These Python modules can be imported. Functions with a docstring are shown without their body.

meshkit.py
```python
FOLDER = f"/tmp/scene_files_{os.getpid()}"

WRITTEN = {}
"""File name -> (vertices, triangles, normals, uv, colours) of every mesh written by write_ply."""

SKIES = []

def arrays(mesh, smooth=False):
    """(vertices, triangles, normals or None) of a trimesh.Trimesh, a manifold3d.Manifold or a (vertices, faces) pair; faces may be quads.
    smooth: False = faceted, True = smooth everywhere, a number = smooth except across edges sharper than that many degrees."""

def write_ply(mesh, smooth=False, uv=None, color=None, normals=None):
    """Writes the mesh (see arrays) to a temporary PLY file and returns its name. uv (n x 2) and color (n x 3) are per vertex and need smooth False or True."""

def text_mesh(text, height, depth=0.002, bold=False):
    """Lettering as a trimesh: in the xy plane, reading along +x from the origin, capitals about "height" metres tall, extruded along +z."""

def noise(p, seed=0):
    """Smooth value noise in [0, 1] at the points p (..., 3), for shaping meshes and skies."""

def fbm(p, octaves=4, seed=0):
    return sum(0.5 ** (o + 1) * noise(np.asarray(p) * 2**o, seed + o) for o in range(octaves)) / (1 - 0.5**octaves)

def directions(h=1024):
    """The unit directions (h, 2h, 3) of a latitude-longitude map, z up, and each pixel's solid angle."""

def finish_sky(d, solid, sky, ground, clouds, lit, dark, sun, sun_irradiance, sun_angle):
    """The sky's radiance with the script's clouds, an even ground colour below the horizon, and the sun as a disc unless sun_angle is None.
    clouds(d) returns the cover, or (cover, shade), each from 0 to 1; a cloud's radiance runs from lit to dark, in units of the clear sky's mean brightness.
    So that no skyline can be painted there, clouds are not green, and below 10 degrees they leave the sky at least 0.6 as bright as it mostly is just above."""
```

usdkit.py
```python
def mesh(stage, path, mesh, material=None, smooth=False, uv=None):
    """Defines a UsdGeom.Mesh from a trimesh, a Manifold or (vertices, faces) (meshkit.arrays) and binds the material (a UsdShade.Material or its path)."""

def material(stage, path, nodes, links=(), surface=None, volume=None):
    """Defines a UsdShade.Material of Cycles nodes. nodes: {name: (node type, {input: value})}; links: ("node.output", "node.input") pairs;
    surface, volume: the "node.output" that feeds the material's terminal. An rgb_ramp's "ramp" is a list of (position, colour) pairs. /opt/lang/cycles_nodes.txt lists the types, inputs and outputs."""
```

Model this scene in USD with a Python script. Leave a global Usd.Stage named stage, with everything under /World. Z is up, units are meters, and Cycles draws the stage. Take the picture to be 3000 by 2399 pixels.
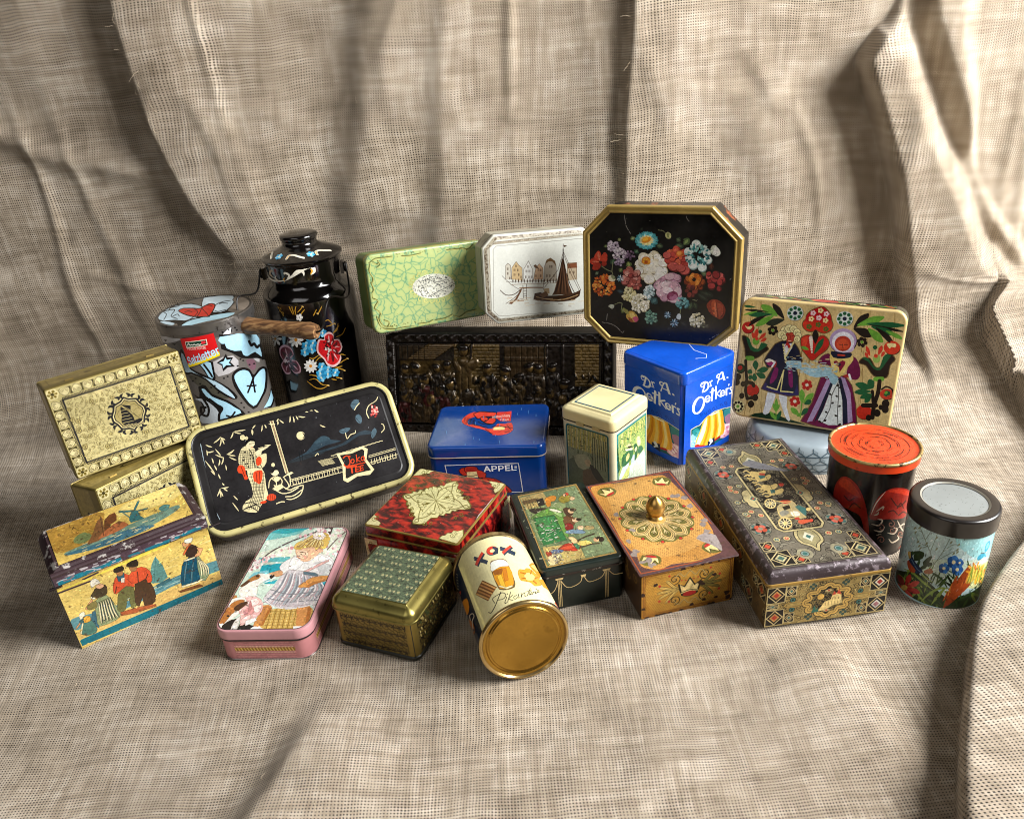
"""A still life of old decorated tins on draped burlap."""
import math, random
import numpy as np
import shapely
from shapely.geometry import Polygon, LineString, Point, box as sbox
from shapely import affinity
from scipy.spatial.transform import Rotation
import mapbox_earcut
import meshkit, usdkit
from pxr import Usd, UsdGeom, UsdLux, UsdShade, Gf, Sdf, Vt

stage = Usd.Stage.CreateInMemory()
UsdGeom.SetStageUpAxis(stage, 'Z'); UsdGeom.SetStageMetersPerUnit(stage, 1.0)
UsdGeom.Xform.Define(stage, '/World'); UsdGeom.Scope.Define(stage, '/World/Looks')
random.seed(7); rng = np.random.default_rng(7)

# ------------------------------------------------------------------ camera
CF, CPITCH, CROLL, CH = 2268.7, .46728, -.0818, .75          # focal length in 1/3000 of the width, pitch, roll, height
fwd = np.array([0, math.cos(CPITCH), -math.sin(CPITCH)]); rgt0 = np.array([1., 0, 0]); up0 = np.cross(rgt0, fwd)
rgt = math.cos(CROLL) * rgt0 + math.sin(CROLL) * up0; upv = -math.sin(CROLL) * rgt0 + math.cos(CROLL) * up0
EYE = np.array([0, 0, CH])
def mat4(ax, ay, az, o):
    return Gf.Matrix4d(*[float(q) for row in ((*ax, 0), (*ay, 0), (*az, 0), (*o, 1)) for q in row])
cam = UsdGeom.Camera.Define(stage, '/World/camera')
cam.AddTransformOp().Set(mat4(rgt, upv, -fwd, EYE))
cam.CreateHorizontalApertureAttr(36.0); cam.CreateFocalLengthAttr(36.0 * CF / 3000); cam.CreateProjectionAttr('perspective')
cam.CreateClippingRangeAttr(Gf.Vec2f(.02, 50)); cam.CreateExposureAttr(0.12)

# ------------------------------------------------------------------ light: a big window to the right, the room's bounce
def rect_light(name, pos, target, w, h, power, color):
    l = UsdLux.RectLight.Define(stage, '/World/' + name)
    z = np.array(pos, float) - np.array(target, float); z /= np.linalg.norm(z)
    x = np.cross([0, 0, 1], z); x /= np.linalg.norm(x); y = np.cross(z, x)
    l.AddTransformOp().Set(mat4(x, y, z, pos)); l.CreateWidthAttr(w); l.CreateHeightAttr(h)
    l.CreateIntensityAttr(power); l.CreateColorAttr(Gf.Vec3f(*color)); l.CreateNormalizeAttr(False)
    return l
rect_light('window_light', (2.5, .35, 1.75), (.05, 1.2, .15), 1.7, 1.7, 30.0, (1.0, .99, .98))
rect_light('room_light', (-1.1, -.9, 2.0), (0, 1.3, .2), 1.8, 1.4, 1.9, (1.0, .98, .96))

# ------------------------------------------------------------------ materials
def srgb(h):
    c = np.array([int(h[i:i + 2], 16) for i in (0, 2, 4)]) / 255
    return np.where(c <= .04045, c / 12.92, ((c + .055) / 1.055) ** 2.4)
MATS = {}
def mat(name, nodes, links, surface='p.BSDF'):
    MATS[name] = usdkit.material(stage, '/World/Looks/' + name, nodes, links, surface=surface); return MATS[name]
def paint(name, col=None, rough=.3, metal=0., wear=.0, wearcol='4a3524', wscale=60., spec=.5, coat=0., bumpd=.0, grime=.25, thr=.62, mottle=.22):
    """enamelled or printed tin: a plain colour (or the print's own), spots of wear and a little grime and gloss variation"""
    if name in MATS: return MATS[name]
    n = {'tc': ('texture_coordinate', {}), 'n1': ('noise_texture', {'scale': wscale, 'detail': 6., 'roughness': .65}), 'n2': ('noise_texture', {'scale': 14., 'detail': 4.}),
         'r1': ('map_range', {'from_min': thr, 'from_max': thr + .05, 'to_min': 0., 'to_max': float(wear), 'clamp': True}),
         'r2': ('map_range', {'from_min': .3, 'from_max': .75, 'to_min': 1. - grime, 'to_max': 1.0 + grime * .3, 'clamp': True}),
         'm1': ('mix_color', {'b': tuple(srgb(wearcol))}), 'g': ('vector_math', {'math_type': 'scale'}),
         'rr': ('map_range', {'from_min': .3, 'from_max': .7, 'to_min': max(rough - .08, .04), 'to_max': rough + .1, 'clamp': True}),
         'p': ('principled_bsdf', {'metallic': float(metal), 'specular_ior_level': float(spec), 'coat_weight': float(coat), 'coat_roughness': .08})}
    l = [('tc.object', 'n1.vector'), ('tc.object', 'n2.vector'), ('n1.fac', 'r1.value'), ('n2.fac', 'r2.value'), ('r1.result', 'm1.fac'), ('m1.result', 'g.vector1'), ('r2.result', 'g.scale'),
         ('g.vector', 'p.base_color'), ('n2.fac', 'rr.value'), ('rr.result', 'p.roughness')]
    if col is None:
        n['at'] = ('attribute', {'attribute': 'Cd'}); n['n3'] = ('noise_texture', {'scale': 330., 'detail': 3.}); n['r3'] = ('map_range', {'from_min': .32, 'from_max': .7, 'to_min': 1 - mottle, 'to_max': 1 + mottle * .6}); n['g3'] = ('vector_math', {'math_type': 'scale'})
        l += [('tc.object', 'n3.vector'), ('n3.fac', 'r3.value'), ('at.color', 'g3.vector1'), ('r3.result', 'g3.scale'), ('g3.vector', 'm1.a')]
    else:
        n['m1'][1]['a'] = tuple(srgb(col))
    if bumpd:
        n['b'] = ('bump', {'strength': 1.0, 'distance': float(bumpd)}); l += [('n1.fac', 'b.height'), ('b.normal', 'p.normal')]
    return mat(name, n, l)

# ------------------------------------------------------------------ scene objects
USED = {}
def path_of(name, parent):
    base = (str(parent.GetPath()) if parent else '/World') + '/'
    k = USED.get(base + name, 0); USED[base + name] = k + 1
    return base + name + (f'_{k:03d}' if k else '')
def tagit(p, label=None, cat=None, group=None, kind=None):
    for k, v in (('label', label), ('category', cat), ('group', group), ('kind', kind)):
        if v: p.SetCustomDataByKey(k, v)
    return p
def thing(name, label, cat, M=None, group=None):
    x = UsdGeom.Xform.Define(stage, path_of(name, None))
    if M is not None: x.AddTransformOp().Set(Gf.Matrix4d(*[float(q) for q in M.T.ravel()]))
    return tagit(x.GetPrim(), label, cat, group)
def obj(name, vf, material, parent=None, smooth=32, label=None, uv=None, cd=None):
    m = usdkit.mesh(stage, path_of(name, parent), vf, material, smooth=smooth, uv=uv)
    if cd is not None:
        UsdGeom.PrimvarsAPI(m).CreatePrimvar('Cd', Sdf.ValueTypeNames.Color3fArray, 'vertex').Set(Vt.Vec3fArray.FromNumpy(np.asarray(cd, np.float32)))
    if label: m.GetPrim().SetCustomDataByKey('label', label)
    return m.GetPrim()
def pose(C, rot):
    M = np.eye(4); M[:3, :3] = Rotation.from_rotvec(rot).as_matrix(); M[:3, 3] = C; return M
def lying(cx, cy, yaw, zt):
    """frame of a tin's top face: x along its front, z away from the viewer over the top, y down into the tin"""
    c, s = math.cos(yaw), math.sin(yaw); M = np.eye(4)
    M[:3, 0] = (c, s, 0); M[:3, 1] = (0, 0, -1); M[:3, 2] = (-s, c, 0); M[:3, 3] = (cx, cy, zt); return M

# ------------------------------------------------------------------ geometry
def join(*ms):
    V, F, n = [], [], 0
    for v, f in ms:
        v = np.asarray(v, float); f = np.asarray(f, int)
        if f.shape[1] == 4: f = np.vstack([f[:, [0, 1, 2]], f[:, [0, 2, 3]]])
        V.append(v); F.append(f + n); n += len(v)
    return np.vstack(V), np.vstack(F)
def rrect(w, h, r, n=7):
    """rounded rectangle, counter-clockwise"""
    r = max(min(r, w / 2 - 1e-5, h / 2 - 1e-5), 1e-5); out = []
    for cx, cy, a0 in ((w / 2 - r, h / 2 - r, 0), (-w / 2 + r, h / 2 - r, 90), (-w / 2 + r, -h / 2 + r, 180), (w / 2 - r, -h / 2 + r, 270)):
        for k in range(n):
            a = math.radians(a0 + 90 * k / (n - 1)); out.append((cx + r * math.cos(a), cy + r * math.sin(a)))
    return np.array(out)
def cham(w, h, c, rr=.006):
    """rectangle with cut corners, the cuts' ends a little rounded"""
    P = Polygon([(w/2, -h/2 + c), (w/2, h/2 - c), (w/2 - c, h/2), (-w/2 + c, h/2), (-w/2, h/2 - c), (-w/2, -h/2 + c), (-w/2 + c, -h/2), (w/2 - c, -h/2)])
    q = P.buffer(-rr).buffer(rr, quad_segs=4)
    return np.array(shapely.geometry.polygon.orient(q).exterior.coords)[:-1]
def loft(W, H, r, rings, shape=None, cap0=True, cap1=True):
    """rings: (inset, depth) pairs in the tin's frame, from the face inwards (face plane x-z, depth y)"""
    V, F = [], []
    for i, (ins, d) in enumerate(rings):
        P = shape(W - 2 * ins, H - 2 * ins, r, ins) if shape else rrect(W - 2 * ins, H - 2 * ins, max(r - ins, .0006))
        V.append(np.column_stack([P[:, 0], np.full(len(P), d), P[:, 1]]))
    n = len(V[0])
    for i in range(len(V) - 1):
        for k in range(n):
            a, b = i * n + k, i * n + (k + 1) % n
            F += [(a, b, b + n), (a, b + n, a + n)]
    V = np.vstack(V); m = len(rings)
    if cap0:
        V = np.vstack([V, V[:n].mean(0)]); c = len(V) - 1; F += [(c, (k + 1) % n, k) for k in range(n)]
    if cap1:
        o = (m - 1) * n; V = np.vstack([V, V[o:o + n].mean(0)]); c = len(V) - 1; F += [(c, o + k, o + (k + 1) % n) for k in range(n)]
    F = np.array(F)
    v0 = V[F[:, 0]]; nn = np.cross(V[F[:, 1]] - v0, V[F[:, 2]] - v0)          # outward winding
    cen = V.mean(0); mid = V[F].mean(1)
    if ((nn * (mid - cen)).sum(1)).sum() < 0: F = F[:, ::-1]
    return V, F
def lathe(prof, n=96, c=(0, 0, 0), caps=True):
    """prof: (r, z) from bottom to top about z"""
    a = np.linspace(0, 2 * math.pi, n, endpoint=False); V, F = [], []
    for r, z in prof: V.append(np.column_stack([r * np.cos(a), r * np.sin(a), np.full(n, z)]))
    for i in range(len(prof) - 1):
        for k in range(n):
            p, q = i * n + k, i * n + (k + 1) % n; F += [(p, q, q + n), (p, q + n, p + n)]
    V = np.vstack(V)
    if caps:
        m = (len(prof) - 1) * n
        V = np.vstack([V, [0, 0, prof[0][1]], [0, 0, prof[-1][1]]]); b, t = len(V) - 2, len(V) - 1
        F += [(b, (k + 1) % n, k) for k in range(n)] + [(t, m + k, m + (k + 1) % n) for k in range(n)]
    return V + np.array(c), np.array(F)
def tube(pts, r, n=10, closed=False):
    pts = np.asarray(pts, float); m = len(pts); rr = np.broadcast_to(r, (m,))
    T = np.gradient(pts, axis=0) if not closed else np.roll(pts, -1, 0) - np.roll(pts, 1, 0)
    T /= np.linalg.norm(T, axis=1, keepdims=True); u = np.cross(T[0], [0.31, .2, .93]); V, F = [], []
    for i in range(m):
        u = u - T[i] * (u @ T[i]); u /= np.linalg.norm(u); w = np.cross(T[i], u)
        a = np.linspace(0, 2 * math.pi, n, endpoint=False)[:, None]; V.append(pts[i] + rr[i] * (np.cos(a) * u + np.sin(a) * w))
    for i in range(m if closed else m - 1):
        for k in range(n):
            p, q, s, t = i * n + k, i * n + (k + 1) % n, ((i + 1) % m) * n + (k + 1) % n, ((i + 1) % m) * n + k; F += [(p, q, s), (p, s, t)]
    V = np.vstack(V)
    if not closed:
        V = np.vstack([V, pts[0], pts[-1]]); b = len(V) - 2; o = (m - 1) * n
        F += [(b, (k + 1) % n, k) for k in range(n)] + [(b + 1, o + k, o + (k + 1) % n) for k in range(n)]
    return V, np.array(F)
def boxm(x0, x1, y0, y1, z0, z1):
    v = np.array([(x, y, z) for x in (x0, x1) for y in (y0, y1) for z in (z0, z1)], float)
    f = [(0, 1, 3, 2), (4, 6, 7, 5), (0, 4, 5, 1), (2, 3, 7, 6), (0, 2, 6, 4), (1, 5, 7, 3)]
    return join((v, np.array(f)))
def curve(pts, n=6, closed=False):
    """Catmull-Rom through the points"""
    p = np.asarray(pts, float); m = len(p)
    if m < 3: return p
    if closed: q = np.vstack([p[-1], p, p[0], p[1]]); k = m
    else: q = np.vstack([2 * p[0] - p[1], p, 2 * p[-1] - p[-2]]); k = m - 1
    t = np.linspace(0, 1, n, endpoint=False)[:, None]; out = []
    for i in range(k):
        a, b, c, d = q[i:i + 4]
        out.append(.5 * (2 * b + (c - a) * t + (2 * a - 5 * b + 4 * c - d) * t**2 + (3 * b - a - 3 * c + d) * t**3))
    out = np.vstack(out)
    return out if closed else np.vstack([out, p[-1]])

# ------------------------------------------------------------------ flat print: shapes traced in any drawing frame, laid on a face
def pts(s):
    a = np.array(s.replace(',', ' ').split(), float) if isinstance(s, str) else np.asarray(s, float)
    return a.reshape(-1, 2)
class Art:
    def __init__(self): self.s = []
    def geo(self, col, g):
        if not g.is_empty: self.s.append((col, g))
        return self
    def p(self, col, s, sm=0):
        q = pts(s); q = curve(q, sm, True) if sm else q
        return self.geo(col, Polygon(q).buffer(0))
    def l(self, col, w, s, sm=5, cap=1):
        q = pts(s); q = curve(q, sm) if sm else q
        return self.geo(col, LineString(q).buffer(w / 2, quad_segs=3, cap_style=cap))
    def taper(self, col, w, s, w1=0., sm=6):
        """a brush stroke that swells in the middle"""
        q = curve(pts(s), sm); d = np.gradient(q, axis=0); d /= np.linalg.norm(d, axis=1, keepdims=True) + 1e-9; t = np.linspace(0, 1, len(q))
        h = (w1 + (w - w1) * np.sin(math.pi * t) ** .7)[:, None] / 2 + .01; nrm = np.column_stack([-d[:, 1], d[:, 0]])
        return self.geo(col, Polygon(np.vstack([q + nrm * h, (q - nrm * h)[::-1]])).buffer(0))
    def c(self, col, x, y, r, ry=None, rot=0, n=5):
        g = Point(0, 0).buffer(1, quad_segs=n); g = affinity.scale(g, r, ry or r, origin=(0, 0)); g = affinity.rotate(g, rot, origin=(0, 0))
        return self.geo(col, affinity.translate(g, x, y))
    def drop(self, col, x0, y0, x1, y1, w, a=.62):
        """a leaf or petal from (x0,y0) to the tip (x1,y1)"""
        p0, p1 = np.array((x0, y0)), np.array((x1, y1)); d = p1 - p0; nn = np.array((-d[1], d[0])) / (np.hypot(*d) + 1e-9) * w / 2
        return self.p(col, [p0, p0 + d * .3 + nn * .7, p0 + d * a + nn, p0 + d * .92 + nn * .45, p1, p0 + d * .92 - nn * .45, p0 + d * a - nn, p0 + d * .3 - nn * .7], 3)
    def flower(self, x, y, r, petals, n=5, col2=None, cc=None, rc=.3, rot=0, w=None, sq=1., ell=0):
        g0 = len(self.s)
        for k in range(n):
            a = math.radians(rot + 360 * k / n); c, s = math.cos(a), math.sin(a) * sq
            ww = w or 2.1 * r * math.sin(math.pi / n)
            self.drop(petals[k % len(petals)], x + c * r * .1, y + s * r * .1, x + c * r, y + s * r, ww, .66)
            if col2: self.drop(col2[k % len(col2)], x + c * r * .2, y + s * r * .2, x + c * r * .8, y + s * r * .8, ww * .5, .6)
        if cc: self.c(cc, x, y, r * rc, r * rc * sq)
        return self
    def ink(self, i0, col, w):
        """thin drawn outlines round the shapes from number i0 on"""
        tail = self.s[i0:]; self.s = self.s[:i0]
        for c, g in tail: self.s += [(col, g.buffer(w, quad_segs=2)), (c, g)]
        return self
    def dabs(self, n, size, amp=.16, seed=0, slant=0.):
        """small brush dabs that break up the flat areas, each a little lighter or darker than what lies under it"""
        R = np.random.default_rng(seed); x0, y0, x1, y1 = self.s[0][1].bounds; P = np.column_stack([R.uniform(x0, x1, n), R.uniform(y0, y1, n)]); own = np.full(n, -1)
        for i, (c, g) in enumerate(self.s): own[shapely.contains_xy(g, P[:, 0], P[:, 1])] = i
        base_ = list(self.s)
        for k in range(n):
            if own[k] < 0: continue
            c, g = base_[own[k]]; v = np.clip(np.array([int(c[q:q + 2], 16) for q in (0, 2, 4)]) * (1 + amp * R.normal()) + R.normal(size=3) * 4, 0, 255).astype(int)
            d = affinity.translate(affinity.rotate(affinity.scale(Point(0, 0).buffer(1, quad_segs=2), size * R.uniform(.6, 1.6), size * R.uniform(.25, .5), origin=(0, 0)), slant + R.normal() * 35, origin=(0, 0)), *P[k])
            self.geo('%02x%02x%02x' % tuple(v), d.intersection(g))
        return self
    def grp(self, other, A, o):
        """another drawing placed by a 2x2 matrix and an offset"""
        for col, g in other.s: self.s.append((col, affinity.affine_transform(g, [A[0][0], A[0][1], A[1][0], A[1][1], o[0], o[1]])))
        return self
    def text(self, col, s, x, y, h, ang=0, bold=False, sx=1., shear=0., track=1.):
        m = meshkit.text_mesh(s, 1.0, .01, bold); top = m.face_normals[:, 2] > .9
        g = shapely.union_all([Polygon(m.vertices[f][:, :2]).buffer(.002) for f in m.faces[top]]).simplify(.008)
        g = affinity.affine_transform(g, [sx * h, shear * h, 0, -h, 0, 0])                     # drawing frames run downwards
        return self.geo(col, affinity.translate(affinity.rotate(g, ang, origin=(0, 0)), x, y))
def homography(q, W, H):
    """drawing corners TL TR BR BL -> (0,H) (W,H) (W,0) (0,0)"""
    A, b = [], []
    for (x, y), (u, v) in zip(q, ((0, H), (W, H), (W, 0), (0, 0))):
        A += [[x, y, 1, 0, 0, 0, -u * x, -u * y], [0, 0, 0, x, y, 1, -v * x, -v * y]]; b += [u, v]
    h = np.append(np.linalg.solve(np.array(A, float), np.array(b, float)), 1).reshape(3, 3)
    def f(P):
        P = np.asarray(P, float); q = np.column_stack([P[:, :2], np.ones(len(P))]) @ h.T; return q[:, :2] / q[:, 2:]
    return f
def polys(g):
    if g.geom_type == 'Polygon': return [g] if g.area > 1e-9 else []
    return [p for q in getattr(g, 'geoms', []) for p in polys(q)]
def flatten(art, f, clip=None):
    """what shows of each shape after those above it, in face coordinates"""
    G, cols = [], []
    for col, g in art.s:
        g = shapely.make_valid(shapely.transform(g, f)) if f else g
        if clip is not None: g = g.intersection(clip)
        if not g.is_empty: G.append(g); cols.append(col)
    tree, out = shapely.STRtree(G), []
    for i, g in enumerate(G):
        k = tree.query(g, predicate='intersects'); k = k[k > i]
        vis = shapely.difference(g, shapely.union_all([G[q] for q in k])) if len(k) else g
        if not vis.is_empty: out.append((cols[i], vis))
    return out
def tri(g):
    V, F, n = [], [], 0
    for p in polys(g):
        rings = [np.array(p.exterior.coords)[:-1]] + [np.array(r.coords)[:-1] for r in p.interiors]
        v = np.vstack(rings); f = np.asarray(mapbox_earcut.triangulate_float64(v, np.cumsum([len(r) for r in rings]).astype(np.uint32))).reshape(-1, 3)
        V.append(v); F.append(f + n); n += len(v)
    return (np.vstack(V), np.vstack(F)) if V else (np.zeros((0, 2)), np.zeros((0, 3), int))
def print_on(parent, name, art, material, W, H, place, quad=None, f=None, clip=None, strip=None, label=None, var=.22, cell=.007):
    """lays the drawing on a face: place(uv) -> points; strip = width of the vertical strips on a curved face; var = unevenness of the ink"""
    f = f or (homography(quad, W, H) if quad is not None else None)
    V, F, C, n = [], [], [], 0
    if clip is None: clip = sbox(0, 0, W, H)
    for col, g in flatten(art, f, clip):
        pieces = [g]
        if strip:
            x0, _, x1, _ = g.bounds; k0, k1 = math.floor(x0 / strip), math.ceil(x1 / strip); y0, y1 = g.bounds[1] - 1, g.bounds[3] + 1
            pieces = [shapely.intersection(g, sbox(k * strip, y0, (k + 1) * strip, y1)) for k in range(k0, k1)]
        if var and g.area > 1.5 * cell * cell and W * H < .2:                 # larger areas of ink are cut up so that they can vary
            cut = []
            for q in pieces:
                x0, y0, x1, y1 = q.bounds if not q.is_empty else (0, 0, 0, 0)
                for i in range(math.floor(x0 / cell), math.ceil(x1 / cell)):
                    col_ = shapely.intersection(q, sbox(i * cell, y0 - 1, (i + 1) * cell, y1 + 1)) if x1 - x0 > cell else q
                    if not col_.is_empty: cut += [shapely.intersection(col_, sbox(x0 - 1, j * cell, x1 + 1, (j + 1) * cell)) for j in range(math.floor(y0 / cell), math.ceil(y1 / cell))]
                    if x1 - x0 <= cell: break
            pieces = cut
        for q in pieces:
            v, t = tri(q)
            if not len(t): continue
            V.append(v); F.append(t + n); n += len(v); C.append(np.tile(srgb(col), (len(v), 1)))
    uv = np.vstack(V); P = place(uv); F = np.vstack(F); C = np.vstack(C)
    if var:
        s0 = len(USED); nz = meshkit.fbm(np.column_stack([uv * (110 if W * H < .2 else 60), np.full(len(uv), s0 * 3.7)]), 2, 5) - .5
        C = np.clip(C * (1 + var * 1.6 * nz + var * .35 * rng.normal(size=len(uv)))[:, None], 0, 1)
    e = 1e-5; P1, P2 = place(uv[:1] + [[e, 0]]), place(uv[:1] + [[0, e]]); nw = np.cross(P1[0] - P[0], P2[0] - P[0])   # face outwards
    a = P[F]; nn = np.cross(a[:, 1] - a[:, 0], a[:, 2] - a[:, 0]); uvn = np.cross(uv[F][:, 1] - uv[F][:, 0], uv[F][:, 2] - uv[F][:, 0])
    F[uvn < 0] = F[uvn < 0][:, ::-1]
    return obj(name, (P, F), material, parent, smooth=False, label=label, cd=C)
def plane(o, ex, ey, lift=.0003):
    o, ex, ey = (np.array(q, float) for q in (o, ex, ey)); nn = np.cross(ex, ey)
    return lambda uv: o + uv[:, :1] * ex + uv[:, 1:] * ey + nn * lift
def face_front(W, H, y=0., lift=.0003): return plane((-W / 2, y, -H / 2), (1, 0, 0), (0, 0, 1), lift)
def rclip(W, H, r): return affinity.translate(Polygon(rrect(W, H, r)), W / 2, H / 2)
# ------------------------------------------------------------------ the burlap backdrop: one draped sheet, floor running up into the wall
Y0, YF, RA = .15, 1.56, .17
SF, SA = YF - Y0, RA * math.pi / 2
def base(x, s):
    a = np.clip((s - SF) / RA, 0, math.pi / 2); wall = np.maximum(s - SF - SA, 0)
    y = np.where(s < SF, Y0 + s, YF + RA * np.sin(a)); z = np.where(s < SF, 0, RA * (1 - np.cos(a)) + wall)
    n = np.stack([np.zeros_like(x), -np.sin(a), np.cos(a)], -1)
    return np.stack([x, y, z], -1), n
FOLDS = {  # fold lines on the sheet (x, length along it)
 'p1': [(-.66,2.6),(-.674,2.341),(-.673,2.265),(-.669,2.177),(-.656,2.084),(-.631,1.984),(-.6,1.9),(-.581,1.823),(-.599,1.747)],
 'p2': [(-.17,2.6),(-.198,2.306),(-.222,2.206),(-.247,2.08),(-.28,1.966),(-.298,1.885),(-.31,1.75)],
 'p3': [(-.03,2.6),(-.06,2.28),(-.083,2.16),(-.093,2.03),(-.106,1.911),(-.126,1.829),(-.13,1.7)],
 'p4': [(.34,2.6),(.321,2.269),(.313,2.166),(.303,2.047),(.302,1.95),(.297,1.868),(.29,1.75)],
 'p5': [(.532,2.095),(.577,2.016),(.636,1.923),(.697,1.836)],
 'p6': [(.9,2.5),(.835,2.231),(.798,2.183),(.765,2.132),(.777,2.086),(.812,2.008),(.851,1.916),(.879,1.832),(.906,1.721),(.931,1.585),(.911,1.412),(.83,1.2)],
 'p7': [(.85,2.5),(.878,2.228),(.905,2.157),(.95,2.063),(.997,1.974),(1.066,1.859),(1.118,1.759),(1.195,1.653),(1.251,1.507),(1.3,1.2)],
 'p8': [(.98,2.6),(.995,2.22),(1.046,2.037),(1.076,1.889),(1.14,1.79),(1.26,1.66),(1.36,1.5),(1.45,1.2)],
 'p9': [(-1.4,2.2),(-1.05,2.124),(-.931,2.067),(-.838,2.045),(-.745,2.018),(-.658,1.998)],
 'p10': [(-.36,.25),(-.301,.407),(-.284,.448),(-.268,.505),(-.254,.553),(-.23,.598)],
 'p11': [(.28,.1),(.404,.336),(.446,.41),(.492,.483),(.533,.546),(.583,.608),(.67,.69),(.80,.80),(.93,.95),(1.0,1.2)],
 'p12': [(.35,.62),(.369,.565),(.38,.481),(.392,.415),(.399,.368)]}
def along(path, X, S):
    """signed sideways distance (positive to the right as the picture shows it) and position 0..1 along the path"""
    p = curve(path, 6); d2 = np.full(X.shape, 1e9); sd = np.zeros(X.shape); tt = np.zeros(X.shape); m = len(p) - 1
    for i in range(m):
        a, b = p[i], p[i + 1]; e = b - a; L2 = e @ e
        t = ((X - a[0]) * e[0] + (S - a[1]) * e[1]) / L2; tc = np.clip(t, 0, 1)
        dx, ds = X - a[0] - tc * e[0], S - a[1] - tc * e[1]; q = dx * dx + ds * ds; k = q < d2
        sg = np.sign((e[0] * (S - a[1]) - e[1] * (X - a[0]))) * (1 if p[0][1] > p[-1][1] else -1)
        d2 = np.where(k, q, d2); sd = np.where(k, sg * np.sqrt(q), sd); tt = np.where(k, (i + tc) / m, tt)
    return sd, tt
sst = lambda x: (lambda t: t * t * (3 - 2 * t))(np.clip(x, 0, 1))
def ridge(sd, wl, wr): return np.where(sd < 0, np.exp(-(sd / wl) ** 2), np.exp(-(sd / wr) ** 2))
def ends(t, a=.1, b=.2): return sst(t / a) * sst((1 - t) / b)
nx, ns = 720, 760
X, S = np.meshgrid(np.linspace(-1.75, 1.75, nx), np.linspace(-.12, 2.75, ns))
Pb, Nb = base(X, S)
h = .010 * (meshkit.fbm(np.stack([X * 3.2, S * 3.2, X * 0 + 1.7], -1), 3, 3) - .5) * 2 + .004 * (meshkit.fbm(np.stack([X * 14, S * 14, X * 0], -1), 2, 9) - .5)
h = h + .012 * (meshkit.noise(np.stack([X * 9, S * 1.2, X * 0 + 4], -1), 5) - .5) * sst((S - 1.5) / .3)
wl_ = sst((S - 1.45) / .3)
rn_ = meshkit.fbm(np.stack([X * 6.5 + .5 * S, S * 1.7, X * 0 + 8], -1), 2, 41); h = h + .010 * wl_ * np.exp(-((rn_ - .5) / .05) ** 2) * meshkit.noise(np.stack([X * 4, S * 4, X * 0], -1), 77)       # hanging creases
rn_ = meshkit.fbm(np.stack([X * 2.2 - 1.4 * S, S * 3.2 + 1.1 * X, X * 0 + 2], -1), 2, 57); h = h + (.0025 + .0025 * wl_) * np.exp(-((rn_ - .47) / .035) ** 2) * meshkit.noise(np.stack([X * 5, S * 5, X * 0 + 3], -1), 78)
h = h + .006 * (1 - wl_) * (meshkit.fbm(np.stack([X * 6, S * 5, X * 0 + 6], -1), 2, 13) - .5)
side = np.zeros_like(h)
for k, H, wl, wr, e in (('p1', .050, .030, .17, (.01, .35)), ('p2', .030, .055, .11, (.01, .25)), ('p3', .016, .035, .13, (.01, .25)), ('p4', .034, .028, .15, (.01, .2)),
                        ('p5', .022, .075, .10, (.35, .35)), ('p9', .012, .022, .03, (.01, .3)), ('p10', .022, .03, .12, (.05, .6)), ('p12', .012, .08, .03, (.3, .3))):
    sd, t = along(FOLDS[k], X, S); g = H * ridge(sd, wl, wr) * ends(t, *e); h += g
    if k in ('p1', 'p4'): side -= .35 * g * np.exp(-(sd / .04) ** 2)
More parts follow.
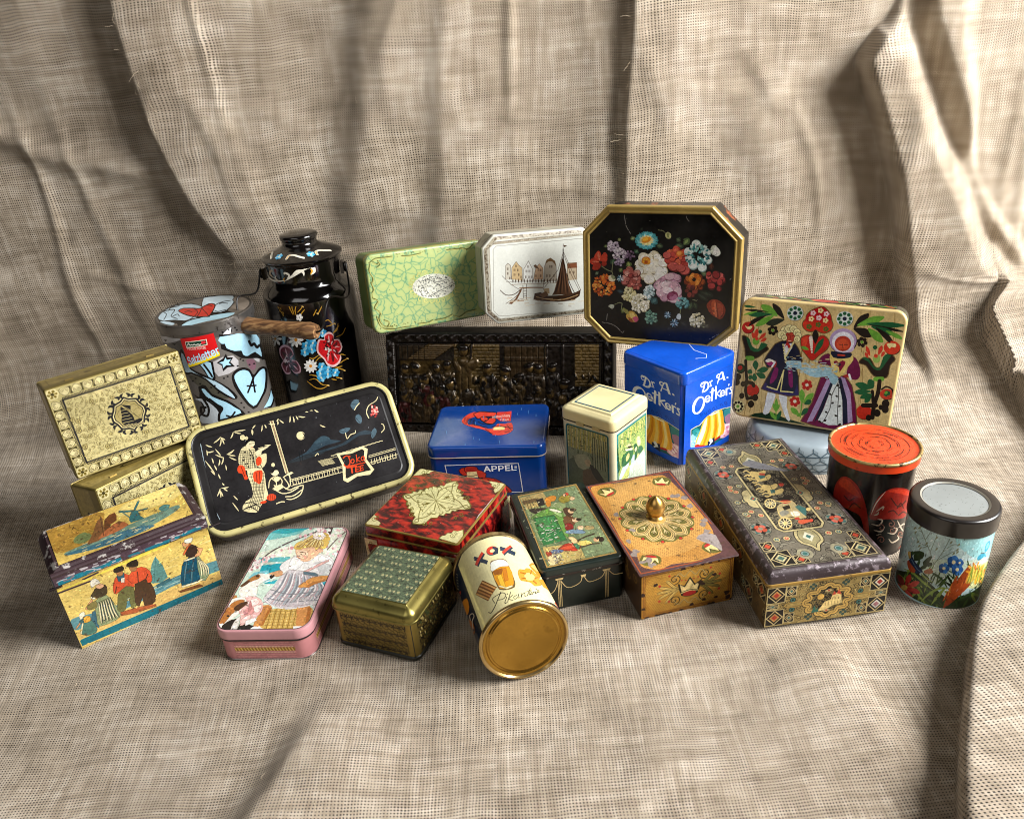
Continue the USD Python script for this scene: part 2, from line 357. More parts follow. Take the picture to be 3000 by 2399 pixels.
d6, t6 = along(FOLDS['p6'], X, S); d7, t7 = along(FOLDS['p7'], X, S); d8, t8 = along(FOLDS['p8'], X, S); d11, t11 = along(FOLDS['p11'], X, S)
roll = sst(d6 / .024) * sst(-d7 / .09) * sst((1 - t6) / .25)
h += .105 * roll * (.75 + .25 * np.sin(np.clip(d6, 0, .3) * 9)); side -= .03 * roll * np.exp(-(d6 / .04) ** 2)
h += .05 * sst((d7 + .02) / .05) * sst(-d8 / .05) * sst((S - 1.6) / .15)
bank = sst(d11 / .018); far = sst((S - 1.75) / -.35)
h += bank * far * (.05 + .10 * np.clip(d11, 0, .5)); side -= .022 * bank * far * np.exp(-(d11 / .03) ** 2)
P = Pb + Nb * h[..., None]; P[..., 0] += side
idx = np.arange(nx * ns).reshape(ns, nx); F = np.stack([idx[:-1, :-1], idx[:-1, 1:], idx[1:, 1:], idx[1:, :-1]], -1).reshape(-1, 4)
wob = lambda q, sd: (meshkit.fbm(np.stack([X * q, S * q, X * 0], -1), 3, sd) - .5)
zz_ = np.linspace(-.12, 2.75, ns); ff_ = 1 - .30 * sst((zz_ - .3) / 1.5); cum_ = np.concatenate([[0], np.cumsum((ff_[1:] + ff_[:-1]) / 2 * np.diff(zz_))])
UVX = X * ff_[:, None] + .035 * wob(2.2, 21) + .010 * wob(7, 22) + .25 * h; UVS = cum_[:, None] + .03 * wob(2.0, 31) + .012 * wob(7, 32)
TH = .0034
mat('burlap', {
 'uv': ('attribute', {'attribute': 'st'}), 'sep': ('separate_xyz', {}),
 'nd': ('noise_texture', {'scale': 55., 'detail': 3.}), 'ndx': ('math', {'math_type': 'multiply_add', 'value2': .0022}), 'ndy': ('math', {'math_type': 'multiply_add', 'value2': -.0022}),
 'u': ('math', {'math_type': 'multiply', 'value2': math.pi / TH}), 'v': ('math', {'math_type': 'multiply', 'value2': math.pi / TH}),
 'su': ('math', {'math_type': 'sine'}), 'sv': ('math', {'math_type': 'sine'}), 'au': ('math', {'math_type': 'absolute'}), 'av': ('math', {'math_type': 'absolute'}),
 'bu': ('math', {'math_type': 'power', 'value2': 1.3}), 'bv': ('math', {'math_type': 'power', 'value2': 1.3}),
 'mx': ('math', {'math_type': 'smoothmin', 'value3': .1}), 'iu': ('math', {'math_type': 'subtract', 'value1': 1.}), 'iv': ('math', {'math_type': 'subtract', 'value1': 1.}),
 'no': ('noise_texture', {'scale': 26., 'detail': 6., 'roughness': .7}), 'nom': ('math', {'math_type': 'multiply_add', 'value2': .9, 'value3': -.45}), 'mxa': ('math', {'math_type': 'add'}),
 'hole': ('map_range', {'from_min': .30, 'from_max': .66, 'to_min': 0., 'to_max': 1., 'clamp': True}),
 'mu': ('mapping', {'scale': (60., 520., 1.)}), 'mv': ('mapping', {'scale': (520., 60., 1.)}),
 'nu': ('noise_texture', {'scale': .25, 'detail': 2.}), 'nv': ('noise_texture', {'scale': .25, 'detail': 2.}), 'na': ('math', {'math_type': 'add'}), 'sp': ('math', {'math_type': 'multiply'}),
 'nl': ('noise_texture', {'scale': 9., 'detail': 7., 'roughness': .7}), 'nf': ('noise_texture', {'scale': 600., 'detail': 2.}),
 'ramp': ('rgb_ramp', {'ramp': [(.28, tuple(srgb('716350'))), (.5, tuple(srgb('a39582'))), (.72, tuple(srgb('d0c4b3')))]}),
 'ad': ('math', {'math_type': 'multiply_add', 'value2': .30}), 'rl': ('map_range', {'from_min': .3, 'from_max': .7, 'to_min': .32, 'to_max': .08}),
 'dark': ('mix_color', {'b': tuple(srgb('1c140e'))}), 'hm': ('math', {'math_type': 'multiply', 'value2': .93}),
 'ht': ('math', {'math_type': 'multiply_add', 'value2': -1., 'value3': 1.}),
 'bump': ('bump', {'strength': .8, 'distance': .0016}),
 'p': ('principled_bsdf', {'roughness': .92, 'specular_ior_level': .15, 'sheen_weight': .15})},
 [('uv.vector', 'nd.vector'), ('uv.vector', 'sep.vector'), ('nd.fac', 'ndx.value1'), ('sep.x', 'ndx.value3'), ('nd.fac', 'ndy.value1'), ('sep.y', 'ndy.value3'),
  ('ndx.value', 'u.value1'), ('ndy.value', 'v.value1'), ('u.value', 'su.value1'), ('v.value', 'sv.value1'), ('su.value', 'au.value1'), ('sv.value', 'av.value1'),
  ('au.value', 'bu.value1'), ('av.value', 'bv.value1'), ('bu.value', 'iu.value2'), ('bv.value', 'iv.value2'), ('iu.value', 'mx.value1'), ('iv.value', 'mx.value2'), ('uv.vector', 'no.vector'), ('no.fac', 'nom.value1'), ('nom.value', 'mxa.value1'), ('mx.value', 'mxa.value2'), ('mxa.value', 'hole.value'),
  ('uv.vector', 'mu.vector'), ('uv.vector', 'mv.vector'), ('mu.vector', 'nu.vector'), ('mv.vector', 'nv.vector'), ('nu.fac', 'na.value1'), ('nv.fac', 'na.value2'),
  ('uv.vector', 'nl.vector'), ('nl.fac', 'rl.value'), ('na.value', 'ad.value1'), ('rl.result', 'ad.value3'), ('ad.value', 'ramp.fac'),
  ('hole.result', 'hm.value1'), ('hm.value', 'dark.fac'), ('ramp.color', 'dark.a'), ('dark.result', 'p.base_color'), ('hole.result', 'ht.value1'), ('ht.value', 'bump.height'), ('bump.normal', 'p.normal')])
cloth = obj('burlap_backdrop', (P.reshape(-1, 3), F[:, ::1]), MATS['burlap'], smooth=True, uv=np.stack([UVX, UVS], -1).reshape(-1, 2))
tagit(cloth, 'coarse beige burlap cloth draped as wall and floor behind and under all the tins', 'cloth', kind='structure')

# loose jute fibres standing off the cloth, most of them along the folds
fr_, FV, FF, fn = np.random.default_rng(91), [], [], 0
edge_ = np.vstack([curve(FOLDS[k], 10) for k in ('p1', 'p4', 'p6', 'p7', 'p11')])
for k in range(420):
    x_, s_ = edge_[fr_.integers(len(edge_))] + fr_.normal(0, .012, 2) if k % 3 else np.array((fr_.uniform(-1.0, 1.1), fr_.uniform(.25, 2.4)))
    i, j = int(np.clip((s_ + .12) / 2.87 * (ns - 1), 2, ns - 3)), int(np.clip((x_ + 1.75) / 3.5 * (nx - 1), 2, nx - 3))
    p0 = P[i, j]; nn_ = np.cross(P[i, j + 2] - P[i, j - 2], P[i + 2, j] - P[i - 2, j]); nn_ /= np.linalg.norm(nn_); nn_ *= np.sign(nn_ @ (EYE - p0)); d1, d2 = fr_.normal(0, 1, 3), fr_.normal(0, 1, 3); L_ = fr_.uniform(.004, .013)
    v, f = tube([p0, p0 + nn_ * L_ * .35 + d1 * L_ * .3, p0 + nn_ * L_ * .5 + d1 * L_ * .6 + d2 * L_ * .2, p0 + nn_ * L_ * fr_.uniform(0, .7) + d1 * L_ * .9 + d2 * L_ * .4], .00022, 3)
    FV.append(v); FF.append(f + fn); fn += len(v)
tagit(obj('loose_fibres', (np.vstack(FV), np.vstack(FF)), mat('fibre', {'p': ('principled_bsdf', {'base_color': tuple(srgb('cdbb9f')), 'roughness': .8})}, [])), 'fine pale jute fibres standing off the burlap folds', 'fibres', kind='stuff')
# ------------------------------------------------------------------ helpers for the tins
def eye_rays(P, o, k):
    """view rays of points drawn in an enlarged detail (origin o, scale k): only used to unroll drawings made of round tins"""
    x = (o[0] + P[:, 0] * k - 1500) / CF; y = -(o[1] + P[:, 1] * k - 1199.5) / CF
    return fwd + x[:, None] * rgt + y[:, None] * upv
def unroll(M, r, o, k):
    """drawing of a round tin -> (arc length + pi r, height) on the tin of radius r whose frame is M"""
    Mi = np.linalg.inv(M); e = (Mi @ np.append(EYE, 1))[:3]
    def f(P):
        d = eye_rays(np.asarray(P, float), o, k) @ Mi[:3, :3].T
        a = d[:, 0]**2 + d[:, 1]**2; b = e[0] * d[:, 0] + e[1] * d[:, 1]; c = e[0]**2 + e[1]**2 - r * r; q = b * b - a * c
        t = np.where(q > 0, (-b - np.sqrt(np.maximum(q, 0))) / a, -b / a); p = e + t[:, None] * d
        return np.column_stack([np.arctan2(p[:, 0], -p[:, 1]) * r + math.pi * r, p[:, 2]])
    return f
def around(r, lift=.0003):
    return lambda uv: np.column_stack([(r + lift) * np.sin(uv[:, 0] / r - math.pi), -(r + lift) * np.cos(uv[:, 0] / r - math.pi), uv[:, 1]])
def onplane(M, o, k, z):
    """drawing of a disc at height z of frame M -> its own x, y + offset 1"""
    Mi = np.linalg.inv(M); e = (Mi @ np.append(EYE, 1))[:3]
    def f(P):
        d = eye_rays(np.asarray(P, float), o, k) @ Mi[:3, :3].T; t = (z - e[2]) / d[:, 2]; p = e + t[:, None] * d
        return p[:, :2] + 1
    return f
def disc_place(z, lift=.0003): return lambda uv: np.column_stack([uv[:, 0] - 1, uv[:, 1] - 1, np.full(len(uv), z + lift)])
def upright(C, ax=(0, 0, 1), spin=0.):
    z = np.array(ax, float); z /= np.linalg.norm(z); x = np.cross([0, 1, 0], z); x /= np.linalg.norm(x); y = np.cross(z, x)
    M = np.eye(4); M[:3, 0], M[:3, 1], M[:3, 2], M[:3, 3] = x, y, z, C; return M
mm = lambda W, H: [(0, 0), (W * 1e3, 0), (W * 1e3, H * 1e3), (0, H * 1e3)]
def spiral(a, col, w, x, y, r, rot=0, turns=1.2, flip=1):
    t = np.linspace(0, 1, 12); an = np.radians(rot) + flip * t * turns * 2 * math.pi; q = r * (1 - .8 * t)
    return a.l(col, w, np.column_stack([x + q * np.cos(an), y + q * np.sin(an)]), 2)
def sides(W, D, H):
    """places of the four sides of a tin whose face frame is at its top: D deep (height of the tin), H front to back"""
    return dict(front=plane((-W/2, D, -H/2), (1, 0, 0), (0, -1, 0)), right=plane((W/2, D, -H/2), (0, 0, 1), (0, -1, 0)), left=plane((-W/2, D, H/2), (0, 0, -1), (0, -1, 0)))
BOX_RIM = [(.002, 0), (.0006, .0008), (0, .002)]
def add_box(t, W, H, D, r, lid_d, body_m, lid_m, inset=.0012, rim=.002, lidrings=None, shape=None, label=None, base=True, rb=None):
    """lid (towards the face) and body of a tin; the body stands a little inside the lid's rim"""
    lr = lidrings or [(rim, 0), (rim * .35, rim * .3), (0, rim), (0, lid_d - .0008), (.0005, lid_d)]
    obj('lid', loft(W, H, r, lr + [(.0015, lid_d)], shape), lid_m, t)
    i = inset
    obj('body', loft(W, H, r, [(i, lid_d - .0015), (i, D - .0022), (i - .0008, D - .0018), (i - .0008, D - .0006), (i + .0004, D)], shape), body_m, t)
BR = dict(gold=paint('gold_print', rough=.30, metal=.35, wear=.5, wearcol='5b4a20', thr=.66), flat=paint('glossy_print', rough=.27, wear=.35, thr=.68, mottle=.18), clean=paint('clean_print', rough=.25, wear=.12, thr=.70, mottle=.06, grime=.14), worn=paint('worn_print', rough=.36, wear=.8, wearcol='4b3723', wscale=90, thr=.60, grime=.35))
# ------------------------------------------------------------------ two gold tins with a sailing boat medallion
def heart(a, x, y, s, rot, hi='efe2aa', dk='3f3616'):
    b = Art(); P_ = '0 10 -9 2 -10 -5 -5 -9 0 -5 5 -9 10 -5 9 2'
    b.p(dk, pts(P_) * 1.12, 4); b.p(hi, pts(P_) * .98, 4)
    spiral(b, '6a5a24', 1.3, -4, -3, 4.2, 90, 1.2, 1); spiral(b, '6a5a24', 1.3, 4, -3, 4.2, 90, 1.2, -1)
    c, n = math.cos(rot) * s / 10, math.sin(rot) * s / 10
    return a.grp(b, ((c, -n), (n, c)), (x, y))
def gold_art(seed):
    R = np.random.default_rng(seed); a = Art(); a.p('cdbf82', '0 0 200 0 200 150 0 150'); a.p('d6c98e', '20 22 180 22 180 128 20 128')
    for k in range(10):
        for y, ro in ((10.5, 0), (139.5, math.pi)):
            x = 27 + 16.2 * k; heart(a, x, y, 6.6, ro + (k % 2) * math.pi)
            a.p('4a411d', [(x + 6, y - 6), (x + 10, y - 6), (x + 8, y + 1)]); a.p('4a411d', [(x + 6, y + 6), (x + 10, y + 6), (x + 8, y - 1)])
    for k in range(7):
        for x, ro in ((9.5, -math.pi / 2), (190.5, math.pi / 2)):
            y = 28 + 15.6 * k; heart(a, x, y, 6.2, ro + (k % 2) * math.pi)
            a.p('4a411d', [(x - 6, y + 6), (x - 6, y + 10), (x + 1, y + 8)]); a.p('4a411d', [(x + 6, y + 6), (x + 6, y + 10), (x - 1, y + 8)])
    for x, y in ((10, 10), (190, 10), (10, 140), (190, 140)):
        a.flower(x, y, 9, ['f0e2a8'], 6, ['8c7a35'], '4a411d', .25)
    for y in (22.5, 127.5): a.l('2b2a2c', 2.2, [(20, y), (180, y)], 0)
    for x in (20.5, 179.5): a.l('2b2a2c', 2.2, [(x, 22), (x, 128)], 0)
    for k in range(40):
        for y, d in ((20, -1), (130, 1)): a.c('2b2a2c', 22 + 4 * k, y, 1.9); a.c('d9c680', 22 + 4 * k, y - d * .3, .8)
    for k in range(27):
        for x in (18, 182): a.c('2b2a2c', x, 23.5 + 4 * k, 1.9); a.c('d9c680', x, 23.5 + 4 * k, .8)
    for k in range(520):                                   # engraved flowers and tendrils, spread evenly
        gx_, gy_ = k % 26, k // 26
        x, y = 24.5 + gx_ * 6.0 + R.uniform(-2, 2), 27.5 + gy_ * 5.0 + R.uniform(-2, 2)
        if (abs(x - 100) / 33)**2 + (abs(y - 75) / 35)**2 < 1 or y > 123: continue
        kind, an = R.random(), R.uniform(0, 360)
        if kind < .35: a.l('6a5c2c', .75, [(x - 2.6 * math.cos(an), y - 2.6 * math.sin(an)), (x + 1.4 * math.sin(an), y - 1.4 * math.cos(an)), (x + 2.8 * math.cos(an + .6), y + 2.8 * math.sin(an + .6))], 4)
        elif kind < .62: spiral(a, '6a5c2c', .7, x, y, R.uniform(2.0, 3.0), an, .9, R.choice([-1, 1]))
        elif kind < .93:
            L = R.uniform(4, 6.5); c, s = math.cos(math.radians(an)) * L, math.sin(math.radians(an)) * L
            a.drop('5d5026', x, y, x + c, y + s, 3.0); a.drop('dccb88', x + c * .14, y + s * .14, x + c * .86, y + s * .86, 1.7)
        else: a.flower(x, y, R.uniform(3, 4.2), ['5d5026'], 6, ['dccb88'], '5d5026', .25, an)
    for k in range(22):                                    # flames round the medallion
        t = 2 * math.pi * k / 22 + .1; c, s = math.cos(t), math.sin(t); q = 1 if k % 2 else -1
        a.taper('262528', 4.2, [(100 + 24 * c, 75 + 27 * s), (100 + 28 * c - 2 * s * q, 75 + 31 * s + 2 * c * q), (100 + 31.5 * c + 2.5 * s * q, 75 + 34.5 * s - 2.5 * c * q)])
    md = lambda k: [(100 + k * x, 75 + k * y) for x, y in ((0, -28), (6, -23), (17, -20), (20, -12), (25, -4), (25, 4), (20, 12), (17, 20), (6, 23), (0, 28), (-6, 23), (-17, 20), (-20, 12), (-25, 4), (-25, -4), (-20, -12), (-17, -20), (-6, -23))]
    a.p('262528', md(1.06)); a.p('eadca0', md(.94)); a.p('262528', md(.88)); a.p('b3a368', md(.82))
    for x, y, r in ((100, 66, 9), (108, 70, 8), (92, 72, 8), (113, 76, 6)): a.c('7d6f38', x, y, r + .3); a.c('b9a970', x, y, r - .3)
    a.p('1f1e20', '91 61 95 63 104 78 103 91 90 90 86 84 89 74', 3); a.p('1f1e20', '94 57 106 63 104 70')
    for k in range(5): a.l('cbbb80', .7, [(87.5 + k * .6, 86 - 5 * k), (103 - k * 1.3, 88 - 5.2 * k)], 0)
    a.l('1f1e20', .8, '94 57 112 86', 0); a.p('1f1e20', '86 90 112 87 117 89 110 95 92 96')
    for k in range(9): a.l('1f1e20' if k % 2 else 'd9c98e', .9, [(83 + k * 2.5 + R.uniform(-2, 2), 92 + k * .8), (95 + k * 2.6, 91 + k * .6)], 0)
    return a
def gold_side(seed):
    R = np.random.default_rng(seed); a = Art(); a.p('a8935038'[:6], '0 0 200 0 200 60 0 60')
    a.l('5a4d20', .8, '8 4 8 56', 0); a.l('5a4d20', .8, '192 4 192 56', 0)
    for k in range(14): spiral(a, '7d6a30', .7, R.uniform(14, 186), R.uniform(8, 52), 3.5, R.uniform(0, 360))
    a.p('4a3f1c', '62 32 80 20 100 16 120 18 142 30 122 40 100 44 78 42', 3); a.p('a08c4b', '68 31 82 22 100 18.5 118 20 136 30 120 38 100 41.5 80 39.5', 3)
    for k in range(6): a.l('4a3f1c', .8, [(70 + k * 10, 34), (82 + k * 8, 24)], 0)
    return a
def gold_tin(M, W, H, D, label):
    t = thing('gold_tin', label, 'tin', M); g = paint('gold_lacquer', '8a7a42', rough=.38, metal=.55, wear=.6, wearcol='55451c', thr=.63)
    add_box(t, W, H, D, .004, .02, g, g, rim=.003)
    sx, sy = W * 5, H / .150
    print_on(t, 'printed_face', gold_art(5), BR['gold'], W, H, face_front(W, H), [(0, 0), (200, 0), (200, 150), (0, 150)], clip=rclip(W, H, .004).buffer(-.0022))
    print_on(t, 'printed_top', gold_side(3), BR['gold'], W - .01, D - .022, plane((-W/2 + .005, .021, H/2 - .0012), (1, 0, 0), (0, 1, 0)), [(0, 0), (200, 0), (200, 60), (0, 60)])
    print_on(t, 'printed_end', gold_side(4), BR['gold'], D - .022, H - .01, plane((-W/2 + .0012, D - .001, -H/2 + .005), (0, -1, 0), (0, 0, 1)), [(0, 0), (200, 0), (200, 60), (0, 60)])
    hg = paint('dull_brass', 'b49c5c', rough=.35, metal=.8)
    for x in (-.3, .3): obj('hinge', boxm(W * x - .006, W * x + .006, .018, .0225, H/2 - .001, H/2 + .0012), hg, t)
gold_tin(pose((-.5672, 1.08, .0831), (-.1196, .0082, 1.0118)), .216, .162, .067, 'gold tin lying lowest at the left, mostly hidden behind the casket with Dutch figures')
gold_tin(pose((-.6011, 1.107, .239), (-.0862, -.0295, .6589)), .1992, .1494, .0621, 'gold embossed tin with a black sailing boat medallion, standing atop another gold tin')
# ------------------------------------------------------------------ casket with Dutch figures
def dutch():
    W, H, D = .203, .1187, .086
    t = thing('dutch_casket', 'worn hinged tin casket with fisherfolk in orange jackets and a windmill on its lid', 'casket', pose((-.5492, .905, .0554), (.0989, .0307, .5971)))
    brown = paint('scuffed_brown', '3b2a2e', rough=.4, wear=.9, wearcol='b9b3ac', wscale=55, thr=.56, bumpd=.0006)
    side = paint('dark_teal_worn', '27323a', rough=.42, wear=.8, wearcol='8f8a84', wscale=60, thr=.58)
    obj('body', loft(W, H, .003, [(.001, 0), (0, .001), (0, D - .001), (.001, D)]), side, t)
    L = .0966; z0, z1, z2 = .0594, .0635, .0875                   # lid: skirt then a slightly sloping top with rounded ends
    obj('lid', join(boxm(-L - .006, L + .006, -.005, D + .004, z1, z2 - .006)), side, t)
    v = []
    for x, ins in ((-1, 0), (-1, 1), (1, 1), (1, 0)): v += [(x * (L + .006 - .010 * ins), -.005 + .004 * ins, z2 - .006 + .007 * ins), (x * (L + .006 - .010 * ins), D + .004 - .006 * ins, z2 - .006 + .014 * ins)]
    f = [(0, 2, 3, 1), (2, 4, 5, 3), (4, 6, 7, 5), (0, 6, 4, 2), (1, 3, 5, 7)]
    obj('lid_top', join((np.array(v), np.array(f))), brown, t)
    obj('lid_bead', tube([(-L - .005, -.0055, z2 - .005), (L + .005, -.0055, z2 - .005)], .0035, 10), brown, t)
    for x in (-.5, .55): obj('hinge', tube([(x * W - .008, -.004, z0 + .002), (x * W + .008, -.004, z0 + .002)], .002, 8), paint('dark_iron', '30282a', rough=.4, metal=.7), t)
    a = Art(); q = [(270, 1050), (1750, 505), (1905, 1035), (540, 1668)]
    a.p('e3c66d', q); a.p('d7b75e', '270 1050 1750 505 1760 560 280 1110')
    for k in range(60):
        x = rng.uniform(330, 1850); y = 1150 - (x - 330) * .37 + rng.uniform(-40, 300); a.l('d3b159' if k % 3 else 'eed98c', 7, [(x, y), (x + rng.uniform(40, 110), y - rng.uniform(14, 40))], 0)
    a.p('5f8f94', '430 1370 700 1290 1000 1180 1300 1040 1510 930 1830 800 1860 890 1500 1010 1300 1110 1020 1240 700 1400 470 1480', 3)
    for k in range(16): a.l('3e7684' if k % 2 else '9dbcb0', 9, [(1010 + k * 26, 1160 - k * 12 + (k % 3) * 24), (1170 + k * 26, 1090 - k * 12 + (k % 3) * 24)], 0)
    a.p('d9b467', '480 1500 700 1420 1000 1290 1300 1120 1500 1030 1880 900 1895 960 1300 1240 900 1400 520 1570')
    a.p('106a78', '512 1580 1885 965 1905 1030 540 1640'); a.l('caa860', 10, '540 1655 1900 1040', 0)
    for s in ('285 1090 660 950', '760 900 1400 630', '700 930 1400 650'): a.l('f0dc55', 13, s, 0)
    for s in ('290 1110 640 985', '560 970 720 900', '1370 640 1480 600'): a.l('3a2b33', 16, s, 0)
    # sail
    a.p('5e8e86', '1280 755 1230 940 1260 1010 1400 950', 2); a.l('3f6f70', 5, '1285 760 1270 1000', 0); a.p('39636b', '1290 1020 1420 950 1440 975 1300 1050')
    i0 = len(a.s)
    # woman with a basket
    a.p('3a6472', '655 1290 720 1250 720 1450 640 1400'); a.p('8f9a6d', '690 1180 800 1120 900 1230 940 1300 900 1360 730 1430 700 1350', 2)
    for k in range(6): a.taper('e9dfb0', 16, [(720 + k * 22, 1190 - k * 10), (735 + k * 28, 1300 - k * 6), (745 + k * 34, 1410 - k * 14)])
    for k in range(6): a.taper('4d5f52', 9, [(730 + k * 22, 1190 - k * 10), (748 + k * 28, 1300 - k * 6), (760 + k * 34, 1405 - k * 14)])
    a.p('463a25', '670 1090 700 1050 790 1020 810 1080 790 1120 700 1150', 2); a.p('463a25', '640 1130 690 1060 700 1110 660 1160'); a.p('f2e8c8', '640 1140 690 1150 680 1165 640 1155')
    a.p('e8b487', '690 1040 740 1010 780 1030 730 1060', 2); a.p('f4ecd6', '640 990 690 960 740 1000 690 1020 650 1050', 2); a.p('d8a070', '580 1260 650 1160 660 1180 600 1270'); a.p('857a45', '600 1230 690 1180 700 1240 620 1270', 2)
    # girl
    a.p('4d786b', '560 1400 640 1370 700 1460 660 1510 540 1520', 2); a.l('e9dfb0', 14, '550 1410 530 1510', 0); a.p('e3a83e', '560 1350 620 1330 630 1380 560 1400', 2); a.p('f0e4c4', '515 1320 560 1290 575 1320 530 1370', 2); a.p('3d6060', '515 1390 560 1360 560 1400 520 1410'); a.l('d8a070', 12, '520 1410 480 1460', 0)
    # two men
    a.p('6b6a3c', '940 1050 1050 1010 1080 1100 1100 1220 1050 1240 1020 1130 990 1260 930 1280 910 1230', 2); a.p('d9542f', '890 960 980 910 1060 960 1080 1040 1000 1030 900 1110 870 1070', 2); a.p('2d5a6b', '910 930 970 900 980 950 930 990 915 960', 2); a.p('e8dfc8', '950 960 985 950 980 1000 950 1000'); a.p('a87447', '900 890 960 880 965 925 920 935', 2); a.p('2c2118', '880 870 960 840 975 880 890 905', 2); a.l('8a3a20', 5, '905 1040 890 1100')
    a.p('4a3320', '1090 1010 1190 960 1270 1060 1280 1180 1180 1220 1160 1130 1130 1220 1090 1190', 2); a.p('d9542f', '1060 890 1150 850 1230 890 1250 980 1210 1000 1190 960 1090 1010 1020 970', 2); a.p('a87447', '1030 840 1090 830 1100 880 1050 890', 2); a.p('2c2118', '1010 820 1100 780 1115 840 1020 850', 2); a.l('8a3a20', 5, '1110 900 1120 990'); a.l('8a3a20', 5, '1210 920 1180 990')
    a.p('a8572f', '940 1290 1000 1270 1100 1240 1280 1200 1290 1220 1090 1290 950 1320')
    # woman at the right
    a.p('174f63', '1550 800 1660 760 1700 970 1640 1000 1530 1030 1525 900', 2); a.p('8a9a74', '1660 760 1700 790 1770 930 1700 980', 2)
    for k in range(4): a.taper('e9dfb0', 12, [(1670 + k * 12, 780 + k * 6), (1700 + k * 20, 860), (1710 + k * 20, 960 - k * 10)])
    for k in range(2): a.taper('4f7d86', 14, [(1575 + k * 60, 800), (1560 + k * 60, 900), (1550 + k * 70, 1000)])
    a.l('e6deb4', 15, '1535 1035 1640 1005 1710 970', 2); a.p('3b2a22', '1560 700 1600 650 1670 680 1640 760 1570 760', 2); a.l('d06a3a', 14, '1545 740 1580 670 1600 650', 2); a.p('dba06c', '1660 680 1715 690 1690 750 1640 770 1650 745 1680 720', 0); a.p('dba06c', '1530 640 1575 620 1590 660 1545 670', 2); a.p('f4ecd6', '1550 610 1620 590 1610 630 1560 640', 2); a.l('e6deb4', 12, '1550 800 1640 770'); a.p('7a4a28', '1500 1080 1700 1010 1720 1030 1520 1090')
    a.ink(i0, '35281c', 3.2)
    for k in range(140):
        x, y = rng.uniform(300, 1860), rng.uniform(520, 1620); a.c('5e4423' if k % 3 else '3a2b1a', x, y, rng.uniform(2, 6))
    a.dabs(1100, 13, .15, 5, -20)
    print_on(t, 'printed_front', a, BR['worn'], W, H, face_front(W, H), q)
    a = Art(); q = [(250, 925), (1705, 385), (1720, 490), (270, 1020)]; a.p('4d3a44', q); a.p('157485', '290 965 840 770 845 810 300 1010'); a.p('1b6f80', '900 760 1330 600 1340 640 910 795'); a.p('157485', '1350 595 1640 470 1650 505 1360 620')
    for k in range(60): x = rng.uniform(270, 1700); y = 985 - (x - 270) * .372 + rng.uniform(-55, 45); a.l('b5aeb0' if k % 3 else '7c6a70', rng.uniform(5, 14), [(x, y), (x + rng.uniform(20, 70), y - rng.uniform(5, 25))], 0)
    print_on(t, 'printed_skirt', a, BR['worn'], 2 * L + .01, z2 - z1 - .007, plane((-L - .005, -.0052, z1 + .0005), (1, 0, 0), (0, 0, 1)), q)
    a = Art(); q = [(215, 525), (1440, 108), (1645, 365), (285, 860)]; a.p('d5b55c', q); a.p('a67f35', '215 525 700 360 760 420 640 640 280 740', 2); a.p('e6cf7c', '950 290 1440 110 1500 190 1300 290 900 400', 2)
    for k in range(90): x, y = rng.uniform(230, 760), rng.uniform(380, 760); a.l('8a6227' if k % 2 else 'caa750', 5, [(x, y), (x + rng.uniform(10, 50), y - rng.uniform(0, 22))], 0)
    a.p('6d8a78', '370 730 700 600 1000 470 1460 290 1470 340 1200 490 900 610 600 700 400 760', 3); a.p('3f6a78', '380 740 700 640 1000 510 1250 470 1180 520 800 660 450 750', 3)
    for k in range(40): x = rng.uniform(520, 1250); y = 700 - (x - 520) * .33 + rng.uniform(-55, 45); a.l('c9bf8d' if k % 3 else '355a6a', 5, [(x, y), (x + 50, y - 18)], 0)
    a.p('6f7a4a', '470 590 560 540 640 570 560 640 460 640', 2); a.p('7a5230', '690 440 740 400 770 560 700 620 580 660 640 560'); a.p('6b3f22', '760 430 860 360 880 430 820 470 800 540 770 560', 2); a.p('a8623a', '800 500 900 440 1000 470 800 570 690 600', 2); a.l('3d2a1c', 6, '725 390 750 570', 0)
    i0 = len(a.s); a.p('356a6b', '1000 420 1030 340 1080 340 1110 390 1150 410 1020 450'); a.l('356a6b', 16, '1055 330 1090 260', 0); a.l('356a6b', 14, '910 355 1040 345', 0); a.l('356a6b', 9, '1080 345 1180 322', 0); a.l('6d8a78', 8, '940 360 1000 400', 0); a.p('4f7f78', '1290 330 1330 290 1400 290 1360 340', 2)
    a.ink(i0, '3d4a40', 2.5)
    for k in range(50): a.c('6b4d22', rng.uniform(240, 1600), rng.uniform(150, 820), rng.uniform(2, 6))
    a.dabs(700, 13, .16, 6, -20)
    place = lambda uv: np.column_stack([-.0885 + uv[:, 0], .0035 + uv[:, 1], .0891 + uv[:, 1] * .108])
    print_on(t, 'printed_lid', a, BR['worn'], .177, .0765, place, q)
dutch()

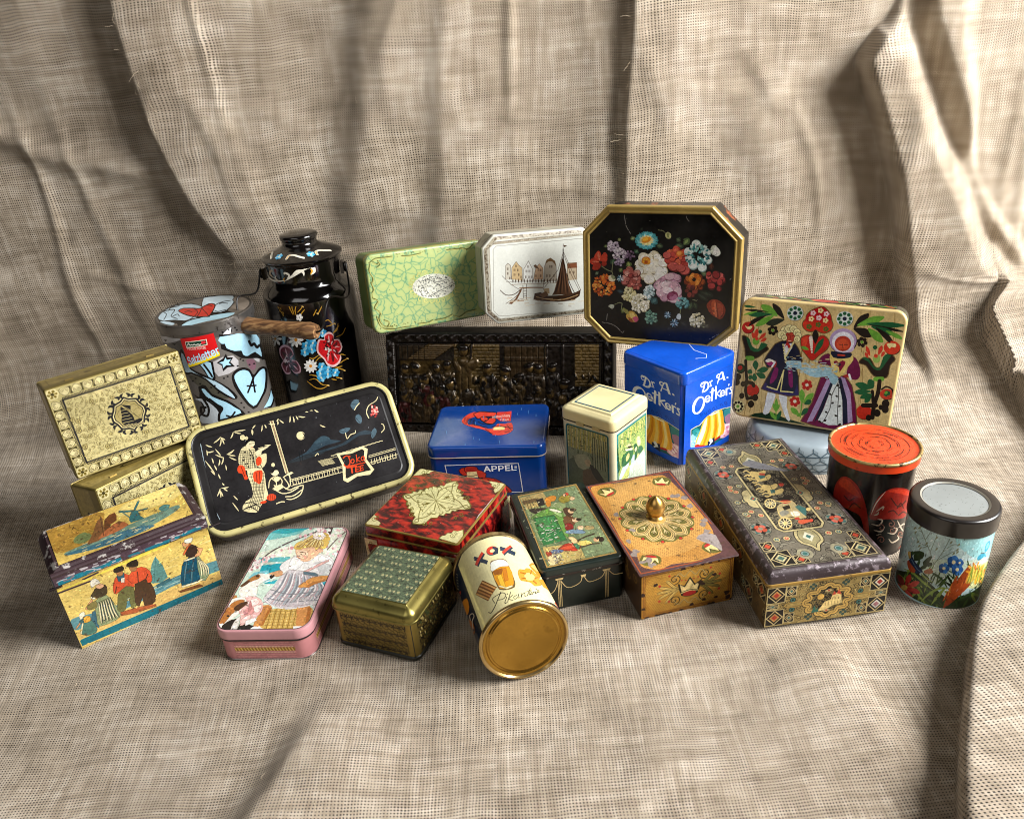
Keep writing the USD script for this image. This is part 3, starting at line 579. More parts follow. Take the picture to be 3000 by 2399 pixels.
# ------------------------------------------------------------------ girl with the dogs: hinged pink tin
def girl():
    W, H, D = .1338, .2349, .0522
    t = thing('picture_tin', 'pink tin with a photograph of a blonde girl in a checked skirt feeding dogs', 'tin', lying(-.3456, .9119, -.0999, D))
    pink = paint('pink_enamel', 'c99296', rough=.25, coat=.3); pb = paint('pink_body', 'c07f80', rough=.3); dk = paint('dark_seam', '2a2023', rough=.45)
    obj('lid', loft(W, H, .022, [(.0035, 0), (.0012, .0006), (0, .003), (0, .0145), (.0012, .0155)]), pink, t)
    obj('seam', loft(W, H, .022, [(.002, .0150), (.0006, .0158), (.0006, .0178), (.002, .0186)]), dk, t)
    obj('body', loft(W, H, .022, [(.0025, .0180), (.0025, D - .003), (.002, D - .0025)]), pb, t)
    obj('base_rim', tube(np.column_stack([rrect(W - .003, H - .003, .021, 8)[:, 0], np.full(32, D - .0016), rrect(W - .003, H - .003, .021, 8)[:, 1]]), .0014, 8, True), paint('tin_grey', '77706a', rough=.3, metal=.8), t)
    a = Art(); q = [(76, 1320), (1120, 1287), (1627, 143), (722, 180)]; q = [q[3], q[2], q[1], q[0]]
    a.p('c9dccb', q); a.p('2f9fa5', '690 180 1000 150 1200 160 960 240 640 270', 2); a.p('74bdb9', '650 240 900 250 1100 200 1000 260 640 330', 2); a.p('e2e8d2', '560 470 950 380 1300 300 1500 160 1600 150 1550 380 1000 560 520 560', 2)
    a.p('63b3b4', '600 520 940 500 920 560 560 570'); a.p('1f9fae', '630 600 860 570 840 640 720 690 600 670'); a.p('7fc3cb', '540 680 700 650 720 760 600 800 480 740'); a.p('2ba6b4', '650 790 800 750 760 800 660 800'); a.p('21a3b8', '1250 780 1340 760 1300 830 1245 830')
    a.l('5a4a4a', 15, '450 660 560 600 700 470 870 370 1050 290 1250 210 1420 150'); a.l('6a5654', 12, '1340 420 1460 290 1570 200'); a.l('4a403c', 40, '1370 240 1400 160', 0)
    for k in range(130):
        r_ = rng.random(); x, y = (rng.uniform(470, 700), 0) if r_ < .25 else (rng.uniform(700, 1150), 0) if r_ < .5 else (rng.uniform(1150, 1560), 0)
        y = 640 - (x - 470) * .52 + rng.normal(0, 28) if x < 1150 else rng.uniform(180, 520) if x > 1330 else rng.uniform(180, 280)
        if x < 1320 and y > 320 and x > 980: continue
        a.c(('f2d9d6', 'e4b9ba', 'fbf0ea', 'c98f94')[k % 4], x, y, rng.uniform(8, 20))
    for k in range(24): a.c(('ead0d0', 'fff6ef', '8a8078')[k % 3], rng.uniform(1240, 1330), rng.uniform(820, 960), rng.uniform(10, 22))
    # chair and legs
    a.p('cfa85a', '660 1080 800 1060 1170 1050 1190 1130 1140 1290 500 1300', 0)
    for k in range(16): a.l('8a6a2c' if k % 2 else 'e6c878', 9, [(700 + k * 27, 1070), (640 + k * 28, 1290)], 0)
    for k in range(7): a.l('a07c38', 6, [(690 - k * 8, 1090 + k * 30), (1190 - k * 8, 1080 + k * 30)], 0)
    a.p('c5854a', '640 1030 740 1040 700 1120 620 1250 530 1250 580 1150', 2); a.p('c98a4e', '1010 1030 1160 1030 1140 1140 1110 1240 990 1240 1000 1130', 2); a.p('a9682f', '700 1060 740 1050 690 1140 640 1240 610 1250'); a.p('a9682f', '1120 1040 1160 1035 1140 1150 1110 1240 1085 1240')
    a.p('f6f3ee', '490 1270 600 1250 630 1290 480 1300', 2); a.p('fbf8f2', '960 1245 1110 1240 1090 1290 960 1290')
    i0 = len(a.s)
    # skirt
    a.p('cdc5c6', '900 650 1080 660 1250 690 1250 830 1230 1090 1190 1090 1170 1010 1060 1040 900 1065 750 1040 640 960 760 820', 2)
    for k in range(22): x0 = 905 + k * 15; a.taper(('7c8288', 'e8e0de', 'b9a0a2', 'a4b0b4')[k % 4], 17, [(x0, 670 + k * 2), (x0 - 90 + k * 8, 840), (660 + k * 26, 1000 + 40 * math.sin(k / 3.5))], 3)
    for k in range(4): a.l(('6c747a', 'c9b0b0')[k % 2], 6, [(720 - k * 25, 860 + k * 45), (900, 905 + k * 42), (1100, 890 + k * 42), (1240, 870 + k * 48)])
    a.l('f4efec', 8, '650 965 760 1040 900 1062 1060 1040 1170 1010', 4)
    a.ink(i0, '8d8488', 2)
    i0 = len(a.s)
    # blouse, arms
    a.p('e9e6e2', '940 520 1010 490 1100 545 1280 460 1420 540 1400 640 1340 700 1250 690 1080 655 920 645 860 690 820 620 870 560', 2)
    a.p('f7f5f0', '950 530 1010 500 1080 560 1000 640 920 630', 2); a.p('c9cac8', '1240 560 1380 580 1340 690 1260 690', 2); a.p('fbfaf5', '1280 480 1390 540 1380 580 1250 540', 2); a.l('d9a9a4', 22, '1350 535 1200 610 1100 665', 3)
    a.p('d59f72', '830 650 860 690 800 720 750 710 700 690 760 670', 2); a.p('d2914c', '1360 700 1340 750 1200 790 1130 830 1020 830 1060 790 1180 720', 2); a.p('b8773a', '1340 745 1200 795 1130 832 1100 825 1190 770')
    a.c('c9a090', 1095, 662, 12); a.c('c9a090', 1225, 697, 12); a.p('59707a', '1080 660 1200 670 1240 690 1230 710 1080 690')
    # head
    a.p('e6b894', '1000 420 1090 400 1240 380 1270 430 1240 470 1150 540 1080 550 1040 525 1010 490', 3); a.p('f0cfae', '1020 440 1120 430 1130 500 1060 520 1020 490', 2); a.c('dfa88a', 1268, 430, 30, 22); a.l('5a3a2a', 7, '1055 470 1080 478 1105 468', 3); a.l('b05a50', 6, '1030 517 1046 520', 0); a.p('c98f74', '1010 490 1030 500 1025 512 1006 505'); a.p('e9a890', '1075 495 1110 490 1115 515 1085 520', 2); a.l('7a5a3a', 6, '1045 452 1075 448 1105 455', 3)
    a.p('d8b45c', '980 410 1010 350 1100 310 1220 240 1330 230 1380 280 1350 370 1300 410 1250 400 1220 430 1200 390 1100 400 1040 420', 3)
    for k in range(22): a.taper(('f0dc96', 'a8803a', 'e4c878')[k % 3], 9, [(1250 + rng.uniform(-30, 60), 280 + rng.uniform(-20, 30)), (1130 + k * 8, 330 + rng.uniform(-30, 20)), (1000 + k * 14, 405 - abs(k - 10))], 0, 3)
    a.flower(1260, 265, 70, ['f6ece2', 'e9d8c8'], 9, None, 'd9bf6a', .25, sq=.6)
    # dogs
    a.p('efe9dd', '430 830 480 780 580 700 640 690 740 700 760 715 720 740 640 780 580 830 570 930 480 960 380 930 390 860', 2); a.p('b5793f', '440 790 520 730 590 700 610 730 560 760 480 790 400 830', 2); a.p('5a3a26', '390 830 470 770 500 775 430 830', 2); a.p('2c2220', '715 712 755 698 762 716 735 742 715 735', 2); a.p('4a2e1e', '560 705 600 710 590 730 560 728'); a.p('c9894a', '290 940 350 930 350 960 300 970', 2)
    a.p('ece4d8', '250 1020 330 960 480 950 480 1000 400 1100 290 1200 200 1260 140 1250 160 1180', 2); a.p('b06f36', '260 1060 340 990 440 980 400 1060 300 1130 220 1230 160 1220 200 1140', 2); a.p('4a2d1c', '330 1060 400 1010 510 990 450 1040 380 1090 330 1095', 2); a.p('f3ede2', '150 1230 240 1240 200 1290 140 1280', 2); a.p('26201f', '205 1250 300 1190 380 1180 360 1230 280 1290 190 1310', 2); a.c('22180f', 262, 1150, 14, 8)
    a.p('221e1e', '360 1290 400 1210 460 1230 540 1250 470 1300'); a.p('d9d3cb', '290 1300 330 1210 390 1150 380 1220 340 1310', 2)
    a.p('e3b3ac', '440 950 560 940 640 1000 620 1100 560 1160 460 1220 390 1250 400 1150 380 1090 480 1010', 2)
    for s, c in (('470 1000 560 960 600 1000 520 1040', 'f4d3cc'), ('430 1090 520 1050 540 1110 450 1150', 'c98a86'), ('540 1050 620 1020 610 1080 560 1110', 'f6dcd4'), ('410 1180 500 1130 490 1190 410 1230', 'efc6be'), ('500 980 520 1060 480 1100', 'b87674')): a.p(c, s, 2)
    a.p('f5f2ea', '450 1200 550 1160 570 1190 450 1250')
    a.ink(i0, '6d5142', 2.4); a.dabs(1500, 17, .13, 3, -20)
    print_on(t, 'printed_lid', a, BR['flat'], W, H, face_front(W, H), q, clip=rclip(W, H, .022).buffer(-.0042), cell=.004, var=.22)
    obj('border_line', tube(np.column_stack([rrect(W - .0078, H - .0078, .018, 8)[:, 0], np.full(32, -.0002), rrect(W - .0078, H - .0078, .018, 8)[:, 1]]), .0005, 6, True), dk, t)
    sd = Art(); w = W * 1e3; h = (D - .02) * 1e3
    def band(L):
        b = Art(); b.p('c98585', [(0, 0), (L, 0), (L, 40), (0, 40)])
        for y in (2, 5.5, 9, 25, 29): b.l('8e5054', .7, [(0, y), (L, y)], 0)
        b.p('b78a35', [(0, 13), (L, 13), (L, 20), (0, 20)])
        for k in range(int(L / 2.2)): b.l('6b4a1a' if k % 2 else 'e8c977', .8, [(k * 2.2, 13.5), (k * 2.2 + 1.6, 19.5)], 0)
        for k in range(int(L / 2)): b.c('f0d9b0', 1 + 2 * k, 11, .6); b.c('f0d9b0', 1 + 2 * k, 22.5, .6)
        return b
    S_ = sides(W - .005, D - .004, H - .005)
    for nm, L, pl in (('front', W - .05, lambda uv: S_['front'](uv + [[.0225, 0]])), ('right', H - .05, lambda uv: S_['right'](uv + [[.0225, 0]]))):
        print_on(t, 'printed_band', band(L * 1e3), BR['flat'], L, .03, pl, [(0, 0), (L * 1e3, 0), (L * 1e3, 33), (0, 33)])
girl()
# ------------------------------------------------------------------ round tin with hearts and its hanging tag (details drawn on an enlarged frame)
def heart_tin():
    M = upright((-.5989, 1.5, 0)); r, hs, ht = .0915, .2547, .2734
    t = thing('heart_tin', 'round silver tin with pale blue hearts and two faces drawn on its lid', 'tin', M)
    sil = paint('bare_tinplate', '8e8a86', rough=.28, metal=.85, wear=.8, wearcol='3a332e', wscale=70, thr=.60)
    obj('body', lathe([(r - .004, 0), (r, .002), (r, hs + .002), (r - .002, hs + .003)]), sil, t)
    obj('lid', lathe([(r + .0015, hs), (r + .003, hs + .0006), (r + .003, ht - .003), (r + .0025, ht - .001), (r + .0005, ht), (r - .002, ht - .0005), (r - .004, ht - .0014)]), sil, t)
    o, k = (400, 820), 420 / 1574; f = unroll(M, r, o, k); Wc = 2 * math.pi * r
    a = Art(); B_, K_, S_ = 'a9d6ea', '161413', 'c9c7c8'
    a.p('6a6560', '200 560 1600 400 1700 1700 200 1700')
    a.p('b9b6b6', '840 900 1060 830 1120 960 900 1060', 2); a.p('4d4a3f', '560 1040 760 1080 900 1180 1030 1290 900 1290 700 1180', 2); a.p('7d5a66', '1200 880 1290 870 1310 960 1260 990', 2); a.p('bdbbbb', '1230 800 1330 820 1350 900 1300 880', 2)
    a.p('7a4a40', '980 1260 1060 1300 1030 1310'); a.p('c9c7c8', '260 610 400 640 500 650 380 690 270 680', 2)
    a.p(K_, '905 600 1310 560 1420 760 1440 880 1320 860 1150 860 1040 800 930 760'); a.p(B_, '915 625 1300 585 1350 730 1375 845 1300 790 1220 835 1170 820 1150 775 1080 780 990 750 970 700 930 700', 2)
    a.l(K_, 28, '1235 675 1260 720 1290 700 1320 740 1345 720')
    a.p(K_, '940 590 930 560 960 570 1000 520 1050 500 1050 570'); a.p('e4e4e4', '950 600 960 580 1010 530 1040 520 1030 590')
    a.p(K_, '880 910 950 860 980 810 1000 850 1060 850 1030 900 1080 950 1000 960 950 1005 935 940'); a.p(B_, '905 910 960 890 975 850 990 880 1035 870 1010 910 1040 935 985 935 950 970 945 925')
    a.p(K_, '1280 1420 1100 1220 1045 1080 1075 1000 1160 960 1240 980 1285 1040 1340 970 1400 950 1435 1000 1430 1180 1390 1280', 3); a.p(B_, '1282 1385 1150 1230 1075 1080 1100 1020 1165 990 1230 1005 1265 1070 1285 1080 1350 1000 1395 975 1412 1020 1405 1170 1370 1270', 3)
    a.l(K_, 20, '1222 1235 1275 1090', 0); a.l(K_, 20, '1275 1090 1300 1230', 0); a.l(K_, 18, '1215 1165 1310 1158', 0); a.l(K_, 24, '1283 1070 1275 1100', 0)
    # hands
    a.p(K_, '470 800 500 760 560 880 600 970 720 1030 850 1090 1010 1180 1110 1280 1060 1310 900 1230 760 1100 600 1030 540 1040 480 900', 2); a.p('b4cfdd', '490 830 510 810 570 940 600 990 720 1060 860 1110 1000 1200 1080 1290 1050 1290 900 1200 760 1080 600 1010 540 1010', 2)
    a.p(K_, '680 920 760 880 840 900 870 1080 850 1110 790 1080 740 1000'); a.p(B_, '700 930 770 895 815 910 845 1060 830 1085 790 1060 750 990'); a.l(K_, 22, '740 930 800 1010 830 1060', 2)
    a.p(K_, '690 1170 760 1160 830 1250 1000 1320 1120 1400 1200 1480 1100 1500 920 1560 700 1560 690 1480 740 1440 700 1330 600 1230 690 1290', 2); a.p(B_, '715 1200 750 1200 830 1280 980 1340 1080 1400 1150 1460 920 1530 900 1540 940 1410 860 1350 760 1270', 2); a.p('c3ccd2', '640 1310 720 1340 760 1440 700 1500 720 1570 900 1560 900 1450 840 1380 770 1330 700 1300', 2)
    a.l(K_, 26, '690 1180 720 1280 790 1400 780 1490 720 1470 710 1400 760 1400', 4); a.l(K_, 28, '800 1310 880 1370 940 1410 910 1470 905 1540', 4); a.l(K_, 20, '990 1490 1040 1500 1080 1450', 3)
    a.p(K_, '1400 1400 1470 1190 1500 1180 1510 1320 1480 1400'); a.p(B_, '1395 1405 1475 1210 1500 1290 1470 1380')
    for j in range(20): a.c(K_, *[(1010, 545), (1080, 525), (1100, 550), (1140, 870), (1170, 885), (1110, 945), (1240, 930), (960, 1080), (1000, 1060), (820, 1180), (860, 1160), (620, 1110), (700, 1140), (650, 1080), (900, 1240), (1180, 1400), (1150, 1350), (1380, 870), (1290, 920), (1230, 1450)][j], 12, 9)
    for s in ('380 690 430 700 470 660 420 720', '300 650 340 660 320 680'): a.p(K_, s)
    print_on(t, 'printed_body', a, BR['clean'], Wc, .2525, around(r), f=f, strip=.006, var=.08)
    fd = onplane(M, o, k, ht - .0014); a = Art(); disc = Point(1, 1).buffer(r - .0045, quad_segs=20)
    a.p('6d655c', '100 100 1300 100 1300 600 100 600'); a.p('8c8073', '820 100 1250 100 1250 330 1000 330')
    a.p(K_, '225 420 300 330 420 280 600 255 720 290 730 200 850 170 1090 170 1060 220 1080 250 1000 340 1080 370 800 410 560 470 470 530 440 480 380 500 240 480'); a.p('c4dbe6', '235 420 310 340 430 290 600 268 720 300 740 330 690 400 560 450 420 440 300 450', 2); a.p('cfe2ea', '738 205 860 178 1060 178 1050 225 1065 248 985 335 860 360 730 330', 2)
    a.p('c4dbe6', '240 470 300 455 420 480 370 505 270 500', 2); a.p('b5dbe8', '480 520 560 460 700 420 900 380 1080 362 1000 410 760 460 560 510', 2)
    a.p(K_, '455 340 520 310 640 310 700 310 790 262 860 265 862 310 810 400 760 412 620 412 510 380', 2); a.p('d13a2c', '465 342 520 318 640 320 700 320 790 272 850 272 850 310 800 390 750 402 620 400 520 372', 2)
    for s in ('300 440 330 380 300 350 420 330 380 400 450 430', '400 400 450 380 470 400', '530 355 570 345 610 355', '740 290 780 280 830 290', '620 310 670 350 640 400 560 450', '715 320 690 370 660 410', '720 230 720 310 770 370 800 410', '860 340 900 350 980 330', '910 265 950 255 1000 260', '840 360 900 360', '350 340 380 310 470 290', '540 450 620 430 700 420', '860 300 880 270 960 240 1030 230'): a.l(K_, 8, s, 4)
    print_on(t, 'printed_lid', a, BR['clean'], 1, 1, disc_place(ht - .0012), f=fd, clip=disc)
    # the tag
    q = [(535, 640), (905, 565), (975, 805), (635, 950)]; a = Art(); a.p('c9161a', q); a.p('f2d21c', '620 915 965 760 980 810 630 955'); a.p('1a4030', '610 665 845 625 855 680 622 725'); a.l('e8e4d0', 7, '610 665 845 625 855 680 622 725 610 665', 0); a.p('d8303a', '795 645 835 638 840 665 800 675')
    a.l('f2efe2', 8, '640 700 650 672 664 690 676 695 690 684 705 690 722 678 740 686 762 674 780 680 795 672', 3); a.text('f0d9cf', 'PICANTERIE', 632, 752, 26, -8, track=1)
    for col, w, dx in (('12181f', 1, -3), ('b7dcee', 0, 0)): a.text(col, 'Salzletten', 640 + dx, 920 + dx, 84, -22.5, bold=True, sx=.70)
    mt = t.GetPrim() if hasattr(t, 'GetPrim') else t
    fr = f(pts('535 640 905 565 975 805 635 950')); (x0, y0), (x1, y1) = fr.min(0), fr.max(0)
    g = thing('price_tag', 'red and yellow card tag hanging from the lid of the round silver tin', 'tag', M)
    V = around(r + .003); fx = homography(q, 1, 1); c4 = fr[[3, 2, 0, 1]]
    def place(uv):
        u, v = uv[:, :1], uv[:, 1:]; w = (1 - u) * (1 - v) * c4[0] + u * (1 - v) * c4[1] + (1 - u) * v * c4[2] + u * v * c4[3]
        p = V(w); return p * np.column_stack([1 + .012 * (1 - v), 1 + .012 * (1 - v), np.ones_like(v)])
    n = 8; U, W_ = np.meshgrid(np.linspace(0, 1, n), np.linspace(0, 1, n)); P0 = place(np.column_stack([U.ravel(), W_.ravel()])) * [.997, .997, 1]; P1 = P0 * [.99, .99, 1]
    ii = np.arange(n * n).reshape(n, n); fa = np.stack([ii[:-1, :-1], ii[:-1, 1:], ii[1:, 1:], ii[1:, :-1]], -1).reshape(-1, 4)
    obj('card', join((P0, fa), (P1, fa[:, ::-1])), paint('red_card', 'b8161a', rough=.5), g, smooth=True)
    print_on(g, 'printed_card', a, BR['clean'], 1, 1, place, quad=q, strip=.1, var=.05)
heart_tin()

# ------------------------------------------------------------------ black milk can with painted flowers
def milk_can():
    M = upright((-.4042, 1.58, 0)); t = thing('milk_can', 'black enamel milk can painted with red poppy, daisies and scrolls, with a wooden carrying grip', 'milk can', M)
    blk = paint('black_enamel', '0b0908', rough=.12, coat=.6, spec=.6, grime=.1)
    rb, zs, rn, zr = .0945, .283, .0745, .347
    obj('body', lathe([(rb - .004, 0), (rb, .003), (rb, zs - .012), (rb - .002, zs - .004), (rb - .008, zs + .003), (rn + .006, zs + .010), (rn, zs + .016), (rn - .001, zs + .03), (rn + .0015, zr - .008), (rn + .004, zr - .002), (rn, zr)]), blk, t, smooth=50)
    obj('lid', lathe([(rn + .004, zr - .003), (rn + .0065, zr), (rn + .007, zr + .003), (rn + .003, zr + .006), (rn - .015, zr + .014), (rn - .03, zr + .020), (.037, zr + .024), (.034, zr + .029), (.036, zr + .035), (.0385, zr + .040), (.037, zr + .045), (.027, zr + .048), (.01, zr + .049)]), blk, t, smooth=60)
    mt = paint('black_wire', '14110f', rough=.3, metal=.6)
    ears = []
    for sx in (-1, 1):
        c = np.array((sx * (rn + .006), -.012, zr - .028)); obj('ear', join(boxm(c[0] - .003, c[0] + .003, c[1] - .010, c[1] + .010, c[2] - .012, c[2] + .012)), blk, t)
        e = c + (sx * .006, 0, 0); a = np.linspace(0, 2 * math.pi, 16, endpoint=False); obj('ring', tube(np.column_stack([np.full(16, e[0]), e[1] + .009 * np.cos(a), e[2] + .009 * np.sin(a)]), .0024, 8, True), mt, t); ears.append(e)
    # handle hanging forward: wire ends meet the wooden grip
    gl, gr = np.array((-.120, -.105, .243)), np.array((.041, -.165, .238))
    hw = thing('carry_handle', '', '', M) if False else t
    obj('wire', tube(curve([ears[0] + (-.002, 0, .006), ears[0] + (-.010, -.03, -.03), gl + (-.002, .02, .05), gl + (0, 0, .006), gl + (.01, 0, 0)], 6), .0019, 8), mt, t)
    obj('wire', tube(curve([ears[1] + (.002, 0, .006), ears[1] + (.004, -.04, -.05), gr + (.028, .03, .055), gr + (.012, 0, .006), gr + (-.01, 0, 0)], 6), .0019, 8), mt, t)
    q = np.linspace(0, 1, 14)[:, None]; rad = .0148 + .0035 * np.abs(q[:, 0] * 2 - 1) ** 1.5; rad[[0, -1]] *= .75
    wood = mat('grip_wood', {'tc': ('texture_coordinate', {}), 'mp': ('mapping', {'scale': (18., 160., 160.)}), 'n': ('noise_texture', {'scale': 1.2, 'detail': 5., 'distortion': .6}), 'r': ('rgb_ramp', {'ramp': [(.3, tuple(srgb('3a2417'))), (.5, tuple(srgb('7d5836'))), (.72, tuple(srgb('b08a5c')))]}), 'b': ('bump', {'strength': .5, 'distance': .0008}), 'p': ('principled_bsdf', {'roughness': .55})},
        [('tc.object', 'mp.vector'), ('mp.vector', 'n.vector'), ('n.fac', 'r.fac'), ('n.fac', 'b.height'), ('b.normal', 'p.normal'), ('r.color', 'p.base_color')])
    obj('grip', tube(gl + (gr - gl) * q, rad, 16), wood, t, smooth=50)
    o, k = (680, 640), 380 / 1213; f = unroll(M, rb, o, k); a = Art()
    G, Y = 'c9962e', 'd7b066'
    for s in ('520 790 545 850 570 900', '555 770 560 830 580 900', '600 810 590 860 600 910', '660 820 640 850 610 880', '680 850 655 880 640 910', '790 850 770 890 760 910', '840 820 820 860 800 900', '870 960 900 950 940 990', '960 980 920 1000 880 1010', '990 980 980 1040 950 1070', '1060 1020 1030 1080 970 1110', '1000 1000 960 1050 940 1090', '700 1070 690 1090 680 1100', '780 1340 820 1300 860 1300', '820 1270 760 1310 720 1300', '1080 1310 1040 1330 1000 1360', '1060 1280 1020 1270 1000 1300', '1030 1380 990 1390 960 1395', '1060 1420 1010 1405 980 1400', '1030 1495 1000 1490 970 1485', '980 1510 950 1505 930 1500', '900 1560 840 1550 780 1500 720 1510', '900 1560 840 1590 780 1580 700 1520', '720 1460 780 1470 800 1490'): a.taper(G, 9, s, 3)
    for x, y in ((425, 820), (440, 850), (455, 865), (470, 890), (445, 830), (470, 870)): a.drop('8f6f28', x, y, x + 16, y + 26, 12)
    for x, y in ((555, 775), (660, 825), (525, 795), (800, 890), (960, 985), (1050, 1420), (1080, 1310), (900, 1560), (1020, 1495)): a.c(Y, x, y, 12, 7, 30)
    def daisy(x, y, r, n=9):
        a.flower(x, y, r, ['f4f1ea', 'e6e4df'], n, w=r * .36); a.c('e0922a', x, y, r * .22)
    daisy(596, 1135, 72, 9); daisy(735, 1380, 66, 11); a.flower(408, 1125, 62, ['d9cfc8'], 7, w=24, sq=1.2); a.c('b87a2c', 405, 1125, 12); a.flower(630, 925, 34, ['efece4'], 5, w=26)
    for x, y in ((785, 1090), (845, 1070), (730, 1130), (755, 1165), (690, 1190), (745, 1225), (680, 1250), (840, 1385), (895, 1415), (825, 1450), (895, 1455), (965, 1440), (835, 1490)):
        a.flower(x, y, 42, ['3aa7d8', '8fd0ec', '2486b8'], 6, w=30, rot=rng.uniform(0, 60)); a.c('f0e6c0', x, y, 9)
    def poppy(s, red, dk, edge):
        a.p(edge, s, 3); c = pts(s).mean(0); a.p(red, c + (pts(s) - c) * .88, 3)
        for kk in range(7): p0 = pts(s)[kk * 2 % len(pts(s))]; a.taper(dk, 26, [c + (p0 - c) * .2, c + (p0 - c) * .5 + (8, 6), c + (p0 - c) * .75])
        for kk in range(6): p0 = pts(s)[(kk * 2 + 1) % len(pts(s))]; a.taper(edge, 10, [c + (p0 - c) * .35, c + (p0 - c) * .55 - (6, 8), c + (p0 - c) * .8])
    poppy('860 1090 900 1060 945 1080 950 1130 1000 1130 1030 1200 1010 1250 985 1260 1020 1290 1005 1350 950 1390 890 1370 860 1320 800 1260 790 1200 810 1130 860 1130', 'd81e24', '6a0f14', 'f3c9c8')
    for kk in range(26): a.c(('1a0e0e', 'f0e6dc')[kk % 2], 895 + rng.normal(0, 16), 1215 + rng.normal(0, 34), 8)
    poppy('445 1210 490 1180 550 1210 575 1270 545 1320 600 1330 640 1390 640 1440 590 1450 550 1410 545 1450 500 1450 460 1370 480 1330 450 1280', '5f1a2c', '2a0c14', 'c99aa6')
    for kk in range(16): a.c('d8c0c4', 505 + rng.normal(0, 12), 1325 + rng.normal(0, 18), 6)
    print_on(t, 'painted_flowers', a, BR['flat'], 2 * math.pi * rb, zs - .014, around(rb), f=f, strip=.008)
    f = unroll(M, rn + .0005, o, k); a = Art(); Wt, Oc = 'efe9d6', 'd59a2e'
    a.taper(Wt, 40, '510 580 600 520 690 460 750 445 775 490 745 525', 4); a.taper(Wt, 24, '560 540 620 490 670 500 680 535', 3); a.taper(Oc, 18, '740 470 755 490 740 525'); a.taper(Wt, 18, '520 575 540 530 500 510 495 525', 3); a.taper(Wt, 16, '310 490 370 570 440 585 510 580', 3); a.taper(Wt, 14, '440 580 410 560 420 535'); a.taper('c9b79a', 20, '395 560 360 520 370 490 395 500'); a.taper(Oc, 10, '500 600 490 570 500 555')
    print_on(t, 'painted_scroll', a, BR['flat'], 2 * math.pi * (rn + .0005), .36, around(rn + .001), f=f, strip=.008)
    a = Art()                                                # the lid's scrolls, laid on its cone
    for an, kind in ((-150, 0), (-122, 1), (-88, 0), (-60, 1), (-35, 0), (60, 0), (120, 1)):
        x, y = math.cos(math.radians(an)), math.sin(math.radians(an))
        if kind: a.flower(1 + x * .062, 1 + y * .062, .0085, ['3aa7d8', '9ad4ee'], 6, w=.006, cc='f0e0b0', rc=.25)
        else:
            q_ = [(1 + .063 * math.cos(math.radians(an + d)) * (1 + e), 1 + .063 * math.sin(math.radians(an + d)) * (1 + e)) for d, e in ((-15, .07), (-13, -.06), (-4, -.08), (5, .0), (14, .10))]
            cv = curve(q_, 6); a.geo('efe9d6', LineString(cv).buffer(.0024)); a.geo('d59a2e', LineString(cv[:9]).buffer(.0011))
    def cone(uv):
        d = uv - 1; rr = np.hypot(d[:, 0], d[:, 1]); return np.column_stack([d, np.interp(rr, [.037, rn - .03, rn - .015, rn + .003], [zr + .024, zr + .020, zr + .014, zr + .006]) + .0008])
    print_on(t, 'painted_lid', a, BR['flat'], 2, 2, cone)
milk_can()
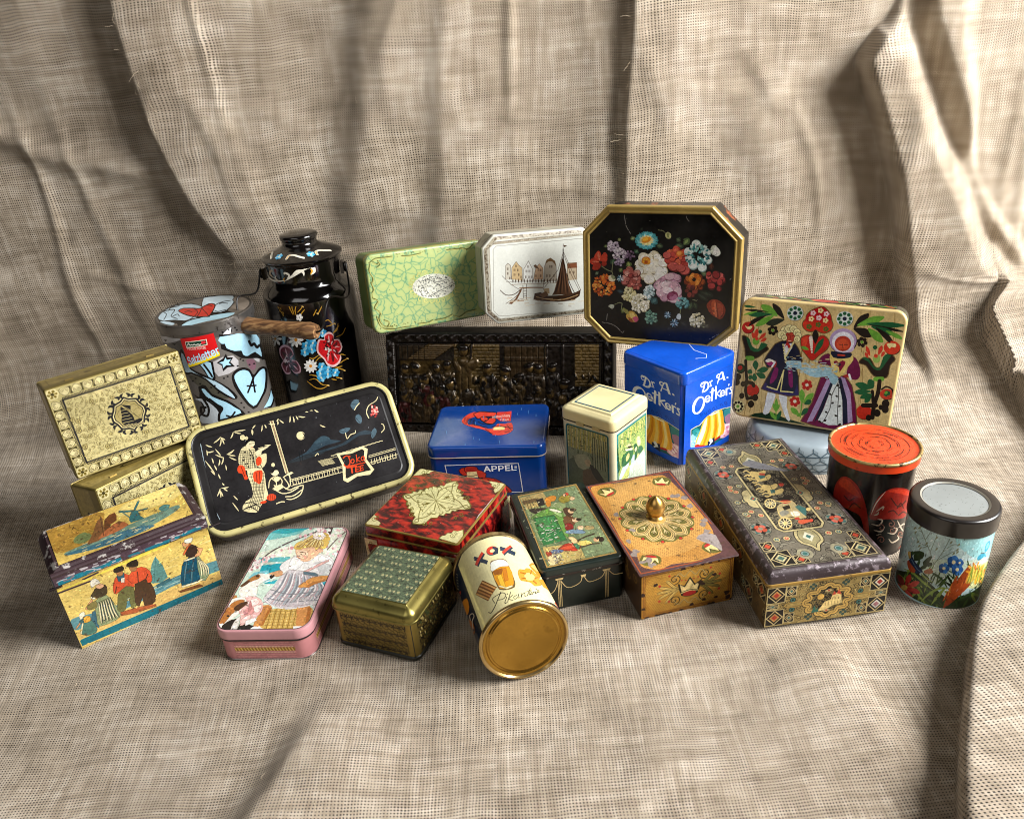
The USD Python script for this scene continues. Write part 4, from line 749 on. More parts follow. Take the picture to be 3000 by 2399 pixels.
# ------------------------------------------------------------------ beer snack can lying on the tins
def snack_can():
    C = np.array((-.008, .7321, .0575)); ph_, th = 1.8063, -.0757; r, L = .0577, .1725
    ax = np.array([math.cos(th) * math.cos(ph_), math.cos(th) * math.sin(ph_), math.sin(th)]); y = np.array([0, 0, -1.]); y = y - ax * (y @ ax); y /= np.linalg.norm(y); x = np.cross(y, ax)
    M = np.eye(4); M[:3, 0], M[:3, 1], M[:3, 2], M[:3, 3] = x, y, ax, C
    t = thing('snack_can', 'cream can lying tipped with its gold base forward, printed with a beer glass and XOX', 'can', M)
    gold = paint('brushed_gold', 'b48a3a', rough=.17, metal=.9, wear=.35, wearcol='7d5c22', wscale=45, thr=.6, bumpd=.0006); rim = paint('gold_rim', 'c9ad76', rough=.2, metal=.9); bodym = paint('navy_print', '16243c', rough=.22, coat=.3)
    obj('body', lathe([(r - .002, .002), (r - .0015, .004), (r - .0015, L - .004), (r - .002, L - .002)]), bodym, t)
    obj('base_rim', lathe([(r - .0045, .0014), (r - .003, -.0012), (r - .001, -.0012), (r + .0005, .0008), (r + .0005, .003), (r - .001, .0042)], caps=False), rim, t, smooth=60)
    obj('base', lathe([(.0004, .0010), (r * .45, .0011), (r - .0145, .0010), (r - .013, .0003), (r - .0115, .0012), (r - .010, .0005), (r - .0085, .0017), (r - .007, .0008), (r - .0045, .0010)], caps=False), gold, t, smooth=40)
    obj('lid_rim', lathe([(r - .001, L - .010), (r + .0008, L - .009), (r + .0008, L - .0012), (r - .001, L), (.001, L)], caps=False), rim, t, smooth=40)
    o, k = (950, 1520), 770 / 2156; f = unroll(M, r - .0015, o, k); a = Art()
    a.p('efe6ae', '1100 380 1160 240 1300 170 1430 140 1560 150 1640 190 1720 330 1800 520 1870 640 1925 740 1700 690 1500 740 1300 930 1200 650')
    a.p('1d5f92', '1640 200 1690 270 1790 470 1870 610 1920 740 2000 760 1900 500 1720 240'); a.p('d8452f', '1885 690 1930 745 1960 740 1900 680')
    # XOX
    for (x0, y0, x1, y1, c_) in ((1228, 318, 1334, 350, 'd8402c'), (1300, 275, 1246, 378, 'd8402c'), (1440, 236, 1560, 282, 'd8402c'), (1532, 222, 1462, 282, 'd8402c')): a.l('23344a', 32, [(x0 + 6, y0 + 8), (x1 + 6, y1 + 8)], 0, 2)
    for (x0, y0, x1, y1, c_) in ((1228, 318, 1334, 350, '23344a'), (1300, 275, 1246, 378, 'd8402c'), (1440, 236, 1560, 282, '23344a'), (1532, 222, 1462, 282, 'd8402c')): a.l(c_, 22, [(x0, y0), (x1, y1)], 0, 2)
    a.c('23344a', 1378, 262, 50, 38, -15); a.c('d8402c', 1376, 258, 46, 34, -15); a.p('23344a', '1380 225 1430 240 1425 285 1385 300', 0); a.c('efe6ae', 1378, 262, 20, 14, -15)
    i0 = len(a.s)
    # glass
    a.p('6a5a34', '1362 360 1400 338 1450 330 1495 345 1530 430 1562 510 1560 560 1500 580 1450 580 1425 560 1380 450', 2); a.p('eef0e4', '1366 362 1402 340 1450 333 1492 347 1512 390 1380 430 1368 400', 2); a.p('e59a1c', '1382 432 1510 388 1552 500 1545 550 1495 568 1450 572 1432 550', 2); a.p('9a5a1c', '1385 432 1460 405 1455 450 1400 460'); a.p('f4c33c', '1420 470 1450 455 1490 560 1455 565'); a.p('c97a16', '1460 410 1490 400 1510 500 1480 510'); a.p('f6e9b0', '1430 555 1500 575 1545 555 1540 545 1490 562 1440 545')
    # wafer
    a.p('7a4618', '1300 505 1415 560 1345 672 1245 620', 0)
    for kk in range(5): a.l('c9884a' if kk % 2 else 'e0a862', 13, [(1297 - kk * 11, 520 + kk * 24), (1402 - kk * 14, 568 + kk * 22)], 0)
    # pretzel flower
    a.p('e09a34', '1590 450 1600 415 1640 420 1660 405 1700 420 1730 450 1770 470 1760 500 1780 540 1740 550 1720 545 1690 520 1640 510 1610 500', 3); a.p('f4cf7c', '1640 465 1670 440 1715 460 1730 490 1700 505 1660 500', 3); a.p('e09a34', '1680 380 1730 365 1780 440 1770 470 1730 440', 2); a.p('f4cf7c', '1690 385 1725 375 1765 435 1740 430')
    for s in ('1610 440 1650 450', '1620 490 1650 485', '1700 425 1690 450', '1750 480 1725 490', '1740 530 1715 510'): a.l('b56f1c', 5, s, 0)
    a.p('e09a34', '1760 500 1800 500 1850 570 1860 600 1800 560'); a.p('d98a2c', '1135 690 1170 650 1190 720 1180 780 1150 780', 2); a.p('b5651c', '1180 830 1220 850 1235 930 1200 960', 2); a.p('c9302a', '1110 600 1122 590 1120 620'); a.l('d9d3c4', 5, '1200 830 1195 790 1220 775 1230 800 1215 840 1225 920', 3); a.c('16243c', 1225, 910, 8)
    a.ink(i0, '7a4a18', 2.2)
    # script
    for s, w in (('1450 600 1425 660 1400 720 1370 770 1350 765', 7), ('1400 690 1382 655 1420 625 1465 605 1490 625 1470 655 1430 665', 6), ('1497 640 1482 690 1500 685', 6), ('1530 600 1505 680', 6), ('1545 625 1515 655 1550 668', 5), ('1580 625 1555 640 1565 658 1590 640 1595 615 1590 645 1605 645', 5), ('1620 610 1615 645 1625 620 1645 608 1645 635 1660 630', 5), ('1690 570 1665 630', 6), ('1650 600 1700 585', 4), ('1680 625 1700 605 1690 595 1680 620 1705 618', 5), ('1712 600 1708 618 1718 600 1730 600', 5), ('1735 595 1730 612 1742 608', 5), ('1745 605 1762 590 1752 582 1745 600 1765 600', 5)): a.l('1c1a1e', w, s, 4)
    for x, y in ((1502, 615), (1738, 575)): a.c('1c1a1e', x, y, 5)
    for x in range(6): a.l('e8ddb0', 2.5, [(1085 + x * 2, 450 + x * 24), (1095 + x * 2, 458 + x * 24)], 0)
    print_on(t, 'printed_wrap', a, BR['clean'], 2 * math.pi * (r - .0015), L - .010, around(r - .0015), f=f, strip=.004, var=.1)
snack_can()

def orange_tin():
    M = upright((.5205, .9615, 0)); r, zb, zt = .0605, .1485, .163
    t = thing('orange_tin', 'round tin with worn orange lid of ring pattern and dark sides with red arches', 'tin', M)
    blk = paint('dark_brown_tin', '120b0a', rough=.22, coat=.4, spec=.5); org = paint('orange_lid', 'd9431c', rough=.3, wear=.55, wearcol='54200f', wscale=110, thr=.60)
    gr = paint('worn_gold_rim', 'b39a63', rough=.35, metal=.7, wear=.95, wearcol='2a1c12', wscale=90, thr=.55)
    obj('body', lathe([(r - .004, 0), (r - .001, .0015), (r - .001, .003), (r - .002, .005), (r - .002, zb), (r - .004, zb + .001)]), blk, t)
    obj('lid', lathe([(r - .0005, zb - .002), (r + .0015, zb - .001), (r + .0015, zt - .004), (r, zt - .0035)], caps=False), org, t, smooth=40)
    obj('lid_rim', lathe([(r + .0012, zt - .0045), (r + .0028, zt - .0035), (r + .0028, zt - .001), (r + .001, zt + .0004), (r - .001, zt), (r - .002, zt - .002)], caps=False), gr, t, smooth=60)
    obj('lid_top', lathe([(r - .0018, zt - .0018), (r - .006, zt - .0026), (r - .008, zt - .0022), (.0004, zt - .0022)], caps=False), org, t, smooth=40)
    a = Art()
    for q, w in ((.010, .0009), (.0125, .0006), (.021, .001), (.0235, .0007), (.031, .001), (.0335, .0006), (.039, .0009), (.0415, .0006), (.046, .0007)):
        for j in range(9):
            a0 = rng.uniform(0, 6.28); tt = np.linspace(a0, a0 + rng.uniform(.35, .75), 8); qq = q + rng.normal(0, .0003); a.geo('4a1c0e', LineString(np.column_stack([1 + qq * np.cos(tt), 1 + qq * np.sin(tt)])).buffer(w / 2, quad_segs=1))
    for j in range(160): q, an = .052 * math.sqrt(rng.random()), rng.uniform(0, 6.28); a.c('5c2410', 1 + q * math.cos(an), 1 + q * math.sin(an), rng.uniform(.0003, .0007), n=1)
    print_on(t, 'ring_pattern', a, BR['flat'], 2, 2, disc_place(zt - .0021))
    o, k = (2380, 1200), 620 / 1724; f = unroll(M, r - .002, o, k); a = Art(); R_ = '9c2116'
    a.p(R_, '172 720 186 620 235 550 295 552 370 620 420 730 447 850 462 1010 430 1000 390 870 330 830 250 790 190 780', 3); a.p('c03a1e', '215 600 245 560 290 570 350 630 400 720 330 690 260 640', 3)
    a.p(R_, '470 890 490 800 540 710 620 650 700 635 780 650 800 700 780 800 740 880 600 890', 3); a.p('c9341c', '620 665 700 645 775 660 790 700 700 680', 3); a.p('b4371d', '640 1180 700 1130 730 1080 730 1160 660 1190'); a.p('a82a18', '430 900 460 960 462 1010 430 960')
    for s in ('520 830 560 800 580 790 570 820', '500 860 530 850 540 830', '480 930 540 940 570 900 530 890', '500 980 560 990 590 950', '700 960 740 930 760 940', '610 1000 660 1010 690 970 660 960', '520 1020 560 1010', '620 1050 650 1080 700 1050 690 1020', '690 900 720 960 740 990'): a.taper('cbb9a2', 12, s, 3)
    for s in ('640 720 700 790 760 740', '690 800 720 760 740 800', '620 830 660 820 690 850', '260 700 300 740 340 720', '300 800 340 760 390 800', '700 860 740 830 770 850'): a.l('45100b', 10, s, 3)
    for x, y in ((560, 960), (640, 930), (720, 1010), (560, 1060), (650, 980)): spiral(a, '8d5a4a', 6, x, y, 32, x, 1.1)
    a.taper('e8d9c4', 8, '475 860 520 760 600 660')
    print_on(t, 'printed_body', a, BR['flat'], 2 * math.pi * (r - .002), zb - .001, around(r - .002), f=f, strip=.004)
orange_tin()

def white_tin():
    M = upright((.5705, .834, 0)); r, zb, zt = .0518, .1188, .1455
    t = thing('flower_tin', 'pale blue round tin with meadow flowers, bird and butterfly, white lid ringed in black', 'tin', M)
    blk = paint('black_lid', '1b1614', rough=.28, coat=.3); wh = paint('speckled_white', '868b89', rough=.45, wear=.9, wearcol='2a2624', wscale=260, thr=.70); sky = paint('pale_blue_tin', 'bfe0e0', rough=.3)
    obj('body', lathe([(r - .003, 0), (r, .001), (r + .0008, .002), (r + .0008, .0035), (r, .0045), (r, zb + .001), (r - .002, zb + .002)]), sky, t)
    obj('lid', lathe([(r + .0004, zb), (r + .0022, zb + .0012), (r + .0022, zt - .004), (r + .0008, zt - .001), (r - .002, zt), (r - .010, zt), (r - .0125, zt - .0016), (r - .014, zt - .0022)], caps=False), blk, t, smooth=50)
    obj('lid_disc', lathe([(r - .0128, zt - .0020), (.0004, zt - .0020)], caps=False), wh, t)
    obj('lid_halo', lathe([(r - .0105, zt + .0001), (r - .0128, zt - .0014)], caps=False), paint('faded_ring', '8b8678', rough=.5, wear=.6, wearcol='868b89', wscale=200, thr=.55), t)
    dots = Art(); [dots.c('3a3632', 1 + q_ * math.cos(an), 1 + q_ * math.sin(an), .00045, n=2) for q_, an in zip(.036 * np.sqrt(rng.random(60)), rng.uniform(0, 6.28, 60))]; print_on(t, 'lid_specks', dots, BR['flat'], 2, 2, disc_place(zt - .0019), var=0)
    o, k = (2380, 1200), 620 / 1724; f = unroll(M, r, o, k); a = Art()
    a.p('c3dfdf', '500 700 1700 700 1700 1800 500 1800'); a.p('9fd8dc', '1150 1000 1600 900 1600 1250 1300 1200', 2); a.p('cfe3d0', '960 1220 1250 1230 1450 1200 1400 1400 900 1400', 2); a.p('d9dca0', '1200 1350 1420 1230 1400 1420 1250 1450', 2)
    a.p('2a3a1e', '690 1300 800 1320 900 1350 1000 1450 1100 1540 1250 1500 1400 1380 1500 1420 1350 1640 1100 1700 800 1600 650 1450')
    for kk in range(120):
        x, y = rng.uniform(680, 1400), rng.uniform(1330, 1640); L = rng.uniform(60, 160); an = rng.choice([-1.2, -.8, -2.2, -1.6, -2.6]) + rng.normal(0, .15)
        a.drop(('46602a', '1d2a14', '6f8a34', '2c4a24', '8ea048', '37512a')[kk % 6], x, y, x + L * math.cos(an), y + L * math.sin(an), rng.uniform(10, 24))
    for s in ('740 1290 820 1330 900 1400 1000 1480', '700 1330 780 1410 860 1480', '960 1600 1030 1500 1100 1440', '880 1570 950 1500 1060 1450 1200 1490'): a.taper('8da64a', 18, s)
    # grass panicle
    for s in ('990 1260 960 1160 920 1060 880 960', '990 1260 1060 1160 1120 1050', '940 1110 870 1080 840 1000', '960 1160 1000 1060 1030 980', '1010 1230 1100 1180 1180 1140', '920 1060 960 1000 965 950', '1060 1160 1140 1100 1200 1100', '900 1000 840 960', '940 1110 880 1130'): a.l('75806a', 5, s, 3)
    for x, y in ((840, 1000), (870, 965), (880, 955), (965, 955), (835, 965), (870, 1110), (860, 1075), (1030, 985), (1010, 1045), (1180, 1140), (1190, 1100), (1180, 1160), (1130, 1080), (1010, 1135), (880, 1130), (1150, 1170), (930, 1090)): a.drop('8a9070', x - 10, y + 12, x + 12, y - 12, 15)
    # leaves, bird, shell, flowers
    for s in ('830 1230 840 1150 910 1160 900 1210', '900 1240 960 1190 975 1210 920 1270', '800 1200 790 1160 850 1150', '870 1290 950 1240 980 1260 900 1300'): a.p('33452a', s, 2)
    a.p('23324f', '780 1160 800 1150 815 1190 840 1240 900 1310 880 1330 820 1320 780 1250 790 1200', 2); a.p('b5502c', '780 1220 800 1250 850 1320 800 1320 775 1260', 2); a.p('c9a858', '778 1160 800 1155 805 1200 790 1210', 2); a.l('5f7d9a', 6, '810 1220 850 1290 890 1325'); a.p('a86a45', '910 1310 960 1290 985 1310 970 1335 920 1335', 2)
    for x, y, r_ in ((1072, 1290, 46), (1150, 1240, 56), (1180, 1300, 50), (1200, 1245, 34)): a.flower(x, y, r_, ['2a62a8', '3f7cc2', '1d4a86'], 5, w=r_ * 1.0, cc='f2e7b4', rc=.28)
    for s in ('1080 1340 1090 1400', '1160 1320 1130 1400', '1190 1330 1180 1400'): a.l('2c4424', 6, s, 0)
    a.flower(755, 1450, 130, ['b5322c', 'c9473a', '8e2520'], 8, w=46, rot=20, sq=.9); a.c('d9b45a', 750, 1448, 26, 22)
    for kk in range(14): x, y = 1060 + kk * 18, 1560 - kk * 14; a.drop(('c8642c', '8a3a1c', 'dc8a3e', 'a84a22')[kk % 4], x, y, x + rng.uniform(40, 110), y - rng.uniform(90, 190), 30)
    for s in ('1060 1630 1130 1500 1210 1380 1290 1250', '1090 1600 1180 1500 1260 1420 1330 1350'): a.taper('a8481f', 46, s)
    a.flower(1340, 1330, 95, ['e8962c', 'f2b84a', 'd9752a'], 12, w=26, cc='b5561c', rc=.25, rot=10)
    for kk in range(20): x = 1250 + kk * 8; a.taper(('c9b83c', '7d9a3a', 'e0cf60')[kk % 3], 9, [(x, 1420), (x + 15 + rng.uniform(0, 20), 1340), (x + 45 + rng.uniform(-20, 20), 1240 + rng.uniform(-20, 40))])
    a.p('2fa3c4', '1400 1150 1415 1090 1445 1065 1440 1110 1415 1155', 2); a.p('2fa3c4', '1340 1220 1355 1185 1400 1165 1395 1195 1360 1225', 2); a.p('7fd0dc', '1408 1140 1420 1095 1438 1080 1430 1115', 2); a.l('4a4a40', 6, '1370 1170 1410 1160', 0); a.l('4a4a40', 3, '1375 1168 1380 1130', 0); a.p('2fa3c4', '1405 1165 1415 1200 1395 1190')
    a.dabs(1200, 12, .16, 9, -60)
    print_on(t, 'printed_body', a, BR['flat'], 2 * math.pi * r, zb - .0045, lambda uv: around(r)(uv + [[0, .0045]]), f=lambda P: f(P) - [[0, .0045]], strip=.004)
white_tin()

def bowl():
    M = upright((.53, 1.228, 0)); t = thing('white_bowl', 'pale blue-grey bowl with line pattern, upturned under the folk figures tin', 'bowl', M)
    m = paint('pale_glaze', '8b979d', rough=.35); prof = [(.097, 0), (.1, .003), (.102, .02), (.1, .04), (.094, .054), (.085, .058), (.002, .058)]
    obj('bowl_body', lathe(prof), m, t, smooth=50); r = .1025; a = Art()
    for i in range(26):
        for j in range(4):
            x, y = i * .025 + (.0125 if j % 2 else 0), j * .014 - .002
            for s in (((x, y), (x + .0125, y + .007)), ((x + .0125, y + .007), (x + .025, y)), ((x + .0125, y + .007), (x + .0125, y + .014)), ((x, y), (x + .025, y))): a.geo('3f505a', LineString(s).buffer(.0008))
            for q in range(4): a.geo('56676f', LineString([(x + .0125 + q * .0025, y + .007 - q * .0014), (x + .0125 + q * .0025, y + .013 - q * .0014)]).buffer(.0003))
    P_ = np.array(prof); pl = lambda uv: (lambda rr: np.column_stack([(rr + .0006) * np.sin(uv[:, 0] / r - math.pi), -(rr + .0006) * np.cos(uv[:, 0] / r - math.pi), uv[:, 1]]))(np.interp(uv[:, 1], P_[:6, 1], P_[:6, 0]))
    print_on(t, 'line_pattern', a, BR['flat'], 2 * math.pi * r, .054, pl, strip=.008)
bowl()
# ------------------------------------------------------------------ black tea tin with a lady in a kimono
def tea_tin():
    W, H, D, r = .3511, .1951, .055, .036
    t = thing('tea_tin', 'black leaning tin with a gold edge showing a lady in a kimono under the moon', 'tin', pose((-.3576, 1.14, .1218), (-.7809, -.1772, .3029)))
    blk = paint('satin_black', '1d1b1b', rough=.33, wear=.5, wearcol='8d8d88', wscale=150, thr=.70); rim = paint('pale_gold_edge', 'd8cd8c', rough=.35, metal=.3, wear=.95, wearcol='4a3d22', wscale=75, thr=.57)
    dkb = paint('dark_side', '171210', rough=.3, metal=.2, wear=.5, wearcol='6a5a35', wscale=80, thr=.62)
    obj('lid', loft(W, H, r, [(.0125, .0030), (.0118, .0012), (.0105, .0002), (.009, 0)], cap1=False), blk, t)
    obj('gold_edge', loft(W, H, r, [(.0092, -.0002), (.006, -.0010), (.003, -.0006), (.0008, .0014), (0, .005), (.0003, .0085)], cap0=False, cap1=False), rim, t, smooth=60)
    obj('lid_panel', loft(W, H, r, [(.0125, .0029), (.0195, .0032), (.021, .0024), (.023, .0022)], cap1=False), blk, t, smooth=60)
    obj('body', loft(W, H, r, [(.001, .004), (.0006, .019), (.003, .0195), (.003, D - .004), (.006, D)]), dkb, t)
    a = Art(); q = [(25, 486), (1831, 13), (2127, 899), (266, 1468)]; Y, R_, B_ = 'ddd0a0', 'd5451f', '4b606b'
    a.p('222021', q)
    # mountains, post, moon
    a.p('2f3f49', '960 760 1130 670 1200 580 1260 530 1310 530 1350 560 1440 570 1300 610 1180 670 1100 700', 2); a.p('3a4e58', '1200 590 1265 530 1310 530 1340 555 1260 580', 2); a.p('2c3840', '1130 690 1300 640 1450 590 1600 490 1680 480 1740 510 1600 520 1480 600 1300 660', 2); a.p('262c30', '960 770 1100 700 1300 660 1280 680 1100 740')
    a.l(Y, 9, '812 390 950 850', 0); a.l(Y, 9, '836 385 972 850', 0); a.l('c8a27a', 5, '825 390 960 850', 0); a.c(Y, 1083, 524, 37); a.p('222021', '1095 495 1112 525 1098 552 1116 540 1122 515'); a.l('15181a', 8, '1068 660 1080 750', 0); a.l('15181a', 6, '1090 655 1100 740', 0)
    # bamboo
    for s in ('490 490 465 550', '490 490 560 505', '500 485 600 470', '380 535 315 590', '385 540 370 620', '385 540 410 600', '370 535 420 560', '245 605 305 625', '255 650 260 700', '250 670 320 660', '205 690 190 750', '330 640 380 700', '330 690 410 720', '300 720 315 770', '370 730 360 790', '405 710 385 780', '430 690 490 660', '430 690 500 645', '440 690 510 700', '450 710 520 740', '240 740 330 860', '290 830 330 870', '320 780 345 830', '355 860 375 905', '390 940 410 960', '420 780 430 830', '345 1060 375 985', '370 1000 400 1060', '370 1000 380 1070', '380 985 450 975', '400 985 440 1010', '480 1110 540 1190', '490 1050 530 1090', '655 465 690 410', '745 430 735 490', '765 425 780 460', '880 390 880 430', '895 385 935 415', '990 350 985 410', '1015 355 1025 410', '1040 350 1060 385', '1060 355 1125 360', '1095 295 1150 320', '1120 285 1190 305', '1200 295 1240 320', '800 420 860 420', '900 340 870 400', '1560 160 1620 150', '1250 430 1300 450'): a.taper(Y, 11, [pts(s)[0], pts(s).mean(0) + (3, 3), pts(s)[1]])
    a.l('9fb0b8', 6, '200 590 300 1090 370 1260', 3)
    # leaves and berries at the right
    for s in ('1520 250 1550 210 1590 210 1590 250 1555 300 1530 280', '1560 360 1590 335 1620 370 1610 420 1575 400', '1420 480 1480 455 1520 460 1480 500 1440 505', '1700 500 1730 455 1750 490 1720 545 1705 540'): a.p(B_, s, 2); c = pts(s); a.l('2a363d', 5, [c[0], c[3]], 0)
    for s in ('1555 300 1570 270 1597 240', '1475 500 1490 550 1520 515 1560 500 1562 480', '1790 495 1815 465 1808 430 1790 420', '1680 370 1660 320 1680 260 1740 220 1765 170', '1210 700 1230 680 1240 690'): a.l(Y, 7, s, 3)
    for kk in range(42): x, y = rng.normal(0, 1, 2); a.c(('e0605a', '8a2420', 'f0b0a0')[kk % 3], 1729 + x * 17, 308 + y * 20, 8)
    # water, railing
    for kk in range(7): y = 745 + kk * 7; a.l(Y if kk % 2 else 'b8ac80', 4, [(1235 + kk * 6 + j * 14, y - j * 3.2 + (4 if j % 2 else 0)) for j in range(9 + (kk == 0) * 5)], 2)
    a.l(Y, 6, [(1350 + j * 18, 700 - j * 5.4 + (4 if j % 2 else 0)) for j in range(26)], 2)
    for s in ('990 910 1450 790', '985 925 1450 803', '1000 965 1450 842', '1680 700 1920 630', '1680 715 1925 642', '1690 760 1940 684'): a.l(Y, 5, s, 0)
    for kk in range(20):
        x = 1010 + kk * 46
        if 1400 < x < 1690 or x > 1920: continue
        y = 915 - (x - 1000) * .262; a.l(Y, 5, [(x, y), (x + 8, y + 42), (x + 36, y + 34), (x + 28, y - 8)], 0)
    # badge
    a.p(Y, '1395 680 1520 660 1625 615 1670 640 1660 730 1728 820 1690 865 1580 880 1495 935 1455 915 1450 790'); a.p('201c1b', '1425 695 1530 680 1620 640 1640 655 1635 735 1700 825 1570 855 1490 900 1478 895 1475 790')
    for s, w in (('1456 720 1478 702 1516 706', 9), ('1500 706 1516 750 1504 784 1478 794 1462 776', 10), ('1532 732 1522 752 1538 766 1552 750 1546 732 1532 732', 7), ('1570 692 1576 756', 8), ('1598 712 1577 732 1606 750', 7), ('1638 706 1616 712 1616 738 1634 738 1638 706 1648 744', 7), ('1485 795 1645 760', 9), ('1490 805 1570 790', 11), ('1528 795 1535 848', 15), ('1565 800 1565 840', 11), ('1565 800 1595 795', 8), ('1565 820 1590 816', 8), ('1565 840 1600 833', 8), ('1605 790 1607 830', 11), ('1605 790 1632 783', 8), ('1605 810 1628 805', 8), ('1607 830 1634 822', 8)): a.l(R_, w, s, 3)
    # standing lady
    a.p(Y, '560 640 620 610 680 640 690 700 740 690 780 680 780 760 740 810 700 790 690 830 610 830 550 800 535 720', 2)
    for kk in range(9): a.l('2a2622', 4, [(548 + kk * 17, 660), (560 + kk * 17, 825)], 0); a.l('2a2622', 4, [(540, 660 + kk * 19), (690, 650 + kk * 19)], 0)
    for kk in range(14): a.c('2a2622', rng.uniform(560, 680), rng.uniform(650, 820), 8)
    a.l('2a2622', 8, '625 635 660 700 690 830', 3); a.l('2a2622', 7, '690 700 720 760 740 800', 3)
    a.p(Y, '610 830 740 810 770 900 780 980 800 1060 760 1100 720 1160 690 1200 570 1180 600 1100 660 1060 650 960', 2)
    for kk in range(8): a.l('2a2622', 5, [(640 + kk * 16, 850), (670 + kk * 13, 1000), (610 + kk * 18, 1170)], 3)
    for kk in range(10): a.l('2a2622', 4, [(625 + kk * 4, 860 + kk * 30), (770 - kk * 3, 850 + kk * 30)], 0)
    for s in ('570 1180 640 1150 710 1190', '590 1120 660 1110 720 1150', '600 1160 690 1130'): a.l('2a2622', 9, s, 3)
    a.p(R_, '525 810 550 780 590 800 600 860 620 900 590 910 570 860 535 850', 2); a.p(R_, '665 850 700 830 745 830 745 900 720 950 690 930 670 920', 2); a.p(R_, '690 730 720 705 740 730 735 770 700 790', 2); a.l('5a140a', 6, '690 850 700 930', 0); a.l('5a140a', 6, '720 840 725 940', 0); a.l('5a140a', 6, '560 800 590 880', 0)
    a.p('e6dab0', '600 600 620 570 665 565 680 600 640 640 610 630', 2); a.p('141213', '598 610 600 570 630 545 680 560 678 575 640 572 615 590', 2); a.l('2a2622', 4, '630 598 648 592', 0); a.l('2a2622', 4, '660 590 675 586', 0); a.c(R_, 655, 625, 5); a.flower(572, 540, 24, [Y], 5); a.flower(605, 545, 16, [Y], 5); a.drop(Y, 660, 520, 655, 470, 18)
    a.p('e6dab0', '680 670 720 640 800 610 815 605 790 630 740 660 735 690 690 700', 0); a.l(Y, 7, '710 635 750 625', 0); a.l(Y, 8, '770 610 815 605', 0)
    # kneeling lady
    a.p('2a2622', '800 920 850 880 920 890 940 950 920 1010 840 1020 800 980', 2)
    for s in ('800 980 810 920 840 890 870 900', '830 900 870 940 850 1000', '900 890 920 930 890 990', '840 990 900 960 980 1000 1030 980 1090 960 1105 970 1080 1040 1010 1080 960 1080', '860 1000 920 1030 990 1020 1060 980', '930 890 960 870 985 880 990 960 950 990', '940 900 970 940 980 970', '870 1120 910 1105 940 1105', '950 1060 1020 1050 1090 1000', '850 960 880 990 920 980'): a.l(Y, 9, s, 4)
    for s in ('845 895 880 880 905 900 870 930', '850 985 900 950 930 970 880 1010'): a.p(Y, s, 2)
    a.p('e6dab0', '820 850 850 815 880 830 890 855 860 880 835 870', 2); a.p('141213', '822 855 830 820 860 805 885 825 855 828 840 850', 2); a.flower(840, 780, 17, [Y], 5); a.p(Y, '955 860 1000 840 1020 850 985 870')
    a.c(R_, 825, 1065, 42, 30, -10); a.c(R_, 755, 1108, 30, 12, -15)
    for kk in range(4): a.l('5a140a', 4, [(800 + kk * 17, 1045), (802 + kk * 17, 1088)], 0)
    for kk in range(40): a.c('8f9396', rng.uniform(150, 1950), rng.uniform(150, 1300), rng.uniform(1.5, 4))
    print_on(t, 'printed_lid', a, BR['flat'], W, H, face_front(W, H, .0022), q, clip=rclip(W, H, r).buffer(-.0235))
tea_tin()

